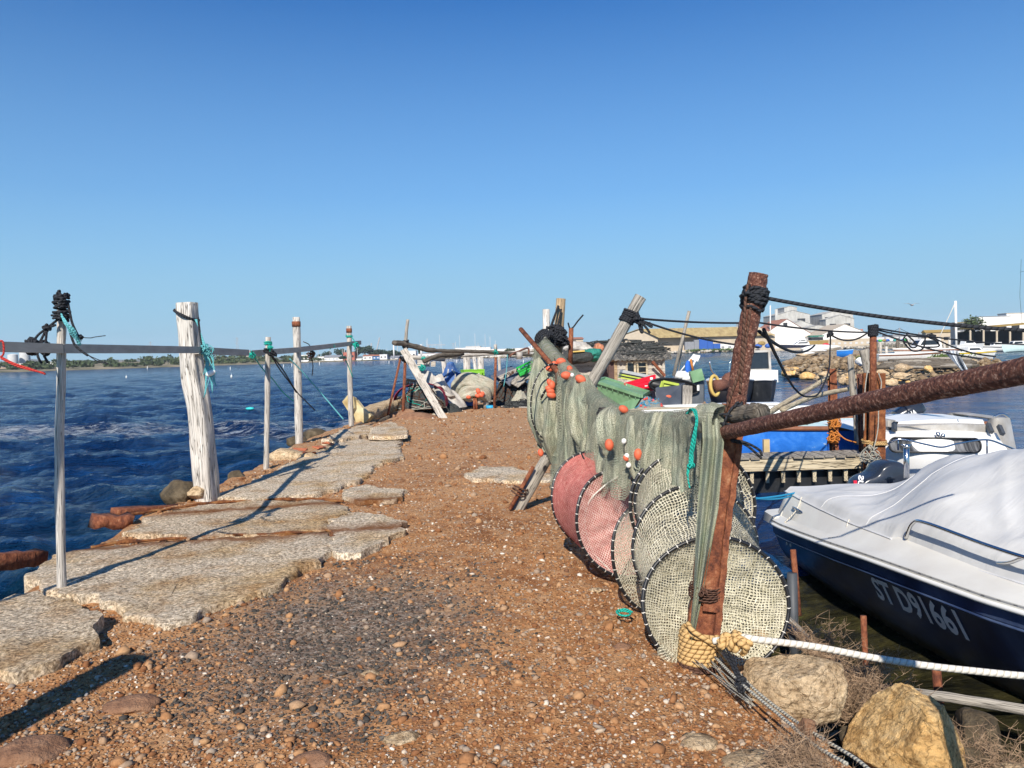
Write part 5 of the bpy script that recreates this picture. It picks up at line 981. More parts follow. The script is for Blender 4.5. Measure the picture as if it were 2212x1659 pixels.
mb = MB(); mb.loft(rg); cw_ = mb.build('cowling', MOT, ob_, auto=60)
mb = MB(); mb.tube([cs - V((0, 0, .1)), cs - V((0, 0, .5))], [.13, .09], 14); mb.build('motor_leg', MT['black_plastic'], ob_)
text_on('US', lambda u, v: A(1853 + 5 * v + 2 * u, 1052 - 26 * u + 2 * v, 7.90).lerp(A(1862, 1040, 7.90), 0) + V((.0 + .03 * v, 0, 0)), LETTER, cw_, 'motor_lettering')
mb = MB(); mb.beam(A(1848, 1052, 7.905), A(1847, 1038, 7.905), .035, .012, up=(0, 1, 0)); mb.build('red_mark', flat('red_decal', (.6, .02, .05)), cw_, smooth=False)
# near stakes, black tube and sticks in the water
rod([A(1726, 1330, 5.5), A(1713, 1187, 5.55)], .021, 'reddish rusty rod standing in the black tube by the navy hull', 'rusty_stake'); mb = MB(); mb.tube([A(1716, 1400, 5.5) - V((0, 0, .3)), A(1711, 1238, 5.5)], .036, 14); tag(mb.build('plastic_tube', MT['dark_grey_plastic']), 'black plastic tube sleeve standing in the water by the navy hull', 'tube')
rod([A(1872, 1420, 4.9) - V((0, 0, .3)), A(1865, 1330, 4.9)], .019, 'rusty stake behind the dry bush in the dark water', 'rusty_stake'); rod([A(2037, 1540, 4.05) - V((0, 0, .2)), A(2022, 1440, 4.15)], .024, 'rusty stake under the white mooring rope at the right', 'rusty_stake')
for a, b_, r_, lab in ((A(1640, 1290, 5.3), A(1768, 1415, 4.75), .045, 'pale wooden pole slanting into the water behind the front hoop'), (A(1905, 1488, 4.05), A(2290, 1548, 3.7), .026, 'thin pale wooden pole lying low at the right edge below the mooring rope')):
    mb = MB(); mb.tube(spline([a, a.lerp(b_, .5) + V((0, 0, .01)), b_], 8), r_, 12, wob=.15); tag(mb.build('wooden_pole', MT['wood_grey']), lab, 'pole')
rope([sag(A(1625, 1078, 6.8), A(1725, 1063, 7.6), .01), sag(A(1625, 1075, 6.8), A(1722, 1067, 7.6), .03)], .010, 'blue_rope', 'light blue mooring lines to the stern of the navy boat', raw=True)
# ============================================================ generic boat hull
def hullpts(Lb, B, Hf, n=24, flare=.82, sheer=.12, deep=.25):
    R_ = []
    for i in range(n + 1):
        t_ = i / n; x = -Lb / 2 + Lb * t_; hb = B / 2 * (1 - max(0, (t_ - .45) / .55) ** 2.3) * (1 - .12 * max(0, .25 - t_) * 4); hb = max(hb, .015); zg = Hf * (1 + sheer * 2 * max(0, t_ - .4) ** 1.5 * 2); rk = .12 * Lb * max(0, (t_ - .8) / .2) ** 2
        half = [V((x + rk * .9, hb, zg)), V((x + rk * .6, hb * (flare + .12), zg * .5)), V((x + rk * .25, hb * flare, .02)), V((x, hb * flare * .7, -deep * .6)), V((x - 0, 0, -deep))]
        R_.append((half, hb, zg, x + rk * .9))
    return R_
def boat(name, label, loc, rz, Lb, B, Hf, hullm, deckm, group=None, cabin=None, stripe=None, trim=None, win='glass_dark', extra=None, cat='boat', mast=None):
    t = thing(name, label, cat, tuple(loc), group); M = Matrix.Translation(V(loc)) @ Matrix.Rotation(rz, 4, 'Z'); hp = hullpts(Lb, B, Hf)
    mb = MB(); mb.loft([h + [V((p.x, -p.y, p.z)) for p in h[-2::-1]] for h, *_ in hp], True, False); mb.xf(M); mb.build('hull', hullm, t, auto=40)
    mb = MB(); mb.loft([[V((x, hb - .01, zg - .01)), V((x, hb * .5, zg + .03)), V((x, -hb * .5, zg + .03)), V((x, -hb + .01, zg - .01))] for h, hb, zg, x in hp], True, False); mb.xf(M); mb.build('deck', deckm, t, auto=40)
    tm = trim or deckm
    mb = MB()
    for s in (1, -1): mb.tube([V((x, s * hb, zg)) for h, hb, zg, x in hp], .03 + B * .008, 6)
    mb.xf(M); mb.build('gunwale', tm, t)
    if stripe:
        mb = MB()
        for s in (1, -1): mb.tube([V(h[1].lerp(h[0], .55)[:]) * 1 if s > 0 else V((h[1].lerp(h[0], .55).x, -h[1].lerp(h[0], .55).y, h[1].lerp(h[0], .55).z)) for h, *_ in hp], Hf * .11, 6)
        mb.xf(M); mb.build('stripe', stripe, t)
    if cabin:
        for (x0, x1, w_, z0, z1, sl) in cabin:
            zz = Hf + z0; mb = MB(); c8 = lambda x, w2, z: [V((x, w2, z)), V((x, -w2, z))]
            q = [V((x0, -w_ / 2, zz)), V((x1, -w_ / 2, zz)), V((x1, w_ / 2, zz)), V((x0, w_ / 2, zz))]; p = [V((x0 + sl * .2, -w_ * .44, Hf + z1)), V((x1 - sl, -w_ * .44, Hf + z1)), V((x1 - sl, w_ * .44, Hf + z1)), V((x0 + sl * .2, w_ * .44, Hf + z1))]
            mb.add(q + p, [[0, 1, 5, 4], [1, 2, 6, 5], [2, 3, 7, 6], [3, 0, 4, 7], [4, 5, 6, 7], [3, 2, 1, 0]]); mb.xf(M); cb = mb.build('cabin', deckm, t, smooth=False)
            def band_(a, b_, c_, d_):   # window pane set just proud of a face
                n_ = (b_ - a).cross(d_ - a).normalized() * -.0; f_ = lambda u, v: a.lerp(b_, u).lerp(d_.lerp(c_, u), v)
                ctr = f_(.5, .5); o_ = (ctr - V(((x0 + x1) / 2, 0, ctr.z))); o_.z = 0; o_ = o_.normalized() * .012
                return [f_(.1, .42) + o_, f_(.9, .42) + o_, f_(.88, .86) + o_, f_(.12, .86) + o_]
            for fa in ([q[0], q[1], p[1], p[0]], [q[1], q[2], p[2], p[1]], [q[2], q[3], p[3], p[2]]):
                mb = MB(); mb.add(band_(*fa), [[0, 1, 2, 3]]); mb.xf(M); mb.build('window', MT[win], cb, smooth=False)
    if mast:
        mb = MB(); mb.tube([V((mast[0], 0, Hf)), V((mast[0], 0, mast[1]))], mast[2], 6); mb.xf(M); mb.build('mast', MT['chrome'] if False else MT['white_paint'], t)
    return t, M
# ------------------------------------------------------------ wooden pontoon
pt = thing('wooden_pontoon', 'low wooden pontoon with a pale timber edge beam behind the navy boat', 'pontoon', (4.2, 11.4, -.4))
pa, pb = A(1560, 1010, 11.2), A(1880, 1006, 11.2); zt_ = A(1700, 988, 11.2).z; pa.z = pb.z = zt_ - .10
ax = (pb - pa).normalized(); ay = V((-ax.y, ax.x, 0))
mb = MB(); mb.beam(pa - ax * 1.6, pb + ax * .15, .09, .17, seg=24, jit=.003); mb.build('edge_beam', MT['wood_pale'], pt, smooth=False)
mb = MB(); mb.beam(pa - ax * 1.6 + ay * .38, pb + ax * .15 + ay * .38, .09, .17, seg=8); mb.build('edge_beam', MT['wood_grey'], pt, smooth=False)
Lp = (pb - pa).length + 1.6; k = 0
while k * .155 < Lp and k < 60:
    p = pa - ax * 1.55 + ax * (k * .155) + V((0, 0, .105 + random.uniform(-.004, .004))); mb = MB(); mb.beam(p - ay * random.uniform(.05, .10), p + ay * .46, .135, .03, jit=.003); mb.build('deck_board', MT['wood_grey'], pt, smooth=False); k += 1
for k in range(22):
    p = pa - ax * 1.4 + ax * (k * .23); p.z -= .19
    if (p - pb).dot(ax) > 0: break
    mb = MB(); mb.beam(p + ay * .02, p + ay * .35 + ax * .08, .05, .17); mb.build('joist', MT['wood_pale'], pt, smooth=False)
mb = MB(); mb.beam(pa - ax * 1.6 + ay * .3 - V((0, 0, .30)), pb + ay * .3 - V((0, 0, .30)), .3, .34, seg=4); mb.build('pontoon_float', MT['black_plastic'], pt, smooth=False)
# rusty jetty posts and stakes
def hpile(px, d, wpx, label, mat='rust_orange', hx=.9):
    p0, p1 = A(*px[0], d), A(*px[1], d); w_ = wpx / F * d; p0.z = WATER - .5; mb = MB(); up = V((0, 1, 0)); mb.beam(p0 + V((0, -w_ * .4, 0)), p1 + V((0, -w_ * .4, 0)), w_, w_ * .13, up, 14, .005); mb.beam(p0 + V((0, w_ * .4, 0)), p1 + V((0, w_ * .4, 0)), w_, w_ * .13, up, 14, .005); mb.beam(p0, p1, w_ * .13, w_ * .68, up, 14, .004); return tag(mb.build('rusty_pile', MT[mat], smooth=False), label, 'pile', 'rusty piles by the pontoon')
hpile(((1888, 1010), (1888, 806)), 11.0, 34, 'thick rust-orange steel pile at the pontoon end, thin pipe rising from it'); hpile(((1868, 990), (1861, 808)), 11.4, 15, 'dark narrow rusty pile left of the thick pile', 'rust_dark')
rod([A(1886, 880, 10.9), A(1886, 704, 10.9)], .047, 'rusty pipe post with a black rope cap on top of the thick pile', 'rusty_pipe_post'); hpile(((1804, 985), (1797, 797)), 11.9, 15, 'slim rusty pile with orange cord, left of the stakes', 'rust')
rope([coil(A(1886, 726, 10.9), A(1886, 702, 10.9), .06, 7, .15, 14, 2)], .014, 'black_rope', 'black rope wound round the pipe post top', raw=True)
for px, d, r_, lab in ((((1871, 990), (1845, 880), (1836, 770)), 11.6, .04, 'grey wooden stake leaning left of the rusty piles'), (((1850, 960), (1846, 860), (1838, 765)), 12.4, .035, 'thin grey stake behind the dark pile'), (((1880, 820), (1866, 700 + 55)), 12.2, .075, 'old grey timber post behind the thick pile')):
    mb = MB(); mb.tube(spline([A(*p, d) for p in px], 6), r_, 10, wob=.2); tag(mb.build('wooden_stake', MT['wood_grey']), lab, 'stake')
for px, lab in ((((1640, 905, 9.0), (1700, 868, 10.2), (1765, 830, 11.6), (1797, 806, 12.0)), 'long pale pole slanting up to the slim rusty pile'), (((1690, 885, 9.6), (1760, 856, 10.8), (1845, 838, 12.0)), 'second pale pole slanting up behind the rusty pipe')):
    mb = MB(); mb.tube(spline([A(*p) for p in px], 8), .035, 10, wob=.15); tag(mb.build('wooden_pole', MT['wood_pale']), lab, 'pole')
rope([knot(A(1800, 945, 11.7), .12, 3, 40), knot(A(1802, 915, 11.7), .1, 4, 30), coil(A(1803, 922, 11.9), A(1802, 905, 11.9), .09, 4, .3, seed=3), spline([A(1806, 930, 11.7), A(1825, 948, 11.6), A(1850, 956, 11.5)])], .009, 'orange_rope', 'orange cord tangled on the slim rusty pile', raw=True)
rope([knot(A(1880, 985, 10.7), .16, 5, 46), spline([A(1898, 880, 10.7), A(1896, 930, 10.7), A(1884, 980, 10.7), A(1872, 1010, 10.7)]), spline([A(1874, 800, 10.8), A(1868, 850, 10.8), A(1866, 930, 10.8)]), spline([A(1898, 806, 10.8), A(1904, 830, 10.8), A(1896, 870, 10.8)])], .008, 'grey_rope', 'grey cord tangle round the foot of the thick pile', raw=True)
rope([coil(A(1889, 950, 11.0), A(1889, 960, 11.0), .16, 3, .15, seed=4)], .011, 'tan_rope', 'tan rope turns round the thick pile just above the pontoon', raw=True)
# black lines strung between piles and the spit
rope([sag(A(1640, 716, DP + .3), A(1760, 746, 9), .1), sag(A(1650, 712, 4.3), A(1715, 838, 8.0), .02), spline([A(1715, 838, 8), A(1730, 852, 8.4), A(1748, 857, 8.8), A(1770, 848, 9.4), A(1790, 800, 10.5), A(1793, 755, 11), A(1794, 720, 11)])], .011, 'black_rope', 'black rope drooping in a loop from the rusty post to the jetty', raw=True)
rope([sag(A(1793, 722, 11), A(1882, 712, 10.9), .12), sag(A(1893, 712, 10.9), A(2015, 728, 12.5), .03), sag(A(1893, 716, 10.9), A(2120, 775, 10.5), .05), sag(A(2015, 728, 12.5), A(2150, 770, 11), .06), sag(A(1893, 709, 10.9), A(2260, 745, 14), .06), knot(A(1793, 722, 11), .05, 3, 20), knot(A(2014, 727, 12.5), .06, 6, 20)], .0125, 'black_rope', 'black lines strung from the capped pipe post out to the right', raw=True)
rope([spline([A(1956, 724, 12), A(1952, 738, 12), A(1972, 758, 12), A(1994, 752, 12), A(2000, 726, 12), A(2012, 724, 12), A(2018, 732, 12), A(2028, 748, 12), A(1990, 750, 12)]), spline([A(1958, 722, 12), A(1975, 738, 12), A(1980, 748, 12), A(1968, 750, 12), A(1956, 730, 12)])], .013, 'black_rope', 'loose curl of black rope hanging on the strung lines', raw=True)
mb = MB(); mb.grid(lambda u, v: A(2052 + 34 * v + (-12 + 24 * u) * (1.3 - .7 * v), 757 + 45 * v, 12 + .12 * math.sin(u * 9 + v * 4)), 14, 16); tag(mb.build('plastic_sheet', flat('milky_plastic', (.66, .68, .7), .35)), 'torn whitish plastic sheet caught on the strung lines', 'plastic sheet')
# ------------------------------------------------------------ blue boat, white cabin boat, others
BLUE = pm('worn_blue_paint', [(.30, (.016, .13, .50)), (.50, (.03, .19, .68)), (.60, (.06, .25, .74)), (.655, (.55, .66, .74))], 2.5, 10, .45, .2, .006, 12, dist=.5, nrough=.7)
AQUA = flat('pale_aqua_paint', (.52, .68, .68), .45, .1, 4, .1); VARN = flat('brown_varnish', (.20, .08, .04), .4, .3, 8)
c = A(1700, 985, 14.6); c.z = WATER
t, M = boat('fishing_boat', 'worn blue wooden boat with a brown gunwale moored behind the pontoon', c + V((.3, .5, 0)), math.pi, 6.8, 2.1, .62, BLUE, AQUA, trim=VARN)
mb = MB(); mb.box((.3, -1.02, .79), (5.0, .05, .22)); mb.xf(M); mb.build('washboard', MT['white_paint'], t, smooth=False)
mb = MB(); mb.beam(V((-.2, .2, .72)), V((1.9, -.4, .74)), .9, .05); mb.xf(M); mb.build('hatch_board', MT['wood_pale'], t, smooth=False)
for i, (a, b_) in enumerate(((1655, 968), (1795, 966))):
    p = A(a, b_, 13.0); mb = MB(); mb.box(p, (.10, .08, .30)); tag(mb.build('boat_fender', BLUE if i else flat('tan_patch', (.5, .38, .2)), smooth=False), ['tan board patch hung on the blue hull', 'dark blue fender hung on the blue hull beside the slim pile'][i], 'fender')
c = A(1560, 893, 18.3); c.z = -.03
for k, (a0, a1, yy, d, lab) in enumerate((((1392), 1702, 886, 18.5, 'upper white plank stack beyond the hanging net'), ((1380), 1560, 893, 17.2, 'grey-white plank below the white stack'), ((1330), 1420, 897, 16.6, 'dull plank edge beyond the net bundles'))):
    p, q = A(a0, yy, d), A(a1, yy - (a1 - a0) * .026, d); mb = MB(); mb.beam(p, q, .5, .07, seg=3, jit=.01); mb.beam(p + V((0, .05, .08)), q + V((-.2, .05, .08)), .4, .05, seg=3, jit=.01); tag(mb.build('plank_stack', MT['white_paint'] if k == 0 else MT['wood_pale'], smooth=False), lab, 'planks')
# white cabin cruiser
cb_ = thing('cabin_boat', 'white cabin boat with one long curtained window moored beyond the grey cover', 'boat', tuple(A(2050, 990, 12.6)))
base = A(2050, 990, 12.6)
def cbp(px, py, d): return A(px, py, d)
WHT = MT['white_paint']; OLDW = pm('chalky_white', [(.3, (.26, .235, .20)), (.5, (.38, .36, .33)), (.7, (.48, .47, .45))], 3, 8, .6, .15, .004, 18)
zs = [(1003, 11.9), (975, 11.85), (948, 11.95), (918, 12.1), (903, 12.3)]
mb = MB(); rings = []
for y, d in ((1040, 12.0), (990, 11.7), (972, 11.72), (950, 11.8), (932, 11.95)):
    e = .0 + (1040 - y) * .05; row = []
    for i in range(25):
        u = i / 24; x = 1890 + e * .6 + (2212 - 11 * e - 1890 - .6 * e) * u; row.append(A(x, y + (6 * (2 * u - 1) ** 2 if y < 960 else 0) + .026 * (2050 - x), d + .55 * (2 * u - 1) ** 2))
    rings.append(row)
rings.append([p + V((0, 2.2, .02)) for p in rings[-1]])
mb.loft(rings, cap=False, close=False); mb.build('hull', WHT, cb_, auto=60)
def slabbox(px0, px1, py0, py1, d, dep, mat, name, sm=True, arch=4, slant=0):
    mb = MB(); rg = []
    for dy, yy in ((0, py1), (0, py0), (dep, py0), (dep, py1)):
        row = []
        for i in range(13):
            u = i / 12; x = px0 + (px1 - px0) * u; ar = arch * (1 - (2 * u - 1) ** 2); p = A(x + slant * (1 if yy == py0 else 0) * (1 - 2 * u), yy - ar - .026 * (x - (px0 + px1) / 2), d + .25 * (2 * u - 1) ** 2); p.y += dy; row.append(p)
        rg.append(row)
    rg.append(rg[0]); mb.loft(rg, False, False); return mb.build(name, mat, cb_, smooth=True, auto=40)
slabbox(1928, 2140, 921, 940, 12.15, 1.3, OLDW, 'coach_roof'); slabbox(1936, 2128, 909, 922, 12.4, 1.2, WHT, 'hatch', arch=3, slant=5)
slabbox(2120, 2196, 904, 975, 12.6, 1.2, OLDW, 'side_locker', arch=1, slant=14); slabbox(1905, 1936, 908, 930, 12.6, .6, OLDW, 'side_locker', arch=0)
for x, y0, y1 in ((1932, 914, 930), (2134, 916, 934), (2158, 920, 938)):
    mb = MB(); mb.beam(A(x, y0, 12.35), A(x + (8 if x > 2000 else 0), y1, 12.2), .06, .06, up=(0, 1, 0)); mb.build('hatch_slide', MT['dark_grey_plastic'], cb_, smooth=False)
def wsp(u, v, g=0):   # long rounded window outline
    x0, x1, y0, y1 = 1921 - g, 2119 + g, 946 - g * .8, 979 + g * .8; return x0 + (x1 - x0) * u, y0 + (y1 - y0) * v + 10 * (u - .5) + .0
def rr_outline(x0, x1, y0, y1, r, n=8):
    out = []
    for cx, cy, a0 in ((x1 - r, y0 + r, -90), (x1 - r, y1 - r, 0), (x0 + r, y1 - r, 90), (x0 + r, y0 + r, 180)):
        for k in range(n + 1):
            a = math.radians(a0 + 90 * k / n); out.append((cx + math.cos(a) * r, cy + math.sin(a) * r))
    return out
ol = [(x, y + .012 * (x - 2020) - 2.5 * (1 - ((x - 2020) / 100) ** 2)) for x, y in rr_outline(1921, 2119, 947, 978, 14)]
wd = lambda x, y, o_=0: A(x, y, 11.62 - o_ + .55 * ((x - 2040) / 160) ** 2 + (960 - y) * .004)
mb = MB(); mb.add([wd(x, y) for x, y in ol], [list(range(len(ol)))]); 
m, nt, b, out = newmat('curtained_glass'); vec = coords(nt, 'Object', (9, 1, .6)); L(nt, ramp(nt, nz(nt, vec, 1.6, 4, .6), [(.38, (.03, .032, .036)), (.5, (.10, .104, .112)), (.7, (.24, .245, .26))]), b.inputs['Base Color']); b.inputs['Roughness'].default_value = .35; b.inputs['Specular IOR Level'].default_value = .15
wn = mb.build('window', m, cb_, smooth=False); mb = MB(); mb.tube([wd(x, y, .015) for x, y in ol + ol[:1]], .014, 8, False); mb.build('window_frame', MT['black_plastic'], wn)
mb = MB(); mb.tube(spline([A(1893, 975, 11.5), A(1930, 952, 11.4), A(1955, 950, 11.35), A(2000, 960, 11.3), A(2035, 966, 11.3), A(2070, 958, 11.3), A(2130, 950, 11.35), A(2170, 962, 11.4), A(2205, 976, 11.5)], 8), .013, 8)
for x, y0, y1 in ((1940, 950, 972), (2132, 950, 985)): mb.tube([A(x, y0, 11.4), A(x, y1, 11.45)], .012, 8)
mb.build('pulpit_rail', MT['chrome'], cb_)
mb = MB(); mb.tube([A(2026, 944, 11.8), A(2026, 934, 11.8)], .03, 10); mb.ell(A(2037, 941, 11.8), (.035, .03, .035), 2); mb.tube(spline([A(2145, 902, 12.9), A(2165, 894, 12.9), A(2182, 904, 12.9)], 6), .02, 8); mb.build('deck_fittings', MT['chrome'], cb_)
ob2 = thing('outboard_motor', 'dark blue outboard tilted up behind the white cabin boat with white letters', 'outboard motor', tuple(A(1965, 905, 14.2)))
p = A(1962, 891, 14.2); Mr = Matrix.Translation(p) @ Matrix.Rotation(math.radians(-24), 4, 'Y'); mb = MB(); rings = []
for x, hy, hz in ((-.28, .10, .05), (-.24, .16, .13), (-.05, .19, .16), (.15, .18, .15), (.26, .12, .11), (.29, .07, .06)): rings.append([V((x, math.copysign(abs(math.cos(a)) ** .7, math.cos(a)) * hy, math.copysign(abs(math.sin(a)) ** .7, math.sin(a)) * hz)) for a in [2 * math.pi * k / 24 for k in range(24)]])
mb.loft(rings); mb.xf(Mr); cw = mb.build('cowling', MOT, ob2, auto=50)
text_on('UA', lambda u, v: Mr @ V((-.10 + .16 * u, -.199, -.05 + .11 * v)), MT['white_paint'], cw, 'motor_lettering')
mb = MB(); mb.box((-.34, 0, -.12), (.14, .16, .3)); mb.xf(Mr); mb.build('motor_bracket', MT['black_plastic'], ob2, smooth=False)
# wheelhouse boat and net-hauler boat beyond
DARKH = pm('scuffed_black_hull', [(.3, (.02, .024, .03)), (.6, (.045, .05, .06)), (.8, (.16, .17, .18))], 2.5, 9, .5, .2, .006)
c = A(1655, 866, 30.5); c.z = WATER
t, M = boat('fishing_boat', 'small boat with a dark scuffed hull and square windscreen, seen bow on', c + V((.05, 1.9, 0)), -math.pi / 2, 4.2, 1.75, .72, DARKH, WHT)
mb = MB(); mb.box((.2, 0, .95), (1.6, 1.5, .5)); mb.xf(M); mb.build('foredeck', WHT, t, smooth=False)
mb = MB()
for s in (-1, 1): mb.beam(V((.3, s * .66, 1.15)), V((.2, s * .66, 2.0)), .09, .09)
mb.beam(V((.2, -.7, 1.98)), V((.2, .7, 1.98)), .09, .09); mb.beam(V((.3, -.7, 1.2)), V((.3, .7, 1.2)), .09, .1); mb.xf(M); ws = mb.build('windscreen_frame', OLDW, t, smooth=False)
mb = MB(); mb.add([M @ V(q) for q in ((.27, -.62, 1.22), (.27, .62, 1.22), (.19, .62, 1.95), (.19, -.62, 1.95))], [[0, 1, 2, 3]]); mb.build('windscreen', MT['glass_dark'], ws, smooth=False)
c = A(1575, 866, 29); c.z = WATER
t, M = boat('fishing_boat', 'black boat with a net hauler wheel partly hidden left of the rusty post', c + V((.5, 1.6, 0)), -math.pi / 2 - .25, 4.4, 1.8, .85, DARKH, WHT)
YEL = flat('yellow_rim', (.6, .42, .12)); HUB = MT['dark_grey_plastic']
c = A(1544, 833, 26.5); mb = MB(); mb.tube(elring(1544, 833, 9, 21, 26.5, .1, 0, -.1, 40), .06, 8, False); mb.build('hauler_wheel', YEL, t); mb = MB(); mb.tube([c, c + V((.45, .2, 0))], .2, 14); mb.ell(c + V((.6, .3, .1)), (.3, .25, .35), 2); mb.build('hauler_drum', MT['rust_dark'], t)
mb = MB(); mb.tube(spline([A(1533, 780, 27), A(1538, 800, 27), A(1550, 812, 27), A(1562, 813, 27), A(1574, 806, 27), A(1577, 780, 27)], 6), .03, 8); mb.build('steel_hoop', MT['chrome'], t)
# ============================================================ gear heaps at the end of the path
BLACKNET = foldnet('black_net_heap', (.008, .009, .009), (.03, .032, .032), (.075, .076, .072), (.17, .165, .15), 0, 2)
BEIGENET = foldnet('beige_net_heap', (.10, .085, .06), (.30, .265, .20), (.48, .44, .35), (.62, .58, .48), 0, 1)
TARPW = pm('dirty_white_tarp', [(.3, (.20, .18, .155)), (.5, (.42, .39, .345)), (.7, (.60, .57, .52))], 3, 8, .7, .6, .03, 5)
TARPB = pm('blue_tarp', [(.3, (.016, .05, .16)), (.55, (.04, .11, .30)), (.75, (.09, .18, .38))], 4, 8, .6, .6, .03, 5)
TARPR = pm('red_tarp', [(.3, (.12, .008, .02)), (.6, (.32, .02, .045)), (.8, (.42, .06, .09))], 4, 8, .7, .6, .03, 6)
def mound_fn(c, rx, ry, h, seed, amp=.22, fq=2.2, skirt=.15):
    c = V(c)
    def fn(u, v):
        a = u * 2 * math.pi; r = v; n1 = noise.fractal(V((math.cos(a) * r * fq, math.sin(a) * r * fq, seed)), 1, 2, 4); n2 = math.sin(a * 7 + seed + 3 * noise.noise(V((math.cos(a), math.sin(a), seed)))) * r * .08
        rr = r * (1 + .14 * noise.noise(V((math.cos(a) * 1.5, math.sin(a) * 1.5, seed + 5))))
        return c + V((math.cos(a) * rx * rr, math.sin(a) * ry * rr, h * max(-.1, (1 - r ** 1.7) * (1 + amp * n1 * 1.6) + amp * .35 * n1 * (1 - r) + n2 * (1 - r) * 2 * amp) - .04))
    return fn
def mound(c, rx, ry, h, mat, seed, parent=None, name='heap', nu=90, nv=30, amp=.22, fq=2.2):
    mb = MB(); mb.grid(mound_fn(c, rx, ry, h, seed, amp, fq), nu, nv, (4, 2)); return mb.build(name, mat, parent)
def tangle(c, rx, ry, h, seed, n, r, mat, parent, name='strands', amp=.22, fq=2.2, ln=.5):
    fn = mound_fn(c, rx, ry, h * 1.03, seed, amp, fq); R = random.Random(seed + 9); mb = MB()
    for _ in range(n):
        u, v = R.random(), R.uniform(.1, .95); pts = []; du, dv = R.uniform(-1, 1) * .06 * ln * 2, R.uniform(-1, 1) * .12 * ln * 2
        for k in range(6): u += du + R.gauss(0, .012); v = max(.02, min(1, v + dv + R.gauss(0, .03))); pts.append(V(fn(u % 1, v)) + V((0, 0, R.uniform(0, .03))))
        mb.tube(spline(pts, 3), r, 4, False)
    return mb.build(name, MT[mat] if isinstance(mat, str) else mat, parent)
def GA(px, y): p = A(px, 800, y); return V((p.x, p.y, H(p.x, p.y)))
t = thing('net_heap', 'heap of black netting with green cord under a red tarp, left of the gear', 'net heap', tuple(GA(905, 21.9)))
c = GA(906, 21.9); c.z = .17; mound(c, .74, .5, .66, BLACKNET, 3, t, 'netting', amp=.2, fq=3); tangle(c, .74, .5, .66, 3, 110, .011, 'brown_rope', t, amp=.2, fq=3); tangle(c, .74, .5, .66, 7, 50, .010, 'grey_rope', t, amp=.2, fq=3); tangle(c, .74, .5, .68, 3, 16, .012, 'teal_rope', t, 'green_cord', amp=.2, fq=3, ln=.3)
mb = MB()
def tarpr(u, v):
    a = math.pi * (u * 1.0); p = c + V((-math.cos(a) * (.74 + .03 * math.sin(v * 9)), .10 + .3 * v, .02 + .66 * math.sin(a) ** .7 * (1 - .06 * v) + .03 * noise.noise(V((u * 7, v * 4, 2))))); return p + V((0, -.38 * abs(math.cos(a)) ** 2 * (1 - v), 0))
mb.grid(tarpr, 50, 10); mb.build('red_tarp', TARPR, t)
for i, (x, lab) in enumerate(((889, 0), (945, 1))):
    p = A(x, 893, 21.3); mb = MB(); mb.box((p.x, p.y, p.z - .02), (.28, .5, .03)); mb.box((p.x + .02, p.y - .05, p.z - .16), (.13, .1, .24)); tag(mb.build('wooden_trestle', MT['wood_pale'], smooth=False), ['low pale trestle under the left side of the black net heap', 'low pale trestle under the right side of the black net heap'][i], 'trestle')
t = thing('plastic_crate', 'dark plastic fish crate tilted on top behind the red tarp', 'crate', tuple(A(890, 835, 22.5)))
def crate(c, sx, sy, sz, Mr, mat, parent, slots=4):
    def bx(mb, p, s): mb.box(V(c) + Mr @ V(p), s, Mr)
    mb = MB(); bx(mb, (0, 0, -sz / 2), (sx, sy, .03))
    for s in (-1, 1):
        bx(mb, (s * sx / 2, 0, sz * .38), (.03, sy, sz * .24)); bx(mb, (0, s * sy / 2, sz * .38), (sx, .03, sz * .24)); bx(mb, (s * sx / 2, 0, -sz * .36), (.03, sy, sz * .2)); bx(mb, (0, s * sy / 2, -sz * .36), (sx, .03, sz * .2)); bx(mb, (s * sx / 2, 0, -.02), (.02, sy, sz * .16)); bx(mb, (0, s * sy / 2, -.02), (sx, .02, sz * .16))
        for k in range(slots + 1):
            bx(mb, (-sx / 2 + sx * k / slots, s * sy / 2, 0), (.04, .025, sz)); bx(mb, (s * sx / 2, -sy / 2 + sy * k / slots, 0), (.025, .04, sz))
    mb.build('crate_body', mat, parent, smooth=False); mb = MB()
    for s in (-1, 1): bx(mb, (0, s * (sy / 2 + .012), sz * .5), (sx + .05, .03, .03)); bx(mb, (s * (sx / 2 + .012), 0, sz * .5), (.03, sy + .05, .03))
    mb.build('crate_rim', mat, parent, smooth=False)
crate(A(893, 829, 22.5), .46, .36, .2, Matrix.Rotation(.18, 3, 'Y') @ Matrix.Rotation(.3, 3, 'Z'), MT['black_plastic'], t)
t = thing('tarp_heap', 'heap covered by a dirty white tarp trailing to the ground', 'tarp', tuple(GA(935, 22.9)))
c = GA(934, 23.0); c.z = .1; mound(c, .95, .6, .96, TARPW, 6, t, 'tarp', amp=.2, fq=2.4)
mb = MB(); mb.grid(lambda u, v: A(935 + 48 * u + 4 * v, 830 + 28 * u ** 1.6 + 12 * v - 4 * math.sin(u * 7), 22.3 - .2 * u + .06 * math.sin(u * 12 + v * 5)), 40, 12); mb.build('tarp_tail', TARPW, t)
tangle(c + V((0, -.1, -.02)), .6, .6, .35, 8, 30, .012, 'black_rope', t, 'loose_rope')
mound(GA(958, 22.4) + V((0, -.1, .0)), .62, .42, .36, BLACKNET, 15, t, 'dark_netting')
t = thing('tarp_heap', 'high heap under a dark blue tarp with pale stripes', 'tarp', tuple(GA(972, 24.5)))
c = GA(975, 24.6); c.z = .05; mound(c, .82, .6, 1.3, TARPB, 11, t, 'tarp', amp=.16, fq=2)
fnb = mound_fn(c, .83, .612, 1.315, 11, .16, 2)
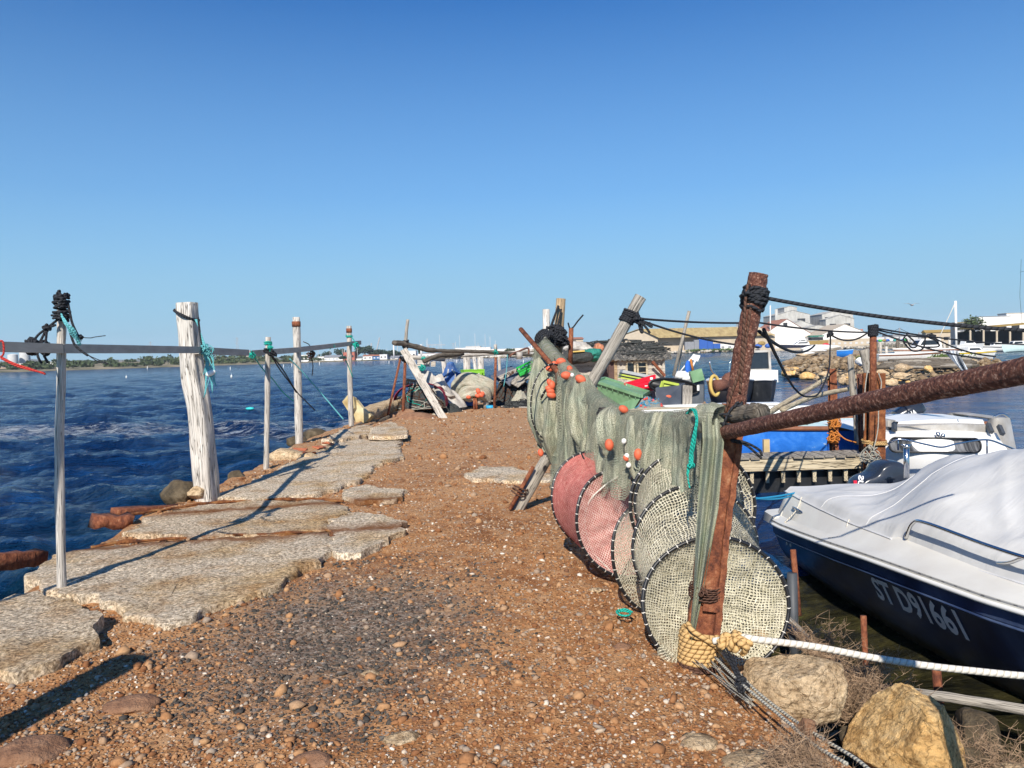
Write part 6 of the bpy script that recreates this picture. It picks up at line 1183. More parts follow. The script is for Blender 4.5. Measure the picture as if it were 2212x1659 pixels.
for k, u0 in enumerate((.60, .76, .86)):
    mb = MB(); mb.tube([V(fnb(u0 + .05 * math.sin(v * 4), v)) for v in np.linspace(.15, .8, 20)], .02, 6); mb.build('pale_stripe', TARPW, t)
LIME = flat('lime_green_plastic', (.22, .50, .04), .5, .12, 8); GREENP = flat('bright_green_plastic', (.03, .42, .07), .45, .12, 8); REDP = flat('red_plastic', (.58, .012, .03), .4, .12, 8); GREYP = flat('grey_plastic', (.36, .38, .39), .5, .12, 8); YELG = flat('yellow_green_plastic', (.40, .48, .07), .45, .12, 8)
t = thing('plastic_crate', 'lime green slatted fish crate behind the blue tarp heap', 'crate', tuple(A(1020, 815, 26))); crate(A(1021, 813, 26), .66, .5, .44, Matrix.Rotation(.3, 3, 'Z'), LIME, t, 6)
t = thing('plastic_crate', 'bright green tray tilted on the dark boards near the hanging net', 'crate', tuple(A(1135, 797, 24))); crate(A(1136, 796, 24.4), .5, .4, .16, Matrix.Rotation(-.42, 3, 'Y') @ Matrix.Rotation(.3, 3, 'X'), GREENP, t)
t = thing('net_table', 'rusty frame table piled with folded beige netting and orange floats', 'net table', tuple(GA(1020, 23.4)))
c = GA(1020, 23.5); ct = A(1022, 866, 23.5)
mb = MB(); mb.tube(spline([A(981, 840, 23.3), A(985, 824, 23.3), A(1000, 819, 23.3), A(1020, 822, 23.3), A(1045, 825, 23.4), A(1058, 838, 23.4), A(1061, 856, 23.4)], 6), .1, 12); 
bundle([A(986, 858, 23.4), A(988, 836, 23.4), A(1004, 823, 23.4), A(1030, 828, 23.4), A(1056, 838, 23.4), A(1057, 858, 23.4)], [.05, .22, .26, .26, .24, .08], BEIGENET, t, 3, 'netting', 40, .25)
bundle([A(992, 862, 23.25), A(1004, 852, 23.2), A(1024, 846, 23.2), A(1046, 850, 23.2), A(1056, 866, 23.3)], [.1, .22, .24, .22, .08], BEIGENET, t, 8, 'netting', 40, .3)
for x in (1024, 1029):
    mb = MB(); mb.tube([A(x, 856, 23.1), A(x + .5, 888, 23.1)], .035, 8); mb.build('leg', MT['rust'], t)
mb = MB(); mb.tube([A(1051, 858, 23.3), A(1050, 884, 23.3)], .09, 10, wob=.2); mb.build('leg', MT['wood_grey'], t)
mb = MB(); mb.tube([A(996, 860, 24.1), A(996, 882, 24.1)], .04, 8); mb.build('leg', MT['rust'], t)
mb = MB(); mb.tube(spline([A(1010, 820, 23.7), A(1014, 810, 23.7), A(1040, 812, 23.7), A(1049, 815, 23.7), A(1050, 828, 23.7)], 6), .03, 8); mb.build('frame_rail', MT['rust'], t)
floats([(1033, 845, 22.9, 1.2, 3.4), (1032, 855, 22.9, .3, 3.0), (1039, 853, 22.9, .5, 3.4), (1043, 850, 22.95, 1, 2.6), (1012, 858, 22.95, .2, 2.6)], t, .03)
t = thing('wooden_pallet', 'stacked grey pallets behind the net table', 'pallet', tuple(GA(1066, 25)))
for k in range(4):
    mb = MB(); q = A(1066, 872 - 7.5 * k, 25); mb.box(q, (.55, .7, .04), jit=.01); mb.build('board', MT['wood_grey'], t, smooth=False); mb = MB(); mb.box(q + V((0, 0, .055)), (.14, .6, .06)); mb.build('pallet_block', MT['wood_dark'], t, smooth=False)
t = thing('net_heap', 'dark heap of nets and ropes beneath the slanting boards', 'net heap', tuple(GA(1110, 24.5)))
c = GA(1110, 24.8); c.z = -.02; mound(c, .85, .7, .88, BLACKNET, 17, t, 'netting', amp=.35, fq=2.8); tangle(c, .85, .7, .9, 17, 90, .012, 'brown_rope', t, amp=.35, fq=2.8)
t2 = thing('net_heap', 'low black net pile on the ground against the hanging net', 'net heap', tuple(GA(1118, 23.2))); c2 = GA(1122, 23.2); mound(c2, .62, .35, .24, BLACKNET, 19, t2, 'netting'); tangle(c2, .62, .35, .25, 19, 30, .009, 'black_rope', t2)
t = thing('net_heap', 'small pale beige net pile below the slanting boards', 'net heap', tuple(GA(1125, 23.6))); c = A(1124, 862, 23.8); mound(c, .28, .28, .3, BEIGENET, 23, t, 'netting')
SLATE = flat('blue_grey_board', (.10, .11, .14), .6, .25, 10, .3)
for i, (x0, y0, x1, y1, d) in enumerate(((1072, 812, 1112, 797, 24.6), (1082, 820, 1126, 801, 24.4), (1094, 827, 1134, 804, 24.2), (1110, 832, 1140, 807, 24.0), (1068, 818, 1100, 806, 24.9))):
    mb = MB(); mb.beam(A(x0, y0, d), A(x1, y1, d + .5), .34, .035, up=(.25, -.5, .85), seg=3, jit=.01); tag(mb.build('board', SLATE if i % 2 == 0 else MT['wood_grey'], smooth=False), 'slanting dark board of the stack leaning on the black net heap', 'board', 'slanting boards on the net heap')
p, q = A(1086, 882, 23.7), A(1143, 885, 22.6); mb = MB(); mb.beam(V((p.x, p.y, H(p.x, p.y) + .03)), V((q.x, q.y, H(q.x, q.y) + .03)), .14, .03); tag(mb.build('board', MT['wood_white'], smooth=False), 'whitish board lying flat at the end of the gravel path', 'board')
mb = MB(); p = A(1057, 870, 23.2); mb.box((p.x, p.y, H(p.x, p.y) + .05), (.2, .14, .08), jit=.03); tag(mb.build('plastic_scrap', flat('azure_plastic', (.03, .35, .65))), 'azure plastic scrap on the ground by the rusty upright', 'scrap')
# timber stand: leaning plank, uprights and poles
mb = MB(); mb.beam(A(872, 756, 20.9), A(962, 910, 20.0) - V((0, 0, .02)), .2, .09, up=(0, -1, .3), seg=20, jit=.006); tag(mb.build('leaning_plank', MT['wood_white'], smooth=False), 'thick white plank leaning left in front of the gear heaps', 'plank')
rod([A(866, 770, 21.2), A(836, 904, 20.6)], .033, 'slanting rusty rod left of the leaning white plank'); rod([A(876, 768, 21.2), A(870, 905, 20.8)], .042, 'upright rusty rod beside the leaning white plank'); rod([A(1071, 772, 23.2), A(1068, 880, 23.0)], .04, 'upright rusty rod at the end of the path by the net table')
mb = MB(); mb.tube(spline([A(874, 770, 21), A(877, 725, 21), A(881, 690, 21)], 6), [.05] * 6 + [.045] * 7, 8, wob=.2); tag(mb.build('wooden_stick', MT['wood_grey']), 'grey stick sticking up above the leaning plank', 'stick')
rope([coil(A(876, 752, 21), A(876, 735, 21), .08, 5, .3, seed=3), knot(A(874, 775, 21.1), .12, 5, 36)], .018, 'black_rope', 'black lashing at the joint of stick and plank', raw=True)
mb = MB(); P = spline([A(851, 740, 20.6), A(870, 742, 20.9), A(900, 750, 21.2), A(936, 757, 21.6), A(1000, 758.5, 22.4), A(1070, 761, 23.2), A(1160, 768, 24.5)], 8); mb.tube(P, [.055 if i > 24 else .075 for i in range(len(P))], 10, wob=.25); tag(mb.build('net_pole', MT['wood_dark']), 'long dark crosspole wrapped in net, above the gear heaps', 'pole', 'crosspoles over the gear heaps')
mb = MB(); mb.tube(spline([A(918, 773, 23.5), A(1000, 768, 24), A(1100, 762, 24.6), A(1165, 756, 25)], 8), .055, 10, wob=.15); tag(mb.build('net_pole', MT['wood_white']), 'pale lower crosspole above the gear heaps', 'pole', 'crosspoles over the gear heaps')
mb = MB(); mb.tube([A(888, 771, 23.8), A(960, 777, 24.5)], .06, 8); tag(mb.build('net_pole', MT['metal_rail']), 'short grey crosspole behind the leaning plank', 'pole', 'crosspoles over the gear heaps')
mb = MB(); mb.tube(spline([A(915, 780, 23), A(950, 768, 23.4), A(1000, 764, 24)], 6), .07, 8, wob=.2); tag(mb.build('net_pole', MT['wood_dark']), 'dark netted pole end tied over the pale crosspole', 'pole', 'crosspoles over the gear heaps')
for i, (x0, y0, x1, y1, d, r_) in enumerate(((957, 772, 968, 812, 27, .085), (1008, 772, 1009, 815, 28, .13), (1038, 772, 1039, 822, 28, .12), (1024, 770, 1036, 820, 26, .06), (912, 800, 911, 830, 24, .15), (1078, 770, 1082, 820, 27, .05), (1071, 757, 1070, 744, 23.3, .05))):
    a, b_ = A(x1, y1, d), A(x0, y0, d); a.z -= 1.2 if i < 6 else 0; mb = MB(); mb.tube([a, b_], r_, 10, wob=.1); tag(mb.build('wooden_post', MT['wood_white']), ['white post leaning in the water behind the blue tarp', 'thick white post in the water behind the lime crate, left one of two', 'thick white post in the water behind the lime crate, right one of two', 'thin slanting post between the two thick white posts', 'stubby white post carrying a short board behind the white tarp', 'thin slanting post right of the rusty upright', 'short post tip above the crosspoles at the rusty upright'][i], 'post', 'posts behind the gear heaps')
mb = MB(); mb.beam(A(902, 784, 23.6), A(928, 786, 23.6), .1, .18, seg=3, jit=.01); mb.beam(A(931, 786, 23.7), A(941, 786, 23.7), .08, .16); tag(mb.build('board', MT['wood_white'], smooth=False), 'short pale board nailed across the stubby white post', 'board')
rope([A(1096, 766, 23.5), A(1094, 800, 23.5), A(1088, 835, 23.5)], .012, 'cyan_rope', 'light blue cord hanging from the crosspole'); rope([knot(A(911, 795, 23.3), .13, 3, 30), knot(A(1070, 762, 23.1), .1, 5, 24), knot(A(916, 775, 23.3), .1, 8, 24)], .012, 'teal_rope', 'green and dark lashings on the crosspoles', raw=True)
mb = MB(); mb.tube(spline([A(1100, 770, 23), A(1108, 764, 23), A(1118, 760, 23.2), A(1140, 752, 23.6), A(1142, 765, 23.6)], 6), .03, 8); tag(mb.build('bent_rod', MT['rust_dark']), 'bent dark rod hooked over the pale crosspole', 'rod')
mb = MB(); mb.tube([A(1122, 760, 23), A(1122, 776, 23)], .09, 10); tag(mb.build('pipe_piece', MT['metal_rail']), 'short grey pipe piece hanging on the crosspole', 'pipe')
floats([(1110, 764, 22.9, .2, 3)], None, .03) if False else None
# debris left of the gear
block((852, 906), 21, (.35, .3, .16), 'brown earthy boulder below the upright rusty rod', 61, 'earth', 'boulder', 'boulder', zoff=.0); block((905, 908), 20.2, (.6, .4, .26), 'large reddish earth clod between slab and leaning plank', 62, 'earth', 'earth_clod', 'earth clod', zoff=-.05, cuts=3, sq=.8); block((880, 900), 20.9, (.34, .28, .2), 'upper reddish clod behind the large earth clod', 64, 'earth', 'earth_clod', 'earth clod', zoff=.0)
mb = MB(); mb.beam(A(776, 903, 19.6), A(862, 868, 22.5), .42, .3, seg=12, jit=.03); tag(mb.build('concrete_beam', MT['stone']), 'tilted broken concrete beam left of the black net heap', 'concrete beam')
YCON = pm('yellowed_plaster', [(.3, (.34, .24, .10)), (.5, (.52, .42, .22)), (.7, (.66, .58, .38))], 3, 8, .9, .6, .02)
t = thing('broken_panel', 'yellowish broken plaster panels tilted behind the last wooden post', 'rubble', tuple(A(770, 900, 19)))
for k, poly in enumerate(([(739, 868), (752, 852), (764, 858), (766, 880), (757, 896)], [(768, 862), (782, 880), (802, 898), (790, 912), (770, 918), (764, 896)])):
    f_ = [A(a, b_, 19.2 + .1 * k) for a, b_ in poly]; n_ = len(f_); bk_ = [p + V((.05, .14, -.03)) for p in f_]; mb = MB(); mb.add(f_ + bk_, [list(range(n_)), [n_ + i for i in range(n_)][::-1]] + [[i, n_ + i, n_ + (i + 1) % n_, (i + 1) % n_] for i in range(n_)]); mb.build('panel', YCON, t, smooth=False)
rr_ = random.Random(31)
for k in range(9):
    x, y = rr_.uniform(690, 860), 0; y = 948 - (x - 690) * .25; d = 17.5 + (x - 690) / 170 * 3; a = A(x, y, d); mb = MB(); mb.beam(a, a + V((rr_.uniform(.4, .9), rr_.uniform(.2, .8), rr_.uniform(-.05, .25))), .07, .04); tag(mb.build('scrap_timber', MT['wood_dark'] if k % 2 else MT['rust_orange'], smooth=False), 'scrap of old timber or iron in the rubble left of the gear', 'scrap', 'scraps in the rubble at the waterline')
# ============================================================ green waste container, tubs and trays
BING = pm('faded_green_plastic', [(.3, (.12, .24, .12)), (.55, (.18, .32, .17)), (.70, (.25, .40, .23)), (.78, (.5, .6, .47))], 2.2, 9, .5, .15, .006, 14, dist=.8)
t = thing('waste_container', 'tilted faded green waste container with black wheels beyond the nets', 'waste container', tuple(A(1345, 893, 19)))
TL, TR = A(1288, 824, 19.6), A(1386, 856, 18.4); BR = A(1364, 892, 18.45); BL = A(1300, 884, 19.6); back = V((.32, .85, .05))
def prismq(mb, q, dv, k=1): mb.add(list(q) + [p + dv for p in q], [[0, 1, 2, 3], [7, 6, 5, 4], [0, 4, 5, 1], [1, 5, 6, 2], [2, 6, 7, 3], [3, 7, 4, 0]])
mb = MB(); prismq(mb, (BL, BR, TR, TL), back); mb.build('bin_body', BING, t, smooth=False)
mb = MB(); up_ = V((0, 0, .04)); ou = V((-.01, -.03, 0)); mb.beam(TL + ou, TR + ou, .07, .07); mb.beam(TR + ou, TR + back, .07, .07); mb.beam(TL + back, TR + back, .07, .07); mb.beam(TL + ou, TL + back, .07, .07); mb.build('bin_rim', BING, t, smooth=False)
mb = MB()
for k in range(1, 8):
    p = TL.lerp(TR, k / 8) + ou * 1.2; mb.beam(p, p - V((-.0, 0, .11)), .014, .03)
mb.build('rim_rib', BING, t, smooth=False)
for p, q in ((BR, BL),):
    for k, c in enumerate((p + V((.02, .05, .0)), q, p + back * .8)):
        mb = MB(); mb.tube([c - V((.04, .0, .04)), c + V((.06, .02, -.04))], .10, 16); mb.build('wheel', MT['black_plastic'], t)
mb = MB(); mb.beam(TR + V((.05, .0, -.08)), TR + back + V((.05, 0, -.08)), .08, .1); mb.tube(sag(TR + V((.06, 0, -.1)), BR + V((.1, .05, .1)), .05, 8), .03, 6); mb.build('bin_handle', MT['black_plastic'], t, smooth=False)
rope([sag(A(1330, 885, 18.5), A(1388, 878, 18.2), .04)], .009, 'white_rope', 'white cord across the green container', raw=True)
t = thing('plastic_crate', 'red fish tray with pale labels standing tilted behind the green container', 'crate', tuple(A(1380, 835, 21)))
q = [A(1349, 829, 19.9), A(1414, 811, 20.1), A(1414, 834, 19.8), A(1355, 842, 19.7)]; mb = MB(); prismq(mb, (q[3], q[2], q[1], q[0]), V((.08, .45, -.14))); mb.build('tray_body', REDP, t, smooth=False)
mb = MB()
for a, b_ in ((0, 1), (1, 2), (2, 3), (3, 0)): mb.beam(q[a] - V((0, .02, 0)), q[b_] - V((0, .02, 0)), .05, .05)
f_ = lambda u, v: q[0].lerp(q[1], u).lerp(q[3].lerp(q[2], u), v) - V((0, .02, 0)); mb.beam(f_(.15, .35), f_(.78, .35), .03, .03); mb.beam(f_(.15, .75), f_(.78, .75), .03, .03); mb.beam(f_(.78, .3), f_(.78, .8), .03, .03); mb.build('tray_rim', REDP, t, smooth=False)
for u, v in ((.88, .2), (.06, .35), (.88, .8), (.68, .92)):
    mb = MB(); mb.box(f_(u, v) - V((0, .03, 0)), (.07, .01, .06)); mb.build('sticker', MT['white_paint'], t, smooth=False)
t = thing('plastic_crate', 'grey and yellow-green stacked trays leaning by the shack window', 'crate', tuple(A(1375, 820, 24)))
for k, mt in enumerate((YELG, MT['black_plastic'], YELG, MT['black_plastic'], GREYP, GREYP)):
    p = A(1374 + k * .8, 822 - 3.0 * k, 24); mb = MB(); mb.box(p, (1.05, .6, .045), Matrix.Rotation(.22, 3, 'Y')); mb.build('tray', mt, t, smooth=False)
t = thing('storage_tub', 'light grey lidded tub between the green container and the dark tub', 'tub', tuple(A(1395, 875, 21)))
mb = MB(); p = A(1396, 862, 21.2); mb.box(p, (.8, .6, .5)); mb.build('tub_body', GREYP, t, smooth=False); mb = MB(); mb.box(A(1396, 842, 21.2), (.86, .66, .06)); mb.build('tub_lid', MT['white_paint'], t, smooth=False)
t = thing('storage_tub', 'dark blue-grey plastic tub with an orange float in its slot', 'tub', tuple(A(1445, 890, 19)))
TUB = pm('slate_plastic', [(.3, (.035, .042, .058)), (.6, (.07, .08, .10)), (.8, (.13, .14, .16))], 2, 7, .5, .15, .006)
q = [A(1416, 838, 18.8), A(1472, 832, 18.9), A(1470, 888, 18.7), A(1418, 878, 18.5)]; mb = MB(); prismq(mb, (q[3], q[2], q[1], q[0]), V((.25, .7, .02))); mb.build('tub_body', TUB, t, smooth=False)
f2 = lambda u, v, o=.02: q[0].lerp(q[1], u).lerp(q[3].lerp(q[2], u), v) - V((0, o, 0))
mb = MB(); mb.add([f2(.34, .36), f2(.58, .34), f2(.57, .50), f2(.36, .50)], [[0, 1, 2, 3]]); mb.build('slot', MT['black_plastic'], t, smooth=False); mb = MB(); mb.ell(f2(.48, .45, .03), (.08, .03, .04), 2); mb.build('float', FLOAT, t)
text_on('CL', lambda u, v: f2(.12 + .40 * u, .78 - .16 * v, .012), GREYP, t, 'raised_letters', .0)
mb = MB()
for k in range(3): mb.beam(A(1478 + k * 7, 832 + k, 18.9), A(1477 + k * 7, 884 - k * 2, 18.7), .07, .05, up=(0, 1, 0))
mb.build('slat', MT['wood_grey'], t, smooth=False)
t = thing('plastic_crate', 'yellow-green tray sticking out of the dark tub', 'crate', tuple(A(1452, 835, 19)))
mb = MB(); q2 = [A(1432, 824, 19), A(1466, 831, 19), A(1462, 844, 18.95), A(1426, 842, 18.95)]; mb.beam(q2[0], q2[1], .05, .06); mb.beam(q2[1], q2[2], .05, .06); mb.beam(q2[2], q2[3], .05, .06); mb.beam(q2[3], q2[0], .05, .06); mb.add([p + V((0, .05, 0)) for p in q2], [[0, 1, 2, 3]]); mb.build('tray', YELG, t, smooth=False)
t = thing('storage_tub', 'upturned round black tub behind the dark blue-grey tub', 'tub', tuple(A(1455, 838, 20)))
mb = MB(); ov = elring(1456, 836, 54, 17, 19.9, .2, 0, .12, 40)[:-1]; mb.loft([ov, [p + V((.1, .5, .0)) for p in ov]], True); mb.build('tub_body', MT['black_plastic'], t); mb = MB(); mb.tube(ov + ov[:1], .03, 8, False); mb.build('tub_rim', MT['black_plastic'], t)
t = thing('storage_tub', 'tall grey tub with a green lid corner on the right of the tubs', 'tub', tuple(A(1500, 880, 20)))
q = [A(1480, 822, 20.3), A(1520, 812, 20.3), A(1520, 870, 20.2), A(1484, 878, 20)]; mb = MB(); prismq(mb, (q[3], q[2], q[1], q[0]), V((.2, .7, .02))); mb.build('tub_body', pm('steel_grey_plastic', [(.3, (.07, .08, .09)), (.6, (.13, .14, .15)), (.8, (.22, .23, .24))], 2, 6, .5, .1), t, smooth=False)
mb = MB(); mb.beam(A(1492, 815, 20.2), A(1517, 808, 20.2), .3, .2, up=(0, 1, 0)); mb.build('tub_lid', BING, t, smooth=False)
mb = MB(); mb.box(A(1508, 838, 20.05), (.06, .02, .14)); mb.build('sticker', MT['white_paint'], t, smooth=False)
for i, (a, b_, d, s_, mt, lab) in enumerate(((1470, 812, 20.6, .22, 'white_paint', 'white rag on the tubs'), (1484, 815, 20.5, .2, 'white_paint', 'crumpled white sheet on the tubs'), (1500, 808, 20.8, .16, 'black_plastic', 'black net lump on the tub lid'))):
    mb = MB(); mb.rock(A(a, b_, d), (s_, s_, s_ * .6), 200 + i, 3, .5, 4); tag(mb.build('crumpled_cloth', MT[mt]), lab, 'cloth')
for x0, y0, x1, y1, d, r_, mt, lab in ((1455, 812, 1489, 672, 20.5, .045, 'wood_grey', 'long grey pole standing up behind the tubs'), (1464, 812, 1478, 720, 20.7, .02, 'wood_grey', 'thin stick beside the long grey pole'), (1465, 808, 1500, 765, 20.8, .02, 'white_paint', 'white flag pole lying across the tubs'), (1490, 806, 1505, 772, 20.8, .025, 'white_paint', 'short white marker pole with a square flag')):
    mb = MB(); mb.tube([A(x0, y0, d), A(x1, y1, d)], r_, 8, wob=.1); tag(mb.build('marker_pole', MT[mt]), lab, 'pole', 'poles standing in the tubs')
mb = MB(); q = [A(1497, 765, 20.8), A(1513, 768, 20.8), A(1508, 781, 20.8), A(1494, 777, 20.8)]; mb.add(q + [p + V((0, .03, 0)) for p in q], [[0, 1, 2, 3], [7, 6, 5, 4], [0, 4, 5, 1], [1, 5, 6, 2], [2, 6, 7, 3], [3, 7, 4, 0]]); tag(mb.build('marker_flag', MT['white_paint'], smooth=False), 'white square marker flag above the tubs', 'flag')
mb = MB(); mb.rock(A(1486, 797, 20.7), (.10, .05, .22), 5, 2, .3, 3); tag(mb.build('marker_flag', flat('royal_blue_cloth', (.02, .12, .5), .8)), 'crumpled blue flag on the tubs', 'flag')
rod([A(1497, 800, 20.6), A(1492, 776, 20.6)], .03, 'yellow stick among the marker flags', 'marker_pole', 'orange_rope', 'pole')
t = thing('net_heap', 'grey net heap with little red floats in front of the dark tub', 'net heap', tuple(A(1400, 890, 18))); c = A(1404, 893, 18.3); mound(c, .55, .35, .36, foldnet('grey_net_heap', (.05, .05, .05), (.16, .16, .15), (.30, .30, .28), (.46, .46, .43)), 31, t, 'netting'); tangle(c, .55, .35, .37, 31, 26, .008, 'blue_rope', t, 'blue_strands', ln=.3)
R = random.Random(3)
fnm = mound_fn(c, .56, .36, .37, 31)
for k in range(14):
    p = V(fnm(R.uniform(.5, 1), R.uniform(.2, .9))); mb = MB(); mb.ell(p, (.035, .03, .03), 2); mb.build('float', flat('small_red_float', (.55, .06, .05)) if k == 0 else bpy.data.materials['small_red_float'], t)
# ============================================================ plank shack
WP = wood('shack_plank', (.20, .17, .13), (.46, .42, .36), (.66, .62, .55), 1.2, 9, bmp=.5)
t = thing('plank_shack', 'small weathered plank shack with a sagging corrugated roof, brown door and window', 'shack', tuple(A(1340, 850, 36)))
SD = 35.5; zb = -.45
def SX(px): return (px - CX) / F * SD + 0
def SZ(py, px): return A(px, py, SD).z
x0, x1 = SX(1236), SX(1434); ztop = SZ(776, 1340)
rows = 7
for i in range(rows):
    za, zb_ = zb + (ztop - zb) * i / rows, zb + (ztop - zb) * (i + 1) / rows
    for xa, xb in ((x0, SX(1297)), (SX(1331), SX(1354)) if 1.0 else None, (SX(1398), x1)):
        mb = MB(); mb.box(((xa + xb) / 2, SD + random.uniform(-.012, .012), (za + zb_) / 2), (xb - xa, .05, zb_ - za - .012)); mb.build('wall_plank', WP, t, smooth=False)
zs0, zs1 = SZ(816, 1376), SZ(782, 1376)
mb = MB(); mb.box(((SX(1354) + SX(1398)) / 2, SD, (zb + zs0) / 2), (SX(1398) - SX(1354), .05, zs0 - zb)); mb.build('wall_panel', WP, t, smooth=False); mb = MB(); mb.box(((SX(1354) + SX(1398)) / 2, SD, (zs1 + ztop) / 2), (SX(1398) - SX(1354), .05, ztop - zs1)); mb.build('wall_panel', WP, t, smooth=False)
mb = MB()
for xa in (x0, x1): mb.box((xa, SD + 1.5, (zb + ztop) / 2), (.06, 3, ztop - zb))
mb.box(((x0 + x1) / 2, SD + 3, (zb + ztop) / 2), (x1 - x0, .06, ztop - zb)); mb.box((x1 + .0, SD - .03, (zb + ztop) / 2), (.12, .1, ztop - zb)); mb.build('wall', WP, t, smooth=False)
mb = MB(); mb.box(((SX(1300) + SX(1314)) / 2, SD - .01, (zb + ztop - .08) / 2), (SX(1314) - SX(1300), .05, ztop - zb - .1)); mb.build('door', flat('dark_brown_door', (.075, .04, .034), .6, .2, 4, .2), t, smooth=False)
mb = MB(); mb.box(((SX(1315) + SX(1328)) / 2, SD - .01, (zb + ztop - .08) / 2), (SX(1328) - SX(1315), .05, ztop - zb - .1)); mb.build('door', bpy.data.materials['dark_brown_door'], t, smooth=False)
mb = MB(); mb.box((SX(1330.5), SD - .04, (zb + ztop) / 2), (.14, .08, ztop - zb)); mb.box((SX(1298), SD - .04, (zb + ztop) / 2), (.12, .08, ztop - zb)); mb.box((SX(1314), SD - .05, ztop - .05), (SX(1332) - SX(1297), .08, .1)); mb.build('door_frame', MT['wood_tan'], t, smooth=False)
mb = MB(); mb.add([V((SX(1354), SD - .005, zs0)), V((SX(1398), SD - .005, zs0)), V((SX(1398), SD - .005, zs1)), V((SX(1354), SD - .005, zs1))], [[0, 1, 2, 3]]); wn = mb.build('window', MT['glass_dark'], t, smooth=False)
mb = MB(); zc_ = (zs0 + zs1) / 2
for xx in (1354, 1372, 1378, 1398): mb.box((SX(xx), SD - .04, zc_), (.09, .05, zs1 - zs0 + .1))
for zz in (zs0, zs1): mb.box(((SX(1354) + SX(1398)) / 2, SD - .045, zz), (SX(1398) - SX(1354) + .1, .05, .09))
for zz in (zc_ - .12, zc_ + .14): mb.box(((SX(1378) + SX(1398)) / 2, SD - .035, zz), (SX(1398) - SX(1378), .02, .025))
mb.build('window_frame', MT['wood_pale'], wn, smooth=False)
ROOF = pm('lichened_corrugated_sheet', [(.3, (.03, .028, .024)), (.5, (.10, .095, .085)), (.62, (.24, .22, .19)), (.75, (.40, .36, .24))], 4, 9, .95, .8, .03, 12)
zr0, zr1 = ztop + .02, SZ(748, 1330)
def rf(u, v):
    x = x0 - .35 + (x1 - x0 + .7) * u; y = SD - .35 + 3.7 * v; return V((x, y, zr0 + (zr1 + .25 - zr0) * v ** .8 + .045 * math.sin(x * 30) + .07 * noise.noise(V((x * .9, y * .6, 3))) - .12 * (u - .5)))
mb = MB(); mb.grid(rf, 220, 14); mb.add([V(rf(i / 60, 0)) - V((0, 0, .05 + .0)) for i in range(61)] + [V(rf(i / 60, 0)) for i in range(61)], [[i, i + 1, 62 + i, 61 + i] for i in range(60)]); mb.build('roof', ROOF, t)
mb = MB(); R = random.Random(8)
for k in range(90):
    u, v = R.random(), R.uniform(.05, .95); p = V(rf(u, v)) + V((0, 0, .06)); mb.tube(spline([p, p + V((R.uniform(-.7, .7), R.uniform(-.3, .5), R.uniform(.0, .10))), p + V((R.uniform(-1.2, 1.2), R.uniform(-.2, .9), R.uniform(-.05, .1)))], 5), R.uniform(.012, .045), 5)
mb.build('roof_clutter', BLACKNET, t)
mb = MB(); mb.beam(A(1409, 781, 35), A(1436, 812, 35.2), .08, .12); mb.build('roof_brace', MT['rust'], t, smooth=False)
for i, (a, b_, d, sx, mt, lab) in enumerate(((1238, 772, 33, .8, BLACKNET, 'black net lumps on the left end of the shack roof'), (1278, 766, 33.5, .45, foldnet('teal_net', (.01, .06, .05), (.02, .14, .11), (.05, .26, .20), (.12, .38, .3)), 'teal net bundle on the shack roof edge'), (1292, 755, 34, .25, flat('orange_brown_cloth', (.4, .16, .08)), 'orange-brown rag on the shack roof'), (1250, 752, 34.5, .7, TARPW, 'pale tarp folded on the shack roof'))):
    mb = MB(); mb.rock(A(a, b_, d), (sx, .4, .28), 300 + i, 4, .5, 3); tag(mb.build('net_lump', mt), lab, 'net lump')
mb = MB(); mb.beam(A(1232, 760, 33), A(1262, 758, 33), .5, .06); tag(mb.build('board', flat('yellow_board', (.55, .38, .10)), smooth=False), 'yellow board lying on the shack roof', 'board')
# ============================================================ far shores
LAND = pm('far_shore_ground', [(.35, (.075, .085, .035)), (.5, (.20, .17, .10)), (.62, (.32, .26, .17))], .05, 8, .95, .3, .2, .3)
SHORE = [(-700, 330), (-200, 375), (0, 400), (300, 480), (548, 560), (820, 640), (1100, 470), (1300, 430), (1420, 420), (1520, 405), (1640, 420), (1800, 430), (1900, 330), (2000, 280), (2120, 250), (2260, 235), (2700, 220)]
def sdist(px): return float(np.interp(px, [s[0] for s in SHORE], [s[1] for s in SHORE]))
def land():
    mb = MB(); vs = []; K = [0, 3, 10, 25, 60, 150, 400, 900, 1800]; xs = np.linspace(-700, 2700, 420)
    for px in xs:
        for k, q in enumerate(K):
            d = sdist(px) + q + (6 * noise.noise(V((px * .02, 0, 3))) if k < 3 else 0); x = (px - CX) / F * d
            z = [-.9, .0, .25, .35, .8, 1.2, 1.5, 1.5, 1.5][k]
            if px < 640 and k >= 3: z += (1.5 + 3.0 * max(0, noise.noise(V((px * .006, q * .01, 1))))) * min(1, (640 - px) / 150) * min(1, q / 80)
            vs.append((x, d, z))
    n = len(K); mb.add(vs, [[i * n + k, i * n + k + 1, (i + 1) * n + k + 1, (i + 1) * n + k] for i in range(len(xs) - 1) for k in range(n - 1)]); kind(mb.build('terrain', LAND, origin=(0, 0, 0)), 'structure')
land()
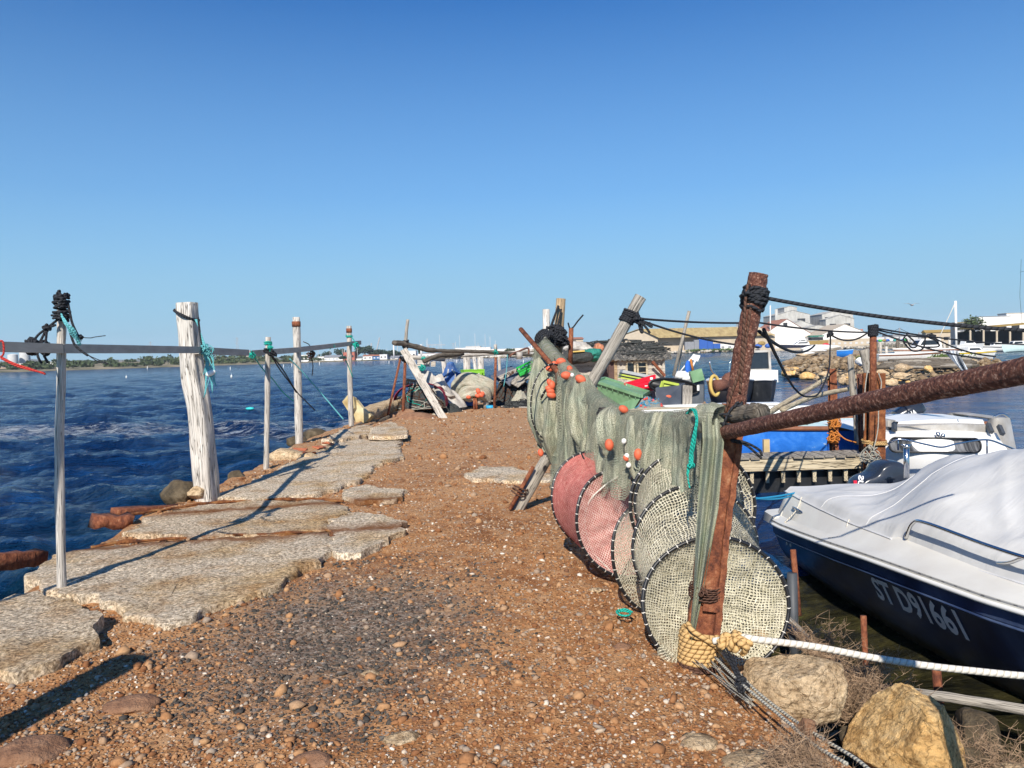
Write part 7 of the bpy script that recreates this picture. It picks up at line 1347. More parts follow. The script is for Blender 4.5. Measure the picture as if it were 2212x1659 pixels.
# riprap edge: pale stones along the right hand shore
mb = MB(); R = random.Random(12)
for k in range(520):
    px = R.uniform(930, 1900); d = sdist(px) - .5 + R.uniform(-2, 5); mb.rock(((px - CX) / F * d, d, -.2 + R.uniform(0, .8)), (R.uniform(.5, 1.4), .9, R.uniform(.4, .8)), k, 1, .2, 3)
o = mb.build('shore_stones', pm('pale_riprap', [(.3, (.30, .26, .20)), (.6, (.55, .50, .42))], .5, 5, .95, .3, .1, 2), smooth=False); kind(o, 'stuff'); o['label'] = 'pale loose stones along the far shore'; o['category'] = 'stones'
HILL = pm('far_hills', [(.3, (.07, .08, .05)), (.7, (.16, .15, .11))], .004, 6, .95, 0)
def hills():
    mb = MB(); vs = []; xs = np.linspace(-600, 1200, 140)
    for px in xs:
        hh = float(np.interp(px, [-600, -200, 0, 60, 120, 220, 330, 450, 600, 800, 1000, 1200], [40, 70, 95, 100, 80, 74, 78, 62, 52, 30, 18, 5])) * (1 + .22 * noise.noise(V((px * .02, 4, 1)))) * .55
        for d, q in ((2300, 0), (2600, .8), (2900, 1), (3300, 0)): vs.append(((px - CX) / F * d, d, hh * q * .58 - 1))
    mb.add(vs, [[i * 4 + k, i * 4 + k + 1, (i + 1) * 4 + k + 1, (i + 1) * 4 + k] for i in range(139) for k in range(3)]); kind(mb.build('hills', HILL, origin=(0, 0, 0)), 'structure')
hills()
# ------------------------------------------------------------ vegetation
LEAF = pm('dark_scrub_leaves', [(.3, (.022, .038, .014)), (.5, (.05, .075, .028)), (.7, (.10, .125, .05))], .25, 4, .9, 0)
PINE = pm('pine_needles', [(.3, (.012, .028, .016)), (.6, (.03, .055, .03)), (.8, (.06, .09, .045))], .3, 4, .9, 0)
def crown(mb, c, R3, n, leaf, rr, rnd=None):
    for _ in range(n):
        while True:
            q = V((rr.uniform(-1, 1), rr.uniform(-1, 1), rr.uniform(-1, 1)))
            if .15 < q.length < 1: break
        q *= 1 + .28 * noise.noise(q * 2.3 + V((c[0], c[1], 0))); p = V(c) + V((q.x * R3[0], q.y * R3[1], q.z * R3[2]))
        a = V((rr.gauss(0, 1), rr.gauss(0, 1), rr.gauss(0, 1))).normalized(); b_ = a.orthogonal().normalized(); s_ = leaf * rr.uniform(.6, 1.3)
        mb.add([p + a * s_, p + b_ * s_ * .7, p - a * s_, p - b_ * s_ * .7], [[0, 1, 2, 3]], None, rnd)
rr_ = random.Random(6); mb = MB()
for k in range(330):
    px = rr_.uniform(-420, 700); d = sdist(px) + 14 + rr_.random() ** 1.6 * 130; hb = (2.4 + 5.2 * max(0, .35 + noise.noise(V((px * .013, d * .02, 5))))) * (1 if px > 330 else .6) * (.55 if px > 600 else 1); r_ = rr_.uniform(2.2, 4.6)
    if rr_.random() < .25: hb *= .5
    x = (px - CX) / F * d; base = 1 + (2.5 if d > sdist(px) + 60 else 0); crown(mb, (x, d, base + hb * .5), (r_, r_, hb * .62), 42, .95, rr_)
o = mb.build('woodland', LEAF, origin=(0, 0, 0), smooth=False); kind(o, 'stuff'); o['label'] = 'green scrub and trees along the far left shore'; o['category'] = 'woodland'
def tree(px, py0, py1, wpx, d, label, mat=PINE, seed=1, group='trees on the far shore'):
    p0, p1 = A(px, py1, d), A(px, py0, d); h = p1.z - .6; x = p0.x; t = thing('tree', label, 'tree', (x, d, .6), group); r_ = wpx / 2 / F * d; rr = random.Random(seed)
    mb = MB(); mb.tube([V((x, d, .3)), V((x + .1, d, .6 + h * .4)), V((x, d, .6 + h * .75))], [.04 * h, .03 * h, .012 * h], 6); mb.build('trunk', MT['wood_dark'], t)
    mb = MB()
    for k in range(7):
        q = V((rr.uniform(-.6, .6) * r_, rr.uniform(-.5, .5) * r_, .6 + h * rr.uniform(.55, .86))); crown(mb, (x + q.x, d + q.y, q.z), (r_ * .55, r_ * .55, h * .22), 110, max(.25, r_ * .13), rr)
    mb.build('crown', mat, t, smooth=False)
for i, (px, a, b_, w_, d, lab) in enumerate(((735, 752, 776, 26, 690, 'round dark pine left of the red building'), (706, 760, 777, 20, 690, 'smaller dark pine behind the tall post'), (789, 748, 774, 40, 640, 'wide dark pine cluster just right of the last post'), (815, 756, 774, 30, 640, 'dark pine right of the wide pine cluster'), (765, 758, 776, 26, 660, 'dark pine behind the last post'), (846, 757, 772, 34, 600, 'low dark pine above the white houses'), (870, 758, 772, 30, 600, 'low dark pine left of the upright stick'), (742, 770, 780, 22, 620, 'low bush in front of the red building'), (1103, 752, 766, 26, 470, 'round green tree by the white sheds'), (908, 752, 773, 10, 600, 'small palm-like tree behind the crosspole'))): tree(px, a, b_, w_, d, lab, PINE if i < 8 else LEAF, i)
tree(2100, 674, 722, 44, 240, 'rounded olive-green tree beside the low building at the right', LEAF, 40, None)
# ------------------------------------------------------------ buildings
def flatm(n, c): return flat(n, c, .8, .1, .6, .05)
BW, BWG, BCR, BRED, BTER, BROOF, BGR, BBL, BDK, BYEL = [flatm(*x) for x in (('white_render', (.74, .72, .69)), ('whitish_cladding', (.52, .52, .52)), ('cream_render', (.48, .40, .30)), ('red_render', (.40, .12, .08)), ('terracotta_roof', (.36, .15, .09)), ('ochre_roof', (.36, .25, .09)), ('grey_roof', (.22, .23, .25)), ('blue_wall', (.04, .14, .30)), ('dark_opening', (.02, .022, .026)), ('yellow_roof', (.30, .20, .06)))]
def bld(px0, px1, py0, d, dep, label, wall, roof=None, gable=None, wins=0, base=.3, name='building', pbase=None, over=.4, wy=.5, ridge_along=True, cat='building', rot=0, wcol=None):
    pc = (px0 + px1) / 2; xa, xb = (px0 - CX) / F * d, (px1 - CX) / F * d; h = A(pc, py0, d).z
    z0 = A(pc, pbase, d).z if pbase else base; t = thing(name, label, cat, ((xa + xb) / 2, d, z0)); g = gable or 0; zt = h - (g / F * d); mb = MB()
    if gable and not ridge_along:   # gable faces us
        f_ = [V((xa, d, z0)), V((xb, d, z0)), V((xb, d, zt)), V(((xa + xb) / 2, d, h)), V((xa, d, zt))]; mb.add(f_ + [p + V((0, dep, 0)) for p in f_], [[0, 1, 2, 3, 4], [9, 8, 7, 6, 5], [0, 5, 6, 1], [1, 6, 7, 2], [4, 9, 5, 0]]); mb.build('wall', wall, t, smooth=False)
        mb = MB(); o_ = over
        for s, e in ((4, 3), (2, 3)):
            a, b_ = f_[s], f_[e]; dv = (a - b_).normalized() * o_ * 1.0; up = V((0, 0, .12 + .02 * o_)); q = [a + dv + V((0, -o_, .05)), b_ + V((0, -o_, .05)), b_ + V((0, dep + o_, .05)), a + dv + V((0, dep + o_, .05))]; mb.add(q + [p + up for p in q], [[0, 1, 2, 3], [7, 6, 5, 4], [0, 4, 5, 1], [1, 5, 6, 2], [2, 6, 7, 3], [3, 7, 4, 0]])
        mb.build('roof', roof or wall, t, smooth=False)
    else:
        mb.box(((xa + xb) / 2, d + dep / 2, (z0 + zt) / 2), (xb - xa, dep, zt - z0)); mb.build('wall', wall, t, smooth=False); mb = MB()
        if gable:
            q = [V((xa - over, d - over, zt)), V((xb + over, d - over, zt)), V((xb + over, d + dep / 2, h)), V((xa - over, d + dep / 2, h)), V((xb + over, d + dep + over, zt)), V((xa - over, d + dep + over, zt))]; mb.add(q, [[0, 1, 2, 3], [3, 2, 4, 5], [0, 3, 5], [1, 4, 2], [0, 5, 4, 1]])
        else: mb.box(((xa + xb) / 2, d + dep / 2, zt + .1), (xb - xa + .2, dep + .2, .2))
        mb.build('roof', roof or wall, t, smooth=False)
    ww = (xb - xa) / max(1, wins) * .45; wh = (zt - z0) * .26
    for k in range(wins):
        mb = MB(); mb.box((xa + (xb - xa) * (k + .5) / wins, d - .03, z0 + (zt - z0) * wy), (ww, .1, wh)); mb.build('window', wcol or BDK, t, smooth=False)
    return t, xa, xb, z0, zt
# left: silos, plant
for i, (px, w_, y0, d, lab) in enumerate(((31, 20, 766, 560, 'shorter white silo at the far left shore'), (57, 21, 750, 570, 'taller white silo right of the shorter one'), (14, 10, 786, 540, 'small white tank at the left edge'))):
    x = (px - CX) / F * d; h = A(px, y0, d).z; r_ = w_ / 2 / F * d; t = thing('silo', lab, 'silo', (x, d, .5)); mb = MB(); mb.tube([V((x, d, .2)), V((x, d, h))], r_, 20); mb.build('shell', BWG, t, auto=40); mb = MB(); mb.tube([V((x, d, h)), V((x, d, h + .15 * r_))], [r_ * 1.03, r_ * .4], 20); mb.build('cap', BW, t, auto=40)
bld(22, 52, 786, 545, 8, 'long low white shed at the foot of the silos', BW); bld(92, 132, 787, 540, 10, 'white concrete plant building right of the silos', BW, wins=4, wcol=BGR); bld(104, 126, 782, 548, 8, 'upper tier of the white plant beside the silos', BW); bld(175, 204, 779, 640, 8, 'pale roof among the trees left of the nearest pole', BW, BWG, gable=3); bld(470, 492, 771, 700, 8, 'small pale house in the trees behind the thick post', BCR, wins=2)
mb = MB(); mb.grid(mound_fn(V(((20 - CX) / F * 470, 450, .2)), 22, 12, 3.2, 5), 40, 12); tag(mb.build('sand_heap', pm('sand', [(.3, (.30, .20, .12)), (.7, (.44, .32, .21))], .2)), 'brown sand heap on the far left shore', 'sand heap')
# centre: houses, marina
bld(688, 716, 770, 655, 10, 'white house far behind the tall post', BW, BGR, wins=3); bld(648, 668, 767, 700, 10, 'white building left of the marina', BW, wins=2)
bld(702, 742, 767, 640, 10, 'white hall with a grey roof left of the red building', BW, BGR, gable=5, wins=5, wcol=BBL); bld(744, 768, 761, 630, 12, 'red-brown building left of the last post', BRED, BTER, wins=3)
bld(786, 806, 766, 600, 10, 'white house with a reddish roof right of the last post', BW, BTER, gable=3, wins=2); bld(807, 822, 766, 590, 8, 'blue-fronted house with a red roof', BBL, BTER, gable=3, wins=2, wcol=BW); bld(822, 838, 766, 590, 8, 'small white house beside the blue-fronted house', BW, wins=2); bld(838, 862, 760, 600, 10, 'white two-storey house above the boat hall', BW, BGR, wins=3); bld(845, 884, 768, 570, 12, 'low hall with a wide grey roof', BW, BGR, gable=5, wins=3)
bld(884, 900, 758, 560, 10, 'white block behind the leaning plank', BW, wins=2); bld(905, 955, 764, 560, 12, 'long white house row behind the dark crosspole', BW, BTER, wins=6); bld(958, 992, 762, 520, 12, 'white house behind the pale crosspole', BW, BCR, wins=4)
bld(985, 1062, 751, 600, 25, 'long white industrial shed behind the crosspoles', BW, BWG, wins=5, wcol=BWG); bld(1008, 1040, 748, 680, 20, 'flat grey roof structure above the long white shed', BWG); bld(1062, 1110, 754, 560, 25, 'pale industrial shed left of the round green tree', BW, BWG); bld(1110, 1170, 752, 520, 25, 'white shed hidden behind the crossed rods', BW, BWG, wins=4, wcol=BWG); bld(1212, 1262, 728, 300, 14, 'cream houses behind the rusty stub', BCR, BTER, gable=5, wins=4, base=1); bld(1246, 1300, 742, 380, 12, 'low terracotta-roofed houses left of the leaning pole', BCR, BTER, gable=4, wins=4, base=1)
rr_ = random.Random(15)
BOATW = flat('distant_white_hull', (.70, .70, .69), .4); MASTM = flat('mast_grey', (.48, .48, .48), .5); 
for k in range(46):
    px = rr_.uniform(640, 960) if k < 36 else rr_.uniform(960, 1090); d = sdist(px) + rr_.uniform(2, 70); x = (px - CX) / F * d; hgt = rr_.uniform(7, 13) if rr_.random() > .2 else rr_.uniform(13, 17)
    t = thing('sailboat', 'white sailboat with a bare mast among the crowd in the distant marina', 'sailboat', (x, d, .3), 'sailboats in the distant marina')
    mb = MB(); mb.tube([V((x, d, .5)), V((x, d, hgt + 1))], .13, 5); mb.build('mast', MASTM, t); mb = MB(); mb.loft([[V((x + a * w2, d + b_, z)) for a, b_ in ((-1, -.6), (1, -.6), (1, .6), (-1, .6))] for z, w2 in ((.1, 2.6), (.8, 3.6), (1.5, 3.9))]); mb.build('hull', BOATW, t, smooth=False)
CR = flat('crane_steel', (.30, .32, .35), .6)
def lattice(px, y0, d, w_, label, name, kindc, arms=()):
    x = (px - CX) / F * d; h = A(px, y0, d).z; t = thing(name, label, kindc, (x, d, 1)); mb = MB(); r_ = .09 * d / 600
    for s in (-1, 1): mb.beam(V((x + s * w_, d, 1)), V((x + s * w_ * .2, d, h)), r_ * 2, r_ * 2)
    for k in range(8): z0, z1 = 1 + (h - 1) * k / 8, 1 + (h - 1) * (k + 1) / 8; s = 1 if k % 2 else -1; mb.beam(V((x + s * w_ * (1 - .1 * k), d, z0)), V((x - s * w_ * (1 - .1 * k - .1), d, z1)), r_ * 1.4, r_ * 1.4)
    mb.build('lattice', CR, t, smooth=False)
    for q, l in arms:
        mb = MB(); z = 1 + (h - 1) * q; mb.beam(V((x - l, d, z)), V((x + l, d, z)), r_ * 2, r_ * 2); mb.build('crossarm', CR, t, smooth=False)
lattice(329, 738, 1500, 3, 'electricity pylon just right of the nearest pole', 'pylon', 'pylon', ((.95, 4), (.85, 6))); lattice(516, 728, 1500, 3.4, 'electricity pylon right of the thick squared post', 'pylon', 'pylon', ((.95, 4), (.85, 6), (.75, 5))); lattice(982, 741, 1500, 3, 'electricity pylon above the long white shed', 'pylon', 'pylon', ((.95, 4), (.85, 5))); lattice(1137, 733 + 8, 1500, 3, 'electricity pylon near the crossing rusty rods', 'pylon', 'pylon', ((.95, 4), (.85, 5)))
def crane(px, y0, px1, y1, d, label, jib=None):
    t = thing('crane', label, 'crane', ((px - CX) / F * d, d, 1)); mb = MB(); mb.beam(V(((px - CX) / F * d, d, 1)), A(px1, y1, d), d / 600 * .9, d / 600 * .9); mb.build('boom', CR, t, smooth=False)
    if jib: mb = MB(); mb.beam(A(jib[0], jib[1], d), A(jib[2], jib[3], d), d / 600 * .6, d / 600 * .6); mb.build('jib', CR, t, smooth=False)
crane(811, 770, 820, 729, 800, 'dark slanting crane boom right of the last post'); crane(805, 768, 802, 741, 780, 'pale crane tower left of the slanting boom'); crane(926, 768, 926, 744, 1300, 'tower crane with a long flat jib above the houses', (922, 745, 962, 745))
for i, (px, y0, w_, d) in enumerate(((1150, 746, 3, 1100), (1158, 742, 4, 1100), (1145, 748, 2, 1100), (1166, 744, 3, 1100), (1186, 748, 4, 1100), (1208, 749, 3, 1100), (912, 744, 4, 500), (853, 744, 3, 560))):
    x = (px - CX) / F * d; h = A(px, y0, d).z; mb = MB(); mb.tube([V((x, d, .5)), V((x, d, h))], w_ / 2 / F * d, 8); tag(mb.build('chimney', BW), 'slim pale chimney or pole on the far skyline', 'chimney', 'slim pale stacks on the skyline')
# right: hangar, silo buildings, white gables
HD = 425
t, xa, xb, z0, zt = bld(1344, 1421, 713, HD, 1, 'hangar front', BCR, None, 26, 0, ridge_along=False) if False else (None,) * 5
t = thing('hangar', 'long cream hangar with an ochre corrugated roof across the channel', 'hangar', (A(1480, 745, HD).x, HD, .6))
P = lambda x, y, d=HD: A(x, y, d)
g0 = [P(1340, 752), P(1421, 752), P(1421, 729), P(1384, 712), P(1340, 727)]
for p in (g0[0], g0[1]): p.z = .4
dirv = V((1.0, .0, 0)) * ((1690 - 1421) / F * HD) + V((0, 12, 0)); e_ = [p + dirv for p in g0]
mb = MB(); mb.add(g0 + e_, [[0, 1, 2, 3, 4], [9, 8, 7, 6, 5], [0, 5, 6, 1], [4, 9, 5, 0]]); mb.build('gable_wall', BCR, t, smooth=False)
lw = [g0[1] + V((0, .0, 0)), g0[1] + dirv]; zz = g0[2].z - .4
mb = MB(); q = [g0[1] + dirv * .38, g0[1] + dirv * 1.0]; mb.add([q[0] + V((0, .05, 0)), q[1] + V((0, .05, 0)), V((q[1].x, q[1].y + .05, zz)), V((q[0].x, q[0].y + .05, zz))], [[0, 1, 2, 3]]); mb.add([g0[1] + V((0, 9, 0)), g0[1] + dirv * .4 + V((0, 9, 0)), V(((g0[1] + dirv * .4).x, (g0[1] + dirv * .4).y + 9, zz)), V((g0[1].x, g0[1].y + 9, zz))], [[0, 1, 2, 3]]); mb.build('side_wall', BCR, t, smooth=False)
mb = MB(); ov = V((1.5, -2.0, -.7)); r0, r1 = g0[3] + V((-1, -1, .3)), g0[2] + ov + V((-1, 0, .4)); rl = g0[4] + V((-1.8, 4, -.2)); top = [r0, r0 + dirv * .72, r1 + dirv * 1.0, r1, rl, rl + dirv * .72 + V((0, 16, 0))]
r0b, r0c = r0 + V((0, 10, 0)), r0 + dirv * .86 + V((0, 10, 0)); mb.add([r1, r1 + dirv * 1.0, r0 + dirv * .84 + V((0, 10, .3)), r0 + V((.5, 10, .3)) * 1.0], [[0, 1, 2, 3]]); mb.add([rl, r0, r0 + V((.5, 10, .3)), r0 + dirv * .84 + V((0, 10, .3)), rl + dirv * .84 + V((0, 14, 0))], [[0, 1, 2, 3, 4]]); mb.add([r0, r1, r0 + V((.5, 10, .3))], [[0, 1, 2]])
RO = pm('ochre_lichen_roof', [(.3, (.26, .18, .08)), (.55, (.40, .30, .13)), (.75, (.47, .38, .20))], .5, 7, .95, .3, .05, 3, st=(1, .3, 1)); mb.build('roof', RO, t, smooth=False)
def fpane(x0, y0, x1, y1, d, mat, name, parent): mb = MB(); p, q = P(x0, y1, d), P(x1, y0, d); mb.add([V((p.x, d, p.z)), V((q.x, d, p.z)), V((q.x, d, q.z)), V((p.x, d, q.z))], [[0, 1, 2, 3]]); return mb.build(name, mat, parent, smooth=False)
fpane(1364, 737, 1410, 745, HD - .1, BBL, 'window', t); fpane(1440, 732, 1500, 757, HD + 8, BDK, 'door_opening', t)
rr_ = random.Random(2)
BC1 = flat('blue_container', (.02, .09, .36), .5)
t = thing('container_stack', 'blue containers and crates stacked at the hangar doors', 'containers', (P(1530, 750).x, HD - 6, .5))
for x0, y0, x1, y1 in ((1510, 731, 1528, 756), (1529, 735, 1540, 756), (1500, 734, 1510, 756), (1541, 742, 1556, 754), (1480, 738, 1499, 756)):
    p, q = P(x0, y1, HD - 6), P(x1, y0, HD - 6); mb = MB(); mb.box(((p.x + q.x) / 2, HD - 5, (p.z + q.z) / 2), (q.x - p.x, 2.4, q.z - p.z)); mb.build('container', BC1 if x0 > 1505 else BGR, t, smooth=False)
bld(1556, 1600, 742, HD - 3, 5, 'pale low sheds right of the blue containers', BW, BCR, wins=3, wcol=BGR)
mb = MB(); rr_ = random.Random(3)
for k in range(60): d = HD - 17; px = rr_.uniform(1490, 1590); crown(mb, ((px - CX) / F * d, d, .9), (2.2, 1.5, .7), 14, .4, rr_)
o = mb.build('shore_grass', pm('shore_grass', [(.3, (.05, .09, .02)), (.7, (.13, .18, .05))], 1, 4, .9, 0), origin=(0, 0, 0), smooth=False); kind(o, 'stuff'); o['label'] = 'green grass along the hangar shore'; o['category'] = 'grass'
bld(1582, 1612, 706, 560, 16, 'cream block behind the end of the hangar', BCR, BCR, wins=3, base=1); bld(1606, 1626, 696, 600, 16, 'taller white block left of the rusty post', BW, BW, wins=2, base=1)
bld(1636, 1768, 689, 470, 30, 'big white gabled shed with a red roof right of the rusty post', BW, BTER, 42, 0, base=.5, ridge_along=False, over=.5)
fpane(1692, 697, 1701, 705, 469.7, BDK, 'loft_window', bpy.data.objects['building.%03d' % 0] if False else [o for o in bpy.data.objects if o.get('label', '').startswith('big white gabled')][0])
SIL = pm('streaky_concrete_cladding', [(.3, (.30, .29, .27)), (.55, (.44, .43, .40)), (.75, (.54, .53, .50))], .35, 6, .9, .2, .05, 2, st=(1, 1, .4))
bld(1677, 1752, 670, 640, 30, 'tall grey silo building with stepped gable behind the white shed', SIL, SIL, 10, 2, base=1, ridge_along=False, wy=.75); bld(1697, 1724, 661, 645, 20, 'top tower of the grey silo building', SIL, SIL, 3, 1, base=20, ridge_along=False); bld(1706, 1758, 692, 620, 18, 'lower gabled annex of the grey silo building', SIL, SIL, 10, 1, base=1, ridge_along=False)
bld(1778, 1845, 670, 640, 30, 'second grey silo building right of the first, dark side', SIL, SIL, 8, 3, base=1, ridge_along=False, wy=.78); bld(1786, 1847, 680, 630, 14, 'front gable of the second grey silo building', SIL, SIL, 9, 2, base=1, ridge_along=False, wy=.7); bld(1741, 1800, 702, 600, 18, 'low grey hall linking the two silo buildings', SIL, SIL, 6, 0, base=1, ridge_along=False)
bld(1770, 1884, 700, 450, 26, 'white gabled shed in front of the second silo building', BW, BCR, 24, 0, base=.5, ridge_along=False); bld(1772, 1882, 733, 447, 2, 'cream boundary wall of the front white shed', BCR, BCR, wins=9, wcol=BWG, name='yard_wall', cat='wall')
mb = MB(); mb.tube([A(1664, 740, 470), A(1664, 660, 470)], .35, 8); tag(mb.build('mast_pole', BW), 'white pole rising left of the first silo building', 'pole')
mb = MB(); mb.tube([A(1677, 740, 640), A(1677, 668, 640)], 1.3, 8); tag(mb.build('chimney', SIL), 'pale square chimney at the left of the first silo building', 'chimney')
# yacht and gear on the quay
mb = MB(); rr_ = random.Random(77)
for k in range(900):
    px = rr_.uniform(1700, 2160); d0 = float(np.interp(px, [1692, 1700, 1760, 1820, 1900, 2000, 2160], [61, 52, 47, 42, 36, 34, 35])); d = d0 + 1 + rr_.random() ** 1.5 * 22; s_ = (.05 + .22 * rr_.random() ** 3) * d / 40; x = (px - CX) / F * d; mb.rock((x, d, WATER + .35 + .75 * min(1, (d - d0) / 4) * float(np.interp(px, [1700, 1760, 1850, 1900, 2160], [.5, 1, 1, .7, .5])) + rr_.uniform(-.12, .16)), (s_ * 1.3, s_, s_ * .8), k, 1, .2, 4)
o = mb.build('rubble', pm('spit_rubble', [(.3, (.10, .07, .045)), (.45, (.28, .20, .12)), (.6, (.42, .33, .22)), (.75, (.58, .52, .42))], .9, 8, .95, .8, .1, 4, nrough=.72, rnd=[(0, (.55, .5, .45)), (1, (1, 1, 1))]), origin=(0, 0, 0), smooth=False); kind(o, 'stuff'); o['label'] = 'loose brown rubble covering the spit'; o['category'] = 'rubble'
YN = flat('navy_hull_stripe', (.01, .012, .03), .3)
p = A(1727, 752, 415); p.z = -.2
boat('motor_yacht', 'white motor yacht with a dark hull band in front of the white shed', p, math.pi, 18, 4.6, 2.4, YN, BOATW, cabin=[(-5, 3.5, 3.2, .1, 1.7, 2.6), (-3.4, 1.2, 2.6, 1.6, 2.7, 1.7)], trim=BOATW)
t = thing('excavator', 'yellow machine with a green roof behind the motor yacht', 'machine', tuple(A(1765, 748, 425)))
for x0, y0, x1, y1, mt in ((1746, 735, 1790, 745, BYEL), (1752, 728, 1778, 735, BDK), (1750, 724, 1780, 728, flat('dark_green_roof', (.02, .16, .11)))):
    a, b_ = A(x0, y1, 424), A(x1, y0, 424); mb = MB(); mb.box(((a.x + b_.x) / 2, 426, (a.z + b_.z) / 2), (b_.x - a.x, 4, b_.z - a.z)); mb.build('body', mt, t, smooth=False)
for i, (px, py, mt, lab) in enumerate(((1660, 747, BC1, 'blue barrel pile on the quay left of the yacht'), (1638, 748, BC1, 'blue crates beside the rusty post on the quay'), (1645, 742, BYEL, 'orange stack at the white shed wall'), (1784, 746, REDP, 'red dinghy right of the yellow machine'))):
    a = A(px, py, 412); mb = MB(); mb.rock((a.x, a.y, max(.8, a.z)), (2.2, 1.2, 1.3), 400 + i, 2, .2, 4); tag(mb.build('quay_gear', mt), lab, 'gear')
mb = MB(); a, b_ = A(1640, 752, 408), A(1900, 745, 408); mb.box(((a.x + b_.x) / 2, 410, .1), (b_.x - a.x, 6, 1.2)); tag(mb.build('quay_wall', BCR, smooth=False), 'low concrete quay edge below the white sheds', 'quay wall')
# right: sheds, pergola, boats
bld(2066, 2106, 697, 250, 3, 'dark grey workshop with an ochre roof edge at the right', BGR, BYEL, base=.6, wins=3, wcol=BWG); bld(2002, 2062, 712, 300, 3, 'low cream shed with a yellow roof left of the workshop', BCR, BYEL, gable=6, base=.6, wins=2); bld(2116, 2185, 684, 262, 5, 'white upper storey with a chimney behind the workshop', BW, BGR, base=.6, wins=2); bld(2176, 2290, 676, 268, 5, 'brown and white flat building at the right edge', BW, BCR, base=.6, wins=3)
t = thing('pergola', 'dark open shed on pale posts at the right edge', 'shed', tuple(A(2180, 735, 235)))
a, b_ = A(2100, 709, 235), A(2330, 690, 235); mb = MB(); mb.beam(a + V((0, 5, 0)), b_ + V((0, 5, 0)), 10, .5); mb.build('roof', BYEL, t, smooth=False); mb = MB(); mb.box(((a.x + b_.x) / 2, 244, 2.4), (b_.x - a.x, .3, 4.5)); mb.build('back_wall', BDK, t, smooth=False)
for k in range(9):
    x = a.x + (b_.x - a.x) * k / 8; mb = MB(); mb.box((x, 236, 2.5), (.5, .3, 5)); mb.build('post', BCR, t, smooth=False)
mb = MB(); mb.tube([A(2066, 770, 130), A(2064, 650, 130)], .2, 8); o = mb.build('tall_mast', BW); tag(o, 'tall white mast with a stay standing right of the spit', 'mast')
rope([A(2063, 655, 130), A(2026, 735, 130)], .07, 'white_rope', 'white stay of the tall mast', seg=4)
for px, y0, lab in ((1943, 708, 'thin dark utility pole on the right skyline'), (1861, 711, 'reddish chimney on the right skyline'), (1985, 718, 'thin utility pole left of the tall mast'), (1904 + 8, 727, 'short pole on the right skyline')):
    mb = MB(); mb.tube([A(px, 745, 500), A(px, y0, 500)], .5 if 'chimney' not in lab else .9, 6); tag(mb.build('utility_pole', BGR if 'chimney' not in lab else BRED), lab, 'pole')
rope([sag(A(1861, 715, 500), A(1943, 709, 500), 3), sag(A(1943, 709, 500), A(2060, 722, 500), 4)], .15, 'black_rope', 'power line between the skyline poles', raw=True)
bld(1890, 1990, 727, 520, 20, 'pale warehouse row on the right skyline', BWG, BGR, base=.6, wins=6, wcol=BGR); bld(1930, 2010, 722, 700, 20, 'grey blocks far behind on the right skyline', BGR, BWG, base=.6, wins=5)
rr_ = random.Random(21)
a, b_ = A(1884, 741, 318), A(1975, 739, 318); mb = MB(); mb.box(((a.x + b_.x) / 2, 319, a.z - .2), (b_.x - a.x, 4, .5))
for k in range(12): mb.box((a.x + (b_.x - a.x) * k / 11, 317.4, a.z / 2 - .5), (.3, .3, a.z + .6))
tag(mb.build('timber_quay', MT['wood_grey'], smooth=False), 'timber quay carrying the row of coloured covered dinghies', 'quay')
for k in range(9):
    px = 1893 + 8 * k + rr_.uniform(-2, 2); a = A(px, 736 - .02 * (px - 1893), 318); mt = [BC1, GREENP, BYEL, BC1, BW, flat('teal_boat', (.03, .3, .27)) if k == 5 else BW, BW, BC1, GREENP][k]
    mb = MB(); mb.rock((a.x, a.y, a.z), (1.0, .8, .6), 500 + k, 2, .2, 4); tag(mb.build('covered_dinghy', mt), 'small covered dinghy in the row of coloured ones on the far quay', 'dinghy', 'row of coloured covered dinghies')
# ------------------------------------------------------------ the rubble spit
def spit():
    m = pm('spit_earth', [(.34, (.10, .065, .035)), (.45, (.34, .24, .14)), (.54, (.48, .38, .25)), (.64, (.66, .59, .47))], 1.6, 12, .95, 1.0, .4, 2.5, nrough=.78)
    EDG = [(1692, 62), (1700, 52), (1760, 47), (1820, 42), (1900, 36), (2000, 34), (2120, 35), (2260, 37), (2700, 38)]; BK = [(1692, 66), (1720, 105), (1800, 150), (1880, 150), (1960, 92), (2060, 72), (2140, 58), (2260, 54), (2700, 52)]
    mb = MB(); vs = []; xs = np.linspace(1692, 2600, 240); M_ = 26
    for px in xs:
        d0 = float(np.interp(px, [e[0] for e in EDG], [e[1] for e in EDG])); d1 = float(np.interp(px, [e[0] for e in BK], [e[1] for e in BK]))
        for k in range(M_ + 1):
            q = k / M_; d = d0 + (d1 - d0) * q; x = (px - CX) / F * d; e = min(1, q * 5, (1 - q) * 6); top = float(np.interp(px, [1692, 1712, 1760, 1850, 1900, 2000, 2600], [.0, .75, 1.1, 1.1, .75, .55, .5]))
            n_ = noise.fractal(V((x * .45, d * .45, 2)), 1, 2, 5) + .5 * noise.noise(V((x * 2.1, d * 1.6, 5))); vs.append((x, d, WATER - .3 + (top + .3) * sstep(0, 1, e) + .28 * n_ * e))
    w_ = M_ + 1; mb.add(vs, [[i * w_ + k, (i + 1) * w_ + k, (i + 1) * w_ + k + 1, i * w_ + k + 1] for i in range(len(xs) - 1) for k in range(M_)]); kind(mb.build('rubble_spit', m, origin=(0, 0, 0)), 'structure')
spit()
rr_ = random.Random(41)
labs = 'brown boulder at the waterline of the rubble spit'
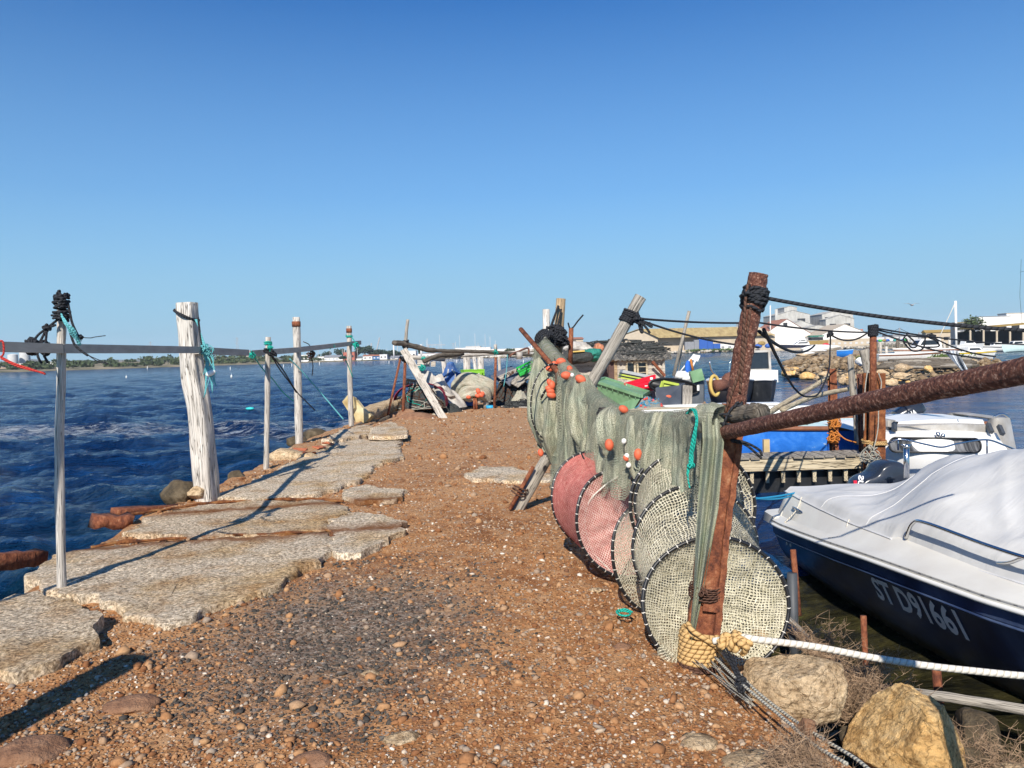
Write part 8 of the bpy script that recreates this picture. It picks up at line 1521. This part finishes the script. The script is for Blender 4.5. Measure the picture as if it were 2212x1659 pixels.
for k in range(70):
    px = 1696 + 434 * rr_.random() ** 1.2; d = float(np.interp(px, [1692, 1700, 1760, 1820, 1900, 2000, 2120], [60, 52, 47, 42, 36, 34, 35])) + rr_.uniform(-.4, 3); s_ = (.12 + .5 * rr_.random() ** 2.2) * (d / 45); x = (px - CX) / F * d
    mb = MB(); mb.rock((x, d, WATER + .15 + rr_.uniform(0, .25)), (s_, s_ * .8, s_ * .6), 600 + k, 3, .25, 7); tag(mb.build('boulder', MT['stone'] if k % 3 else MT['stone_yellow']), labs, 'boulder', 'boulders along the rubble spit')
for i, (px, py, d, s_, mt, lab) in enumerate(((1950, 796, 33, (.42, .3, .22), 'concrete', 'big whitish rock before the dark logs on the spit'), (2006, 798, 31, (.2, .18, .17), 'stone_yellow', 'yellowish rock right of the whitish rock'), (1905, 806, 34, (.32, .26, .17), 'stone', 'tan rock under the whitish rock'), (1950, 812, 31.5, (.42, .28, .16), 'stone', 'long tan rock at the spit edge'), (1870, 780, 38, (.5, .4, .25), 'white_paint', 'white plastic lump on the spit'))):
    mb = MB(); mb.rock(A(px, py, d), s_, 700 + i, 4, .25, 8); tag(mb.build('rock', MT[mt]), lab, 'rock')
for k in range(26):
    px0 = rr_.uniform(1885, 1990); py = 781 + (k % 9) * 2.1 + rr_.uniform(-1, 1); d = 44 - (py - 780) * .45; py -= 3; a, b_ = A(px0, py, d), A(px0 + rr_.uniform(70, 130), py - rr_.uniform(0, 4), d + rr_.uniform(-.5, .5)); mb = MB(); mb.tube(spline([a, a.lerp(b_, .5) + V((0, 0, rr_.uniform(-.06, .08))), b_], 4), rr_.uniform(.06, .11), 7, wob=.2); tag(mb.build('log', MT['wood_dark'] if k % 4 else MT['wood_grey']), 'dark log in the pile of poles lying on the spit', 'log', 'logs piled on the spit')
mb = MB()
for k in range(150): px = rr_.choice([rr_.uniform(2000, 2105), rr_.uniform(1850, 1880), rr_.uniform(1990, 2080)]); d = 50; p = A(px, 771 if px > 1950 else 776, d); crown(mb, p, (.4, .4, .22), 8, .09, rr_)
o = mb.build('spit_weeds', bpy.data.materials['shore_grass'], origin=(0, 0, 0), smooth=False); kind(o, 'stuff'); o['label'] = 'green weeds growing on the rubble spit'; o['category'] = 'weeds'
q = A(1824, 767, 52); boat('dinghy', 'small bright blue dinghy tipped on the rubble spit', q + V((0, 0, .1)), -.45, .95, .42, .2, flat('bright_blue_hull', (.02, .18, .60)), flat('pale_blue_deck', (.25, .45, .7)))
q = A(1900, 762, 60); boat('fishing_boat', 'long white open boat with a brown stripe drawn up on the spit', A(1955, 775, 50) , 0, 3.9, 1.3, .32, BOATW, MT['white_paint'], stripe=VARN)
boat('cabin_boat', 'white pilothouse boat with a sloping windscreen moored behind the spit', A(2003, 768, 62), math.pi, 4.6, 1.6, .5, BOATW, MT['white_paint'], cabin=[(-.9, 1.3, 1.2, .0, .85, .6)], stripe=VARN)
boat('cabin_boat', 'white boat with a yellow bottom stripe behind the spit weeds', A(2098, 772, 60), 0, 3.3, 1.2, .42, BOATW, MT['white_paint'], cabin=[(-.5, .8, .8, .0, .35, .3)], stripe=flat('yellow_stripe', (.6, .42, .02)))
boat('cabin_boat', 'white motor boat behind the torn plastic sheet', A(2090, 755, 120), .1, 4.6, 1.7, .7, BOATW, MT['white_paint'], cabin=[(-.9, 1.2, 1.2, .0, .7, .8)])
boat('fishing_boat', 'white moored boat with a red canopy at the far right', A(2150, 757, 150), math.pi, 4.4, 1.7, .8, BOATW, MT['white_paint'], cabin=[(-1, .8, 1.2, .0, .8, .4)], stripe=YN)
boat('fishing_boat', 'aqua-hulled moored boat at the right edge', A(2196, 758, 140), math.pi, 4.6, 1.7, 1.0, AQUA, MT['white_paint'], cabin=[(-1, 1.2, 1.2, .0, .8, .4)])
boat('dinghy', 'light blue rowing boat between the white boats at the right', A(2108, 763, 110), 0, 2.8, 1.1, .4, flat('light_blue_hull', (.18, .42, .6)), MT['white_paint'])
for i, px in enumerate((1893, 1902, 1915, 1938, 1962, 1978, 2011, 2040, 2051, 1874)):
    d = 64 + 3 * (i % 3); mb = MB(); mb.tube([A(px, 776, d), A(px + rr_.uniform(-1, 1), 729 + rr_.uniform(0, 20), d)], .12, 7, wob=.1); tag(mb.build('mooring_post', MT['wood_white'] if i % 3 else MT['wood_dark']), 'upright mooring post among the boats behind the spit', 'post', 'mooring posts behind the spit')
for i, (x0, x1, py) in enumerate(((1880, 2000, 752), (1880, 1960, 760), (1990, 2060, 756))):
    mb = MB(); mb.beam(A(x0, py, 72), A(x1, py - 2, 72), .5, .12, seg=4); tag(mb.build('jetty_walkway', MT['wood_grey'], smooth=False), ['upper grey plank walkway behind the spit', 'lower grey plank walkway behind the spit', 'short plank walkway by the pilothouse boat'][i], 'walkway')
for i, (px, py, d, s_, mt) in enumerate(((1760, 757, 62, .6, 'white_paint'), (1745, 763, 60, .35, 'white_paint'), (1735, 767, 58, .4, 'concrete'), (1775, 751, 90, 1.6, 'white_paint'))):
    mb = MB(); mb.rock(A(px, py, d), (s_ * 1.6, s_ * .6, s_ * .3), 800 + i, 3, .3, 6); tag(mb.build('plastic_sheeting', MT[mt]), ['long white sheeting on the spit crest', 'small white sheeting scrap on the spit', 'pale rubble lump on the spit tip', 'white upturned boat on the back of the spit'][i], 'sheeting')
# buoys and stakes far out
BU = MT['white_paint']
for i, (px, py) in enumerate(((451, 813), (500, 815), (273, 816), (318, 796), (408, 799), (497, 799), (570, 796), (612, 794), (630, 792), (870, 783), (986, 784), (904, 800), (1130, 784), (690, 788), (840, 786))):
    p = G(px, py, WATER); d = min(p.y, 330); p = A(px, py, d); p.z = WATER; mb = MB()
    if i < 3: mb.ell((p.x, p.y, WATER + .12), (.14, .14, .2), 2); mb.tube([V((p.x, p.y, WATER)), V((p.x, p.y, WATER + .5))], .03, 6)
    else: mb.tube([V((p.x, p.y, WATER - .5)), V((p.x + .1, p.y, WATER + .004 * d))], .0004 * d, 6)
    tag(mb.build('marker_buoy', BU), 'small white marker float or stake out on the lagoon', 'buoy', 'markers out on the lagoon')
p = G(540, 884, WATER); mb = MB(); mb.ell((p.x, p.y, WATER + .03), (.2, .08, .07), 2); tag(mb.build('net_float', flat('turquoise_float', (.03, .5, .5))), 'turquoise float drifting on the water right of the thick post', 'float')
# gulls
GUL = flat('gull_grey', (.45, .45, .46), .8); 
for px, py, d, s_, lab in ((1970, 659, 70, .55, 'gull gliding above the spit with raised wings'), (1719, 1000, 70, .3, '')):
    if not lab: continue
    t = thing('gull', lab, 'gull', tuple(A(px, py, d))); c = A(px, py, d); mb = MB(); mb.ell(c, (.09, .24, .08), 2); mb.ell(c + V((0, -.24, .03)), (.05, .07, .05), 2)
    for s in (-1, 1):
        w_ = [c + V((0, -.09, .02)), c + V((s * .35, -.05, .16)), c + V((s * .72, .06, .14)), c + V((s * .35, .1, .15)), c + V((0, .12, .02))]; mb.add(w_ + [p + V((0, 0, .015)) for p in w_], [[0, 1, 2, 3, 4], [9, 8, 7, 6, 5]] + [[i, i + 5, (i + 1) % 5 + 5, (i + 1) % 5] for i in range(5)])
    mb.build('body', GUL, t)
mb = MB(); mb.tube([A(2208, 700, 60), A(2203, 640, 60), A(2206, 560, 60)], .012, 5); mb.tube([A(2203, 588, 60), A(2212, 586, 60)], .012, 5); tag(mb.build('antenna', MT['black_plastic']), 'thin whip antenna against the sky at the right edge', 'antenna')
# ============================================================ air over the lagoon
mb = MB(); mb.box((0, 1650, 60), (5200, 4000, 124)); m = bpy.data.materials.new('haze'); m.use_nodes = True; nt = m.node_tree
for n in list(nt.nodes): nt.nodes.remove(n)
pv = N(nt, 'VolumePrincipled'); pv.inputs['Color'].default_value = (.80, .88, 1, 1); pv.inputs['Density'].default_value = .00013; L(nt, pv.outputs[0], N(nt, 'OutputMaterial').inputs['Volume'])
o = mb.build('haze', m, origin=(0, 0, 0), smooth=False); kind(o, 'stuff'); o['label'] = 'thin summer haze over the whole lagoon'; o['category'] = 'haze'
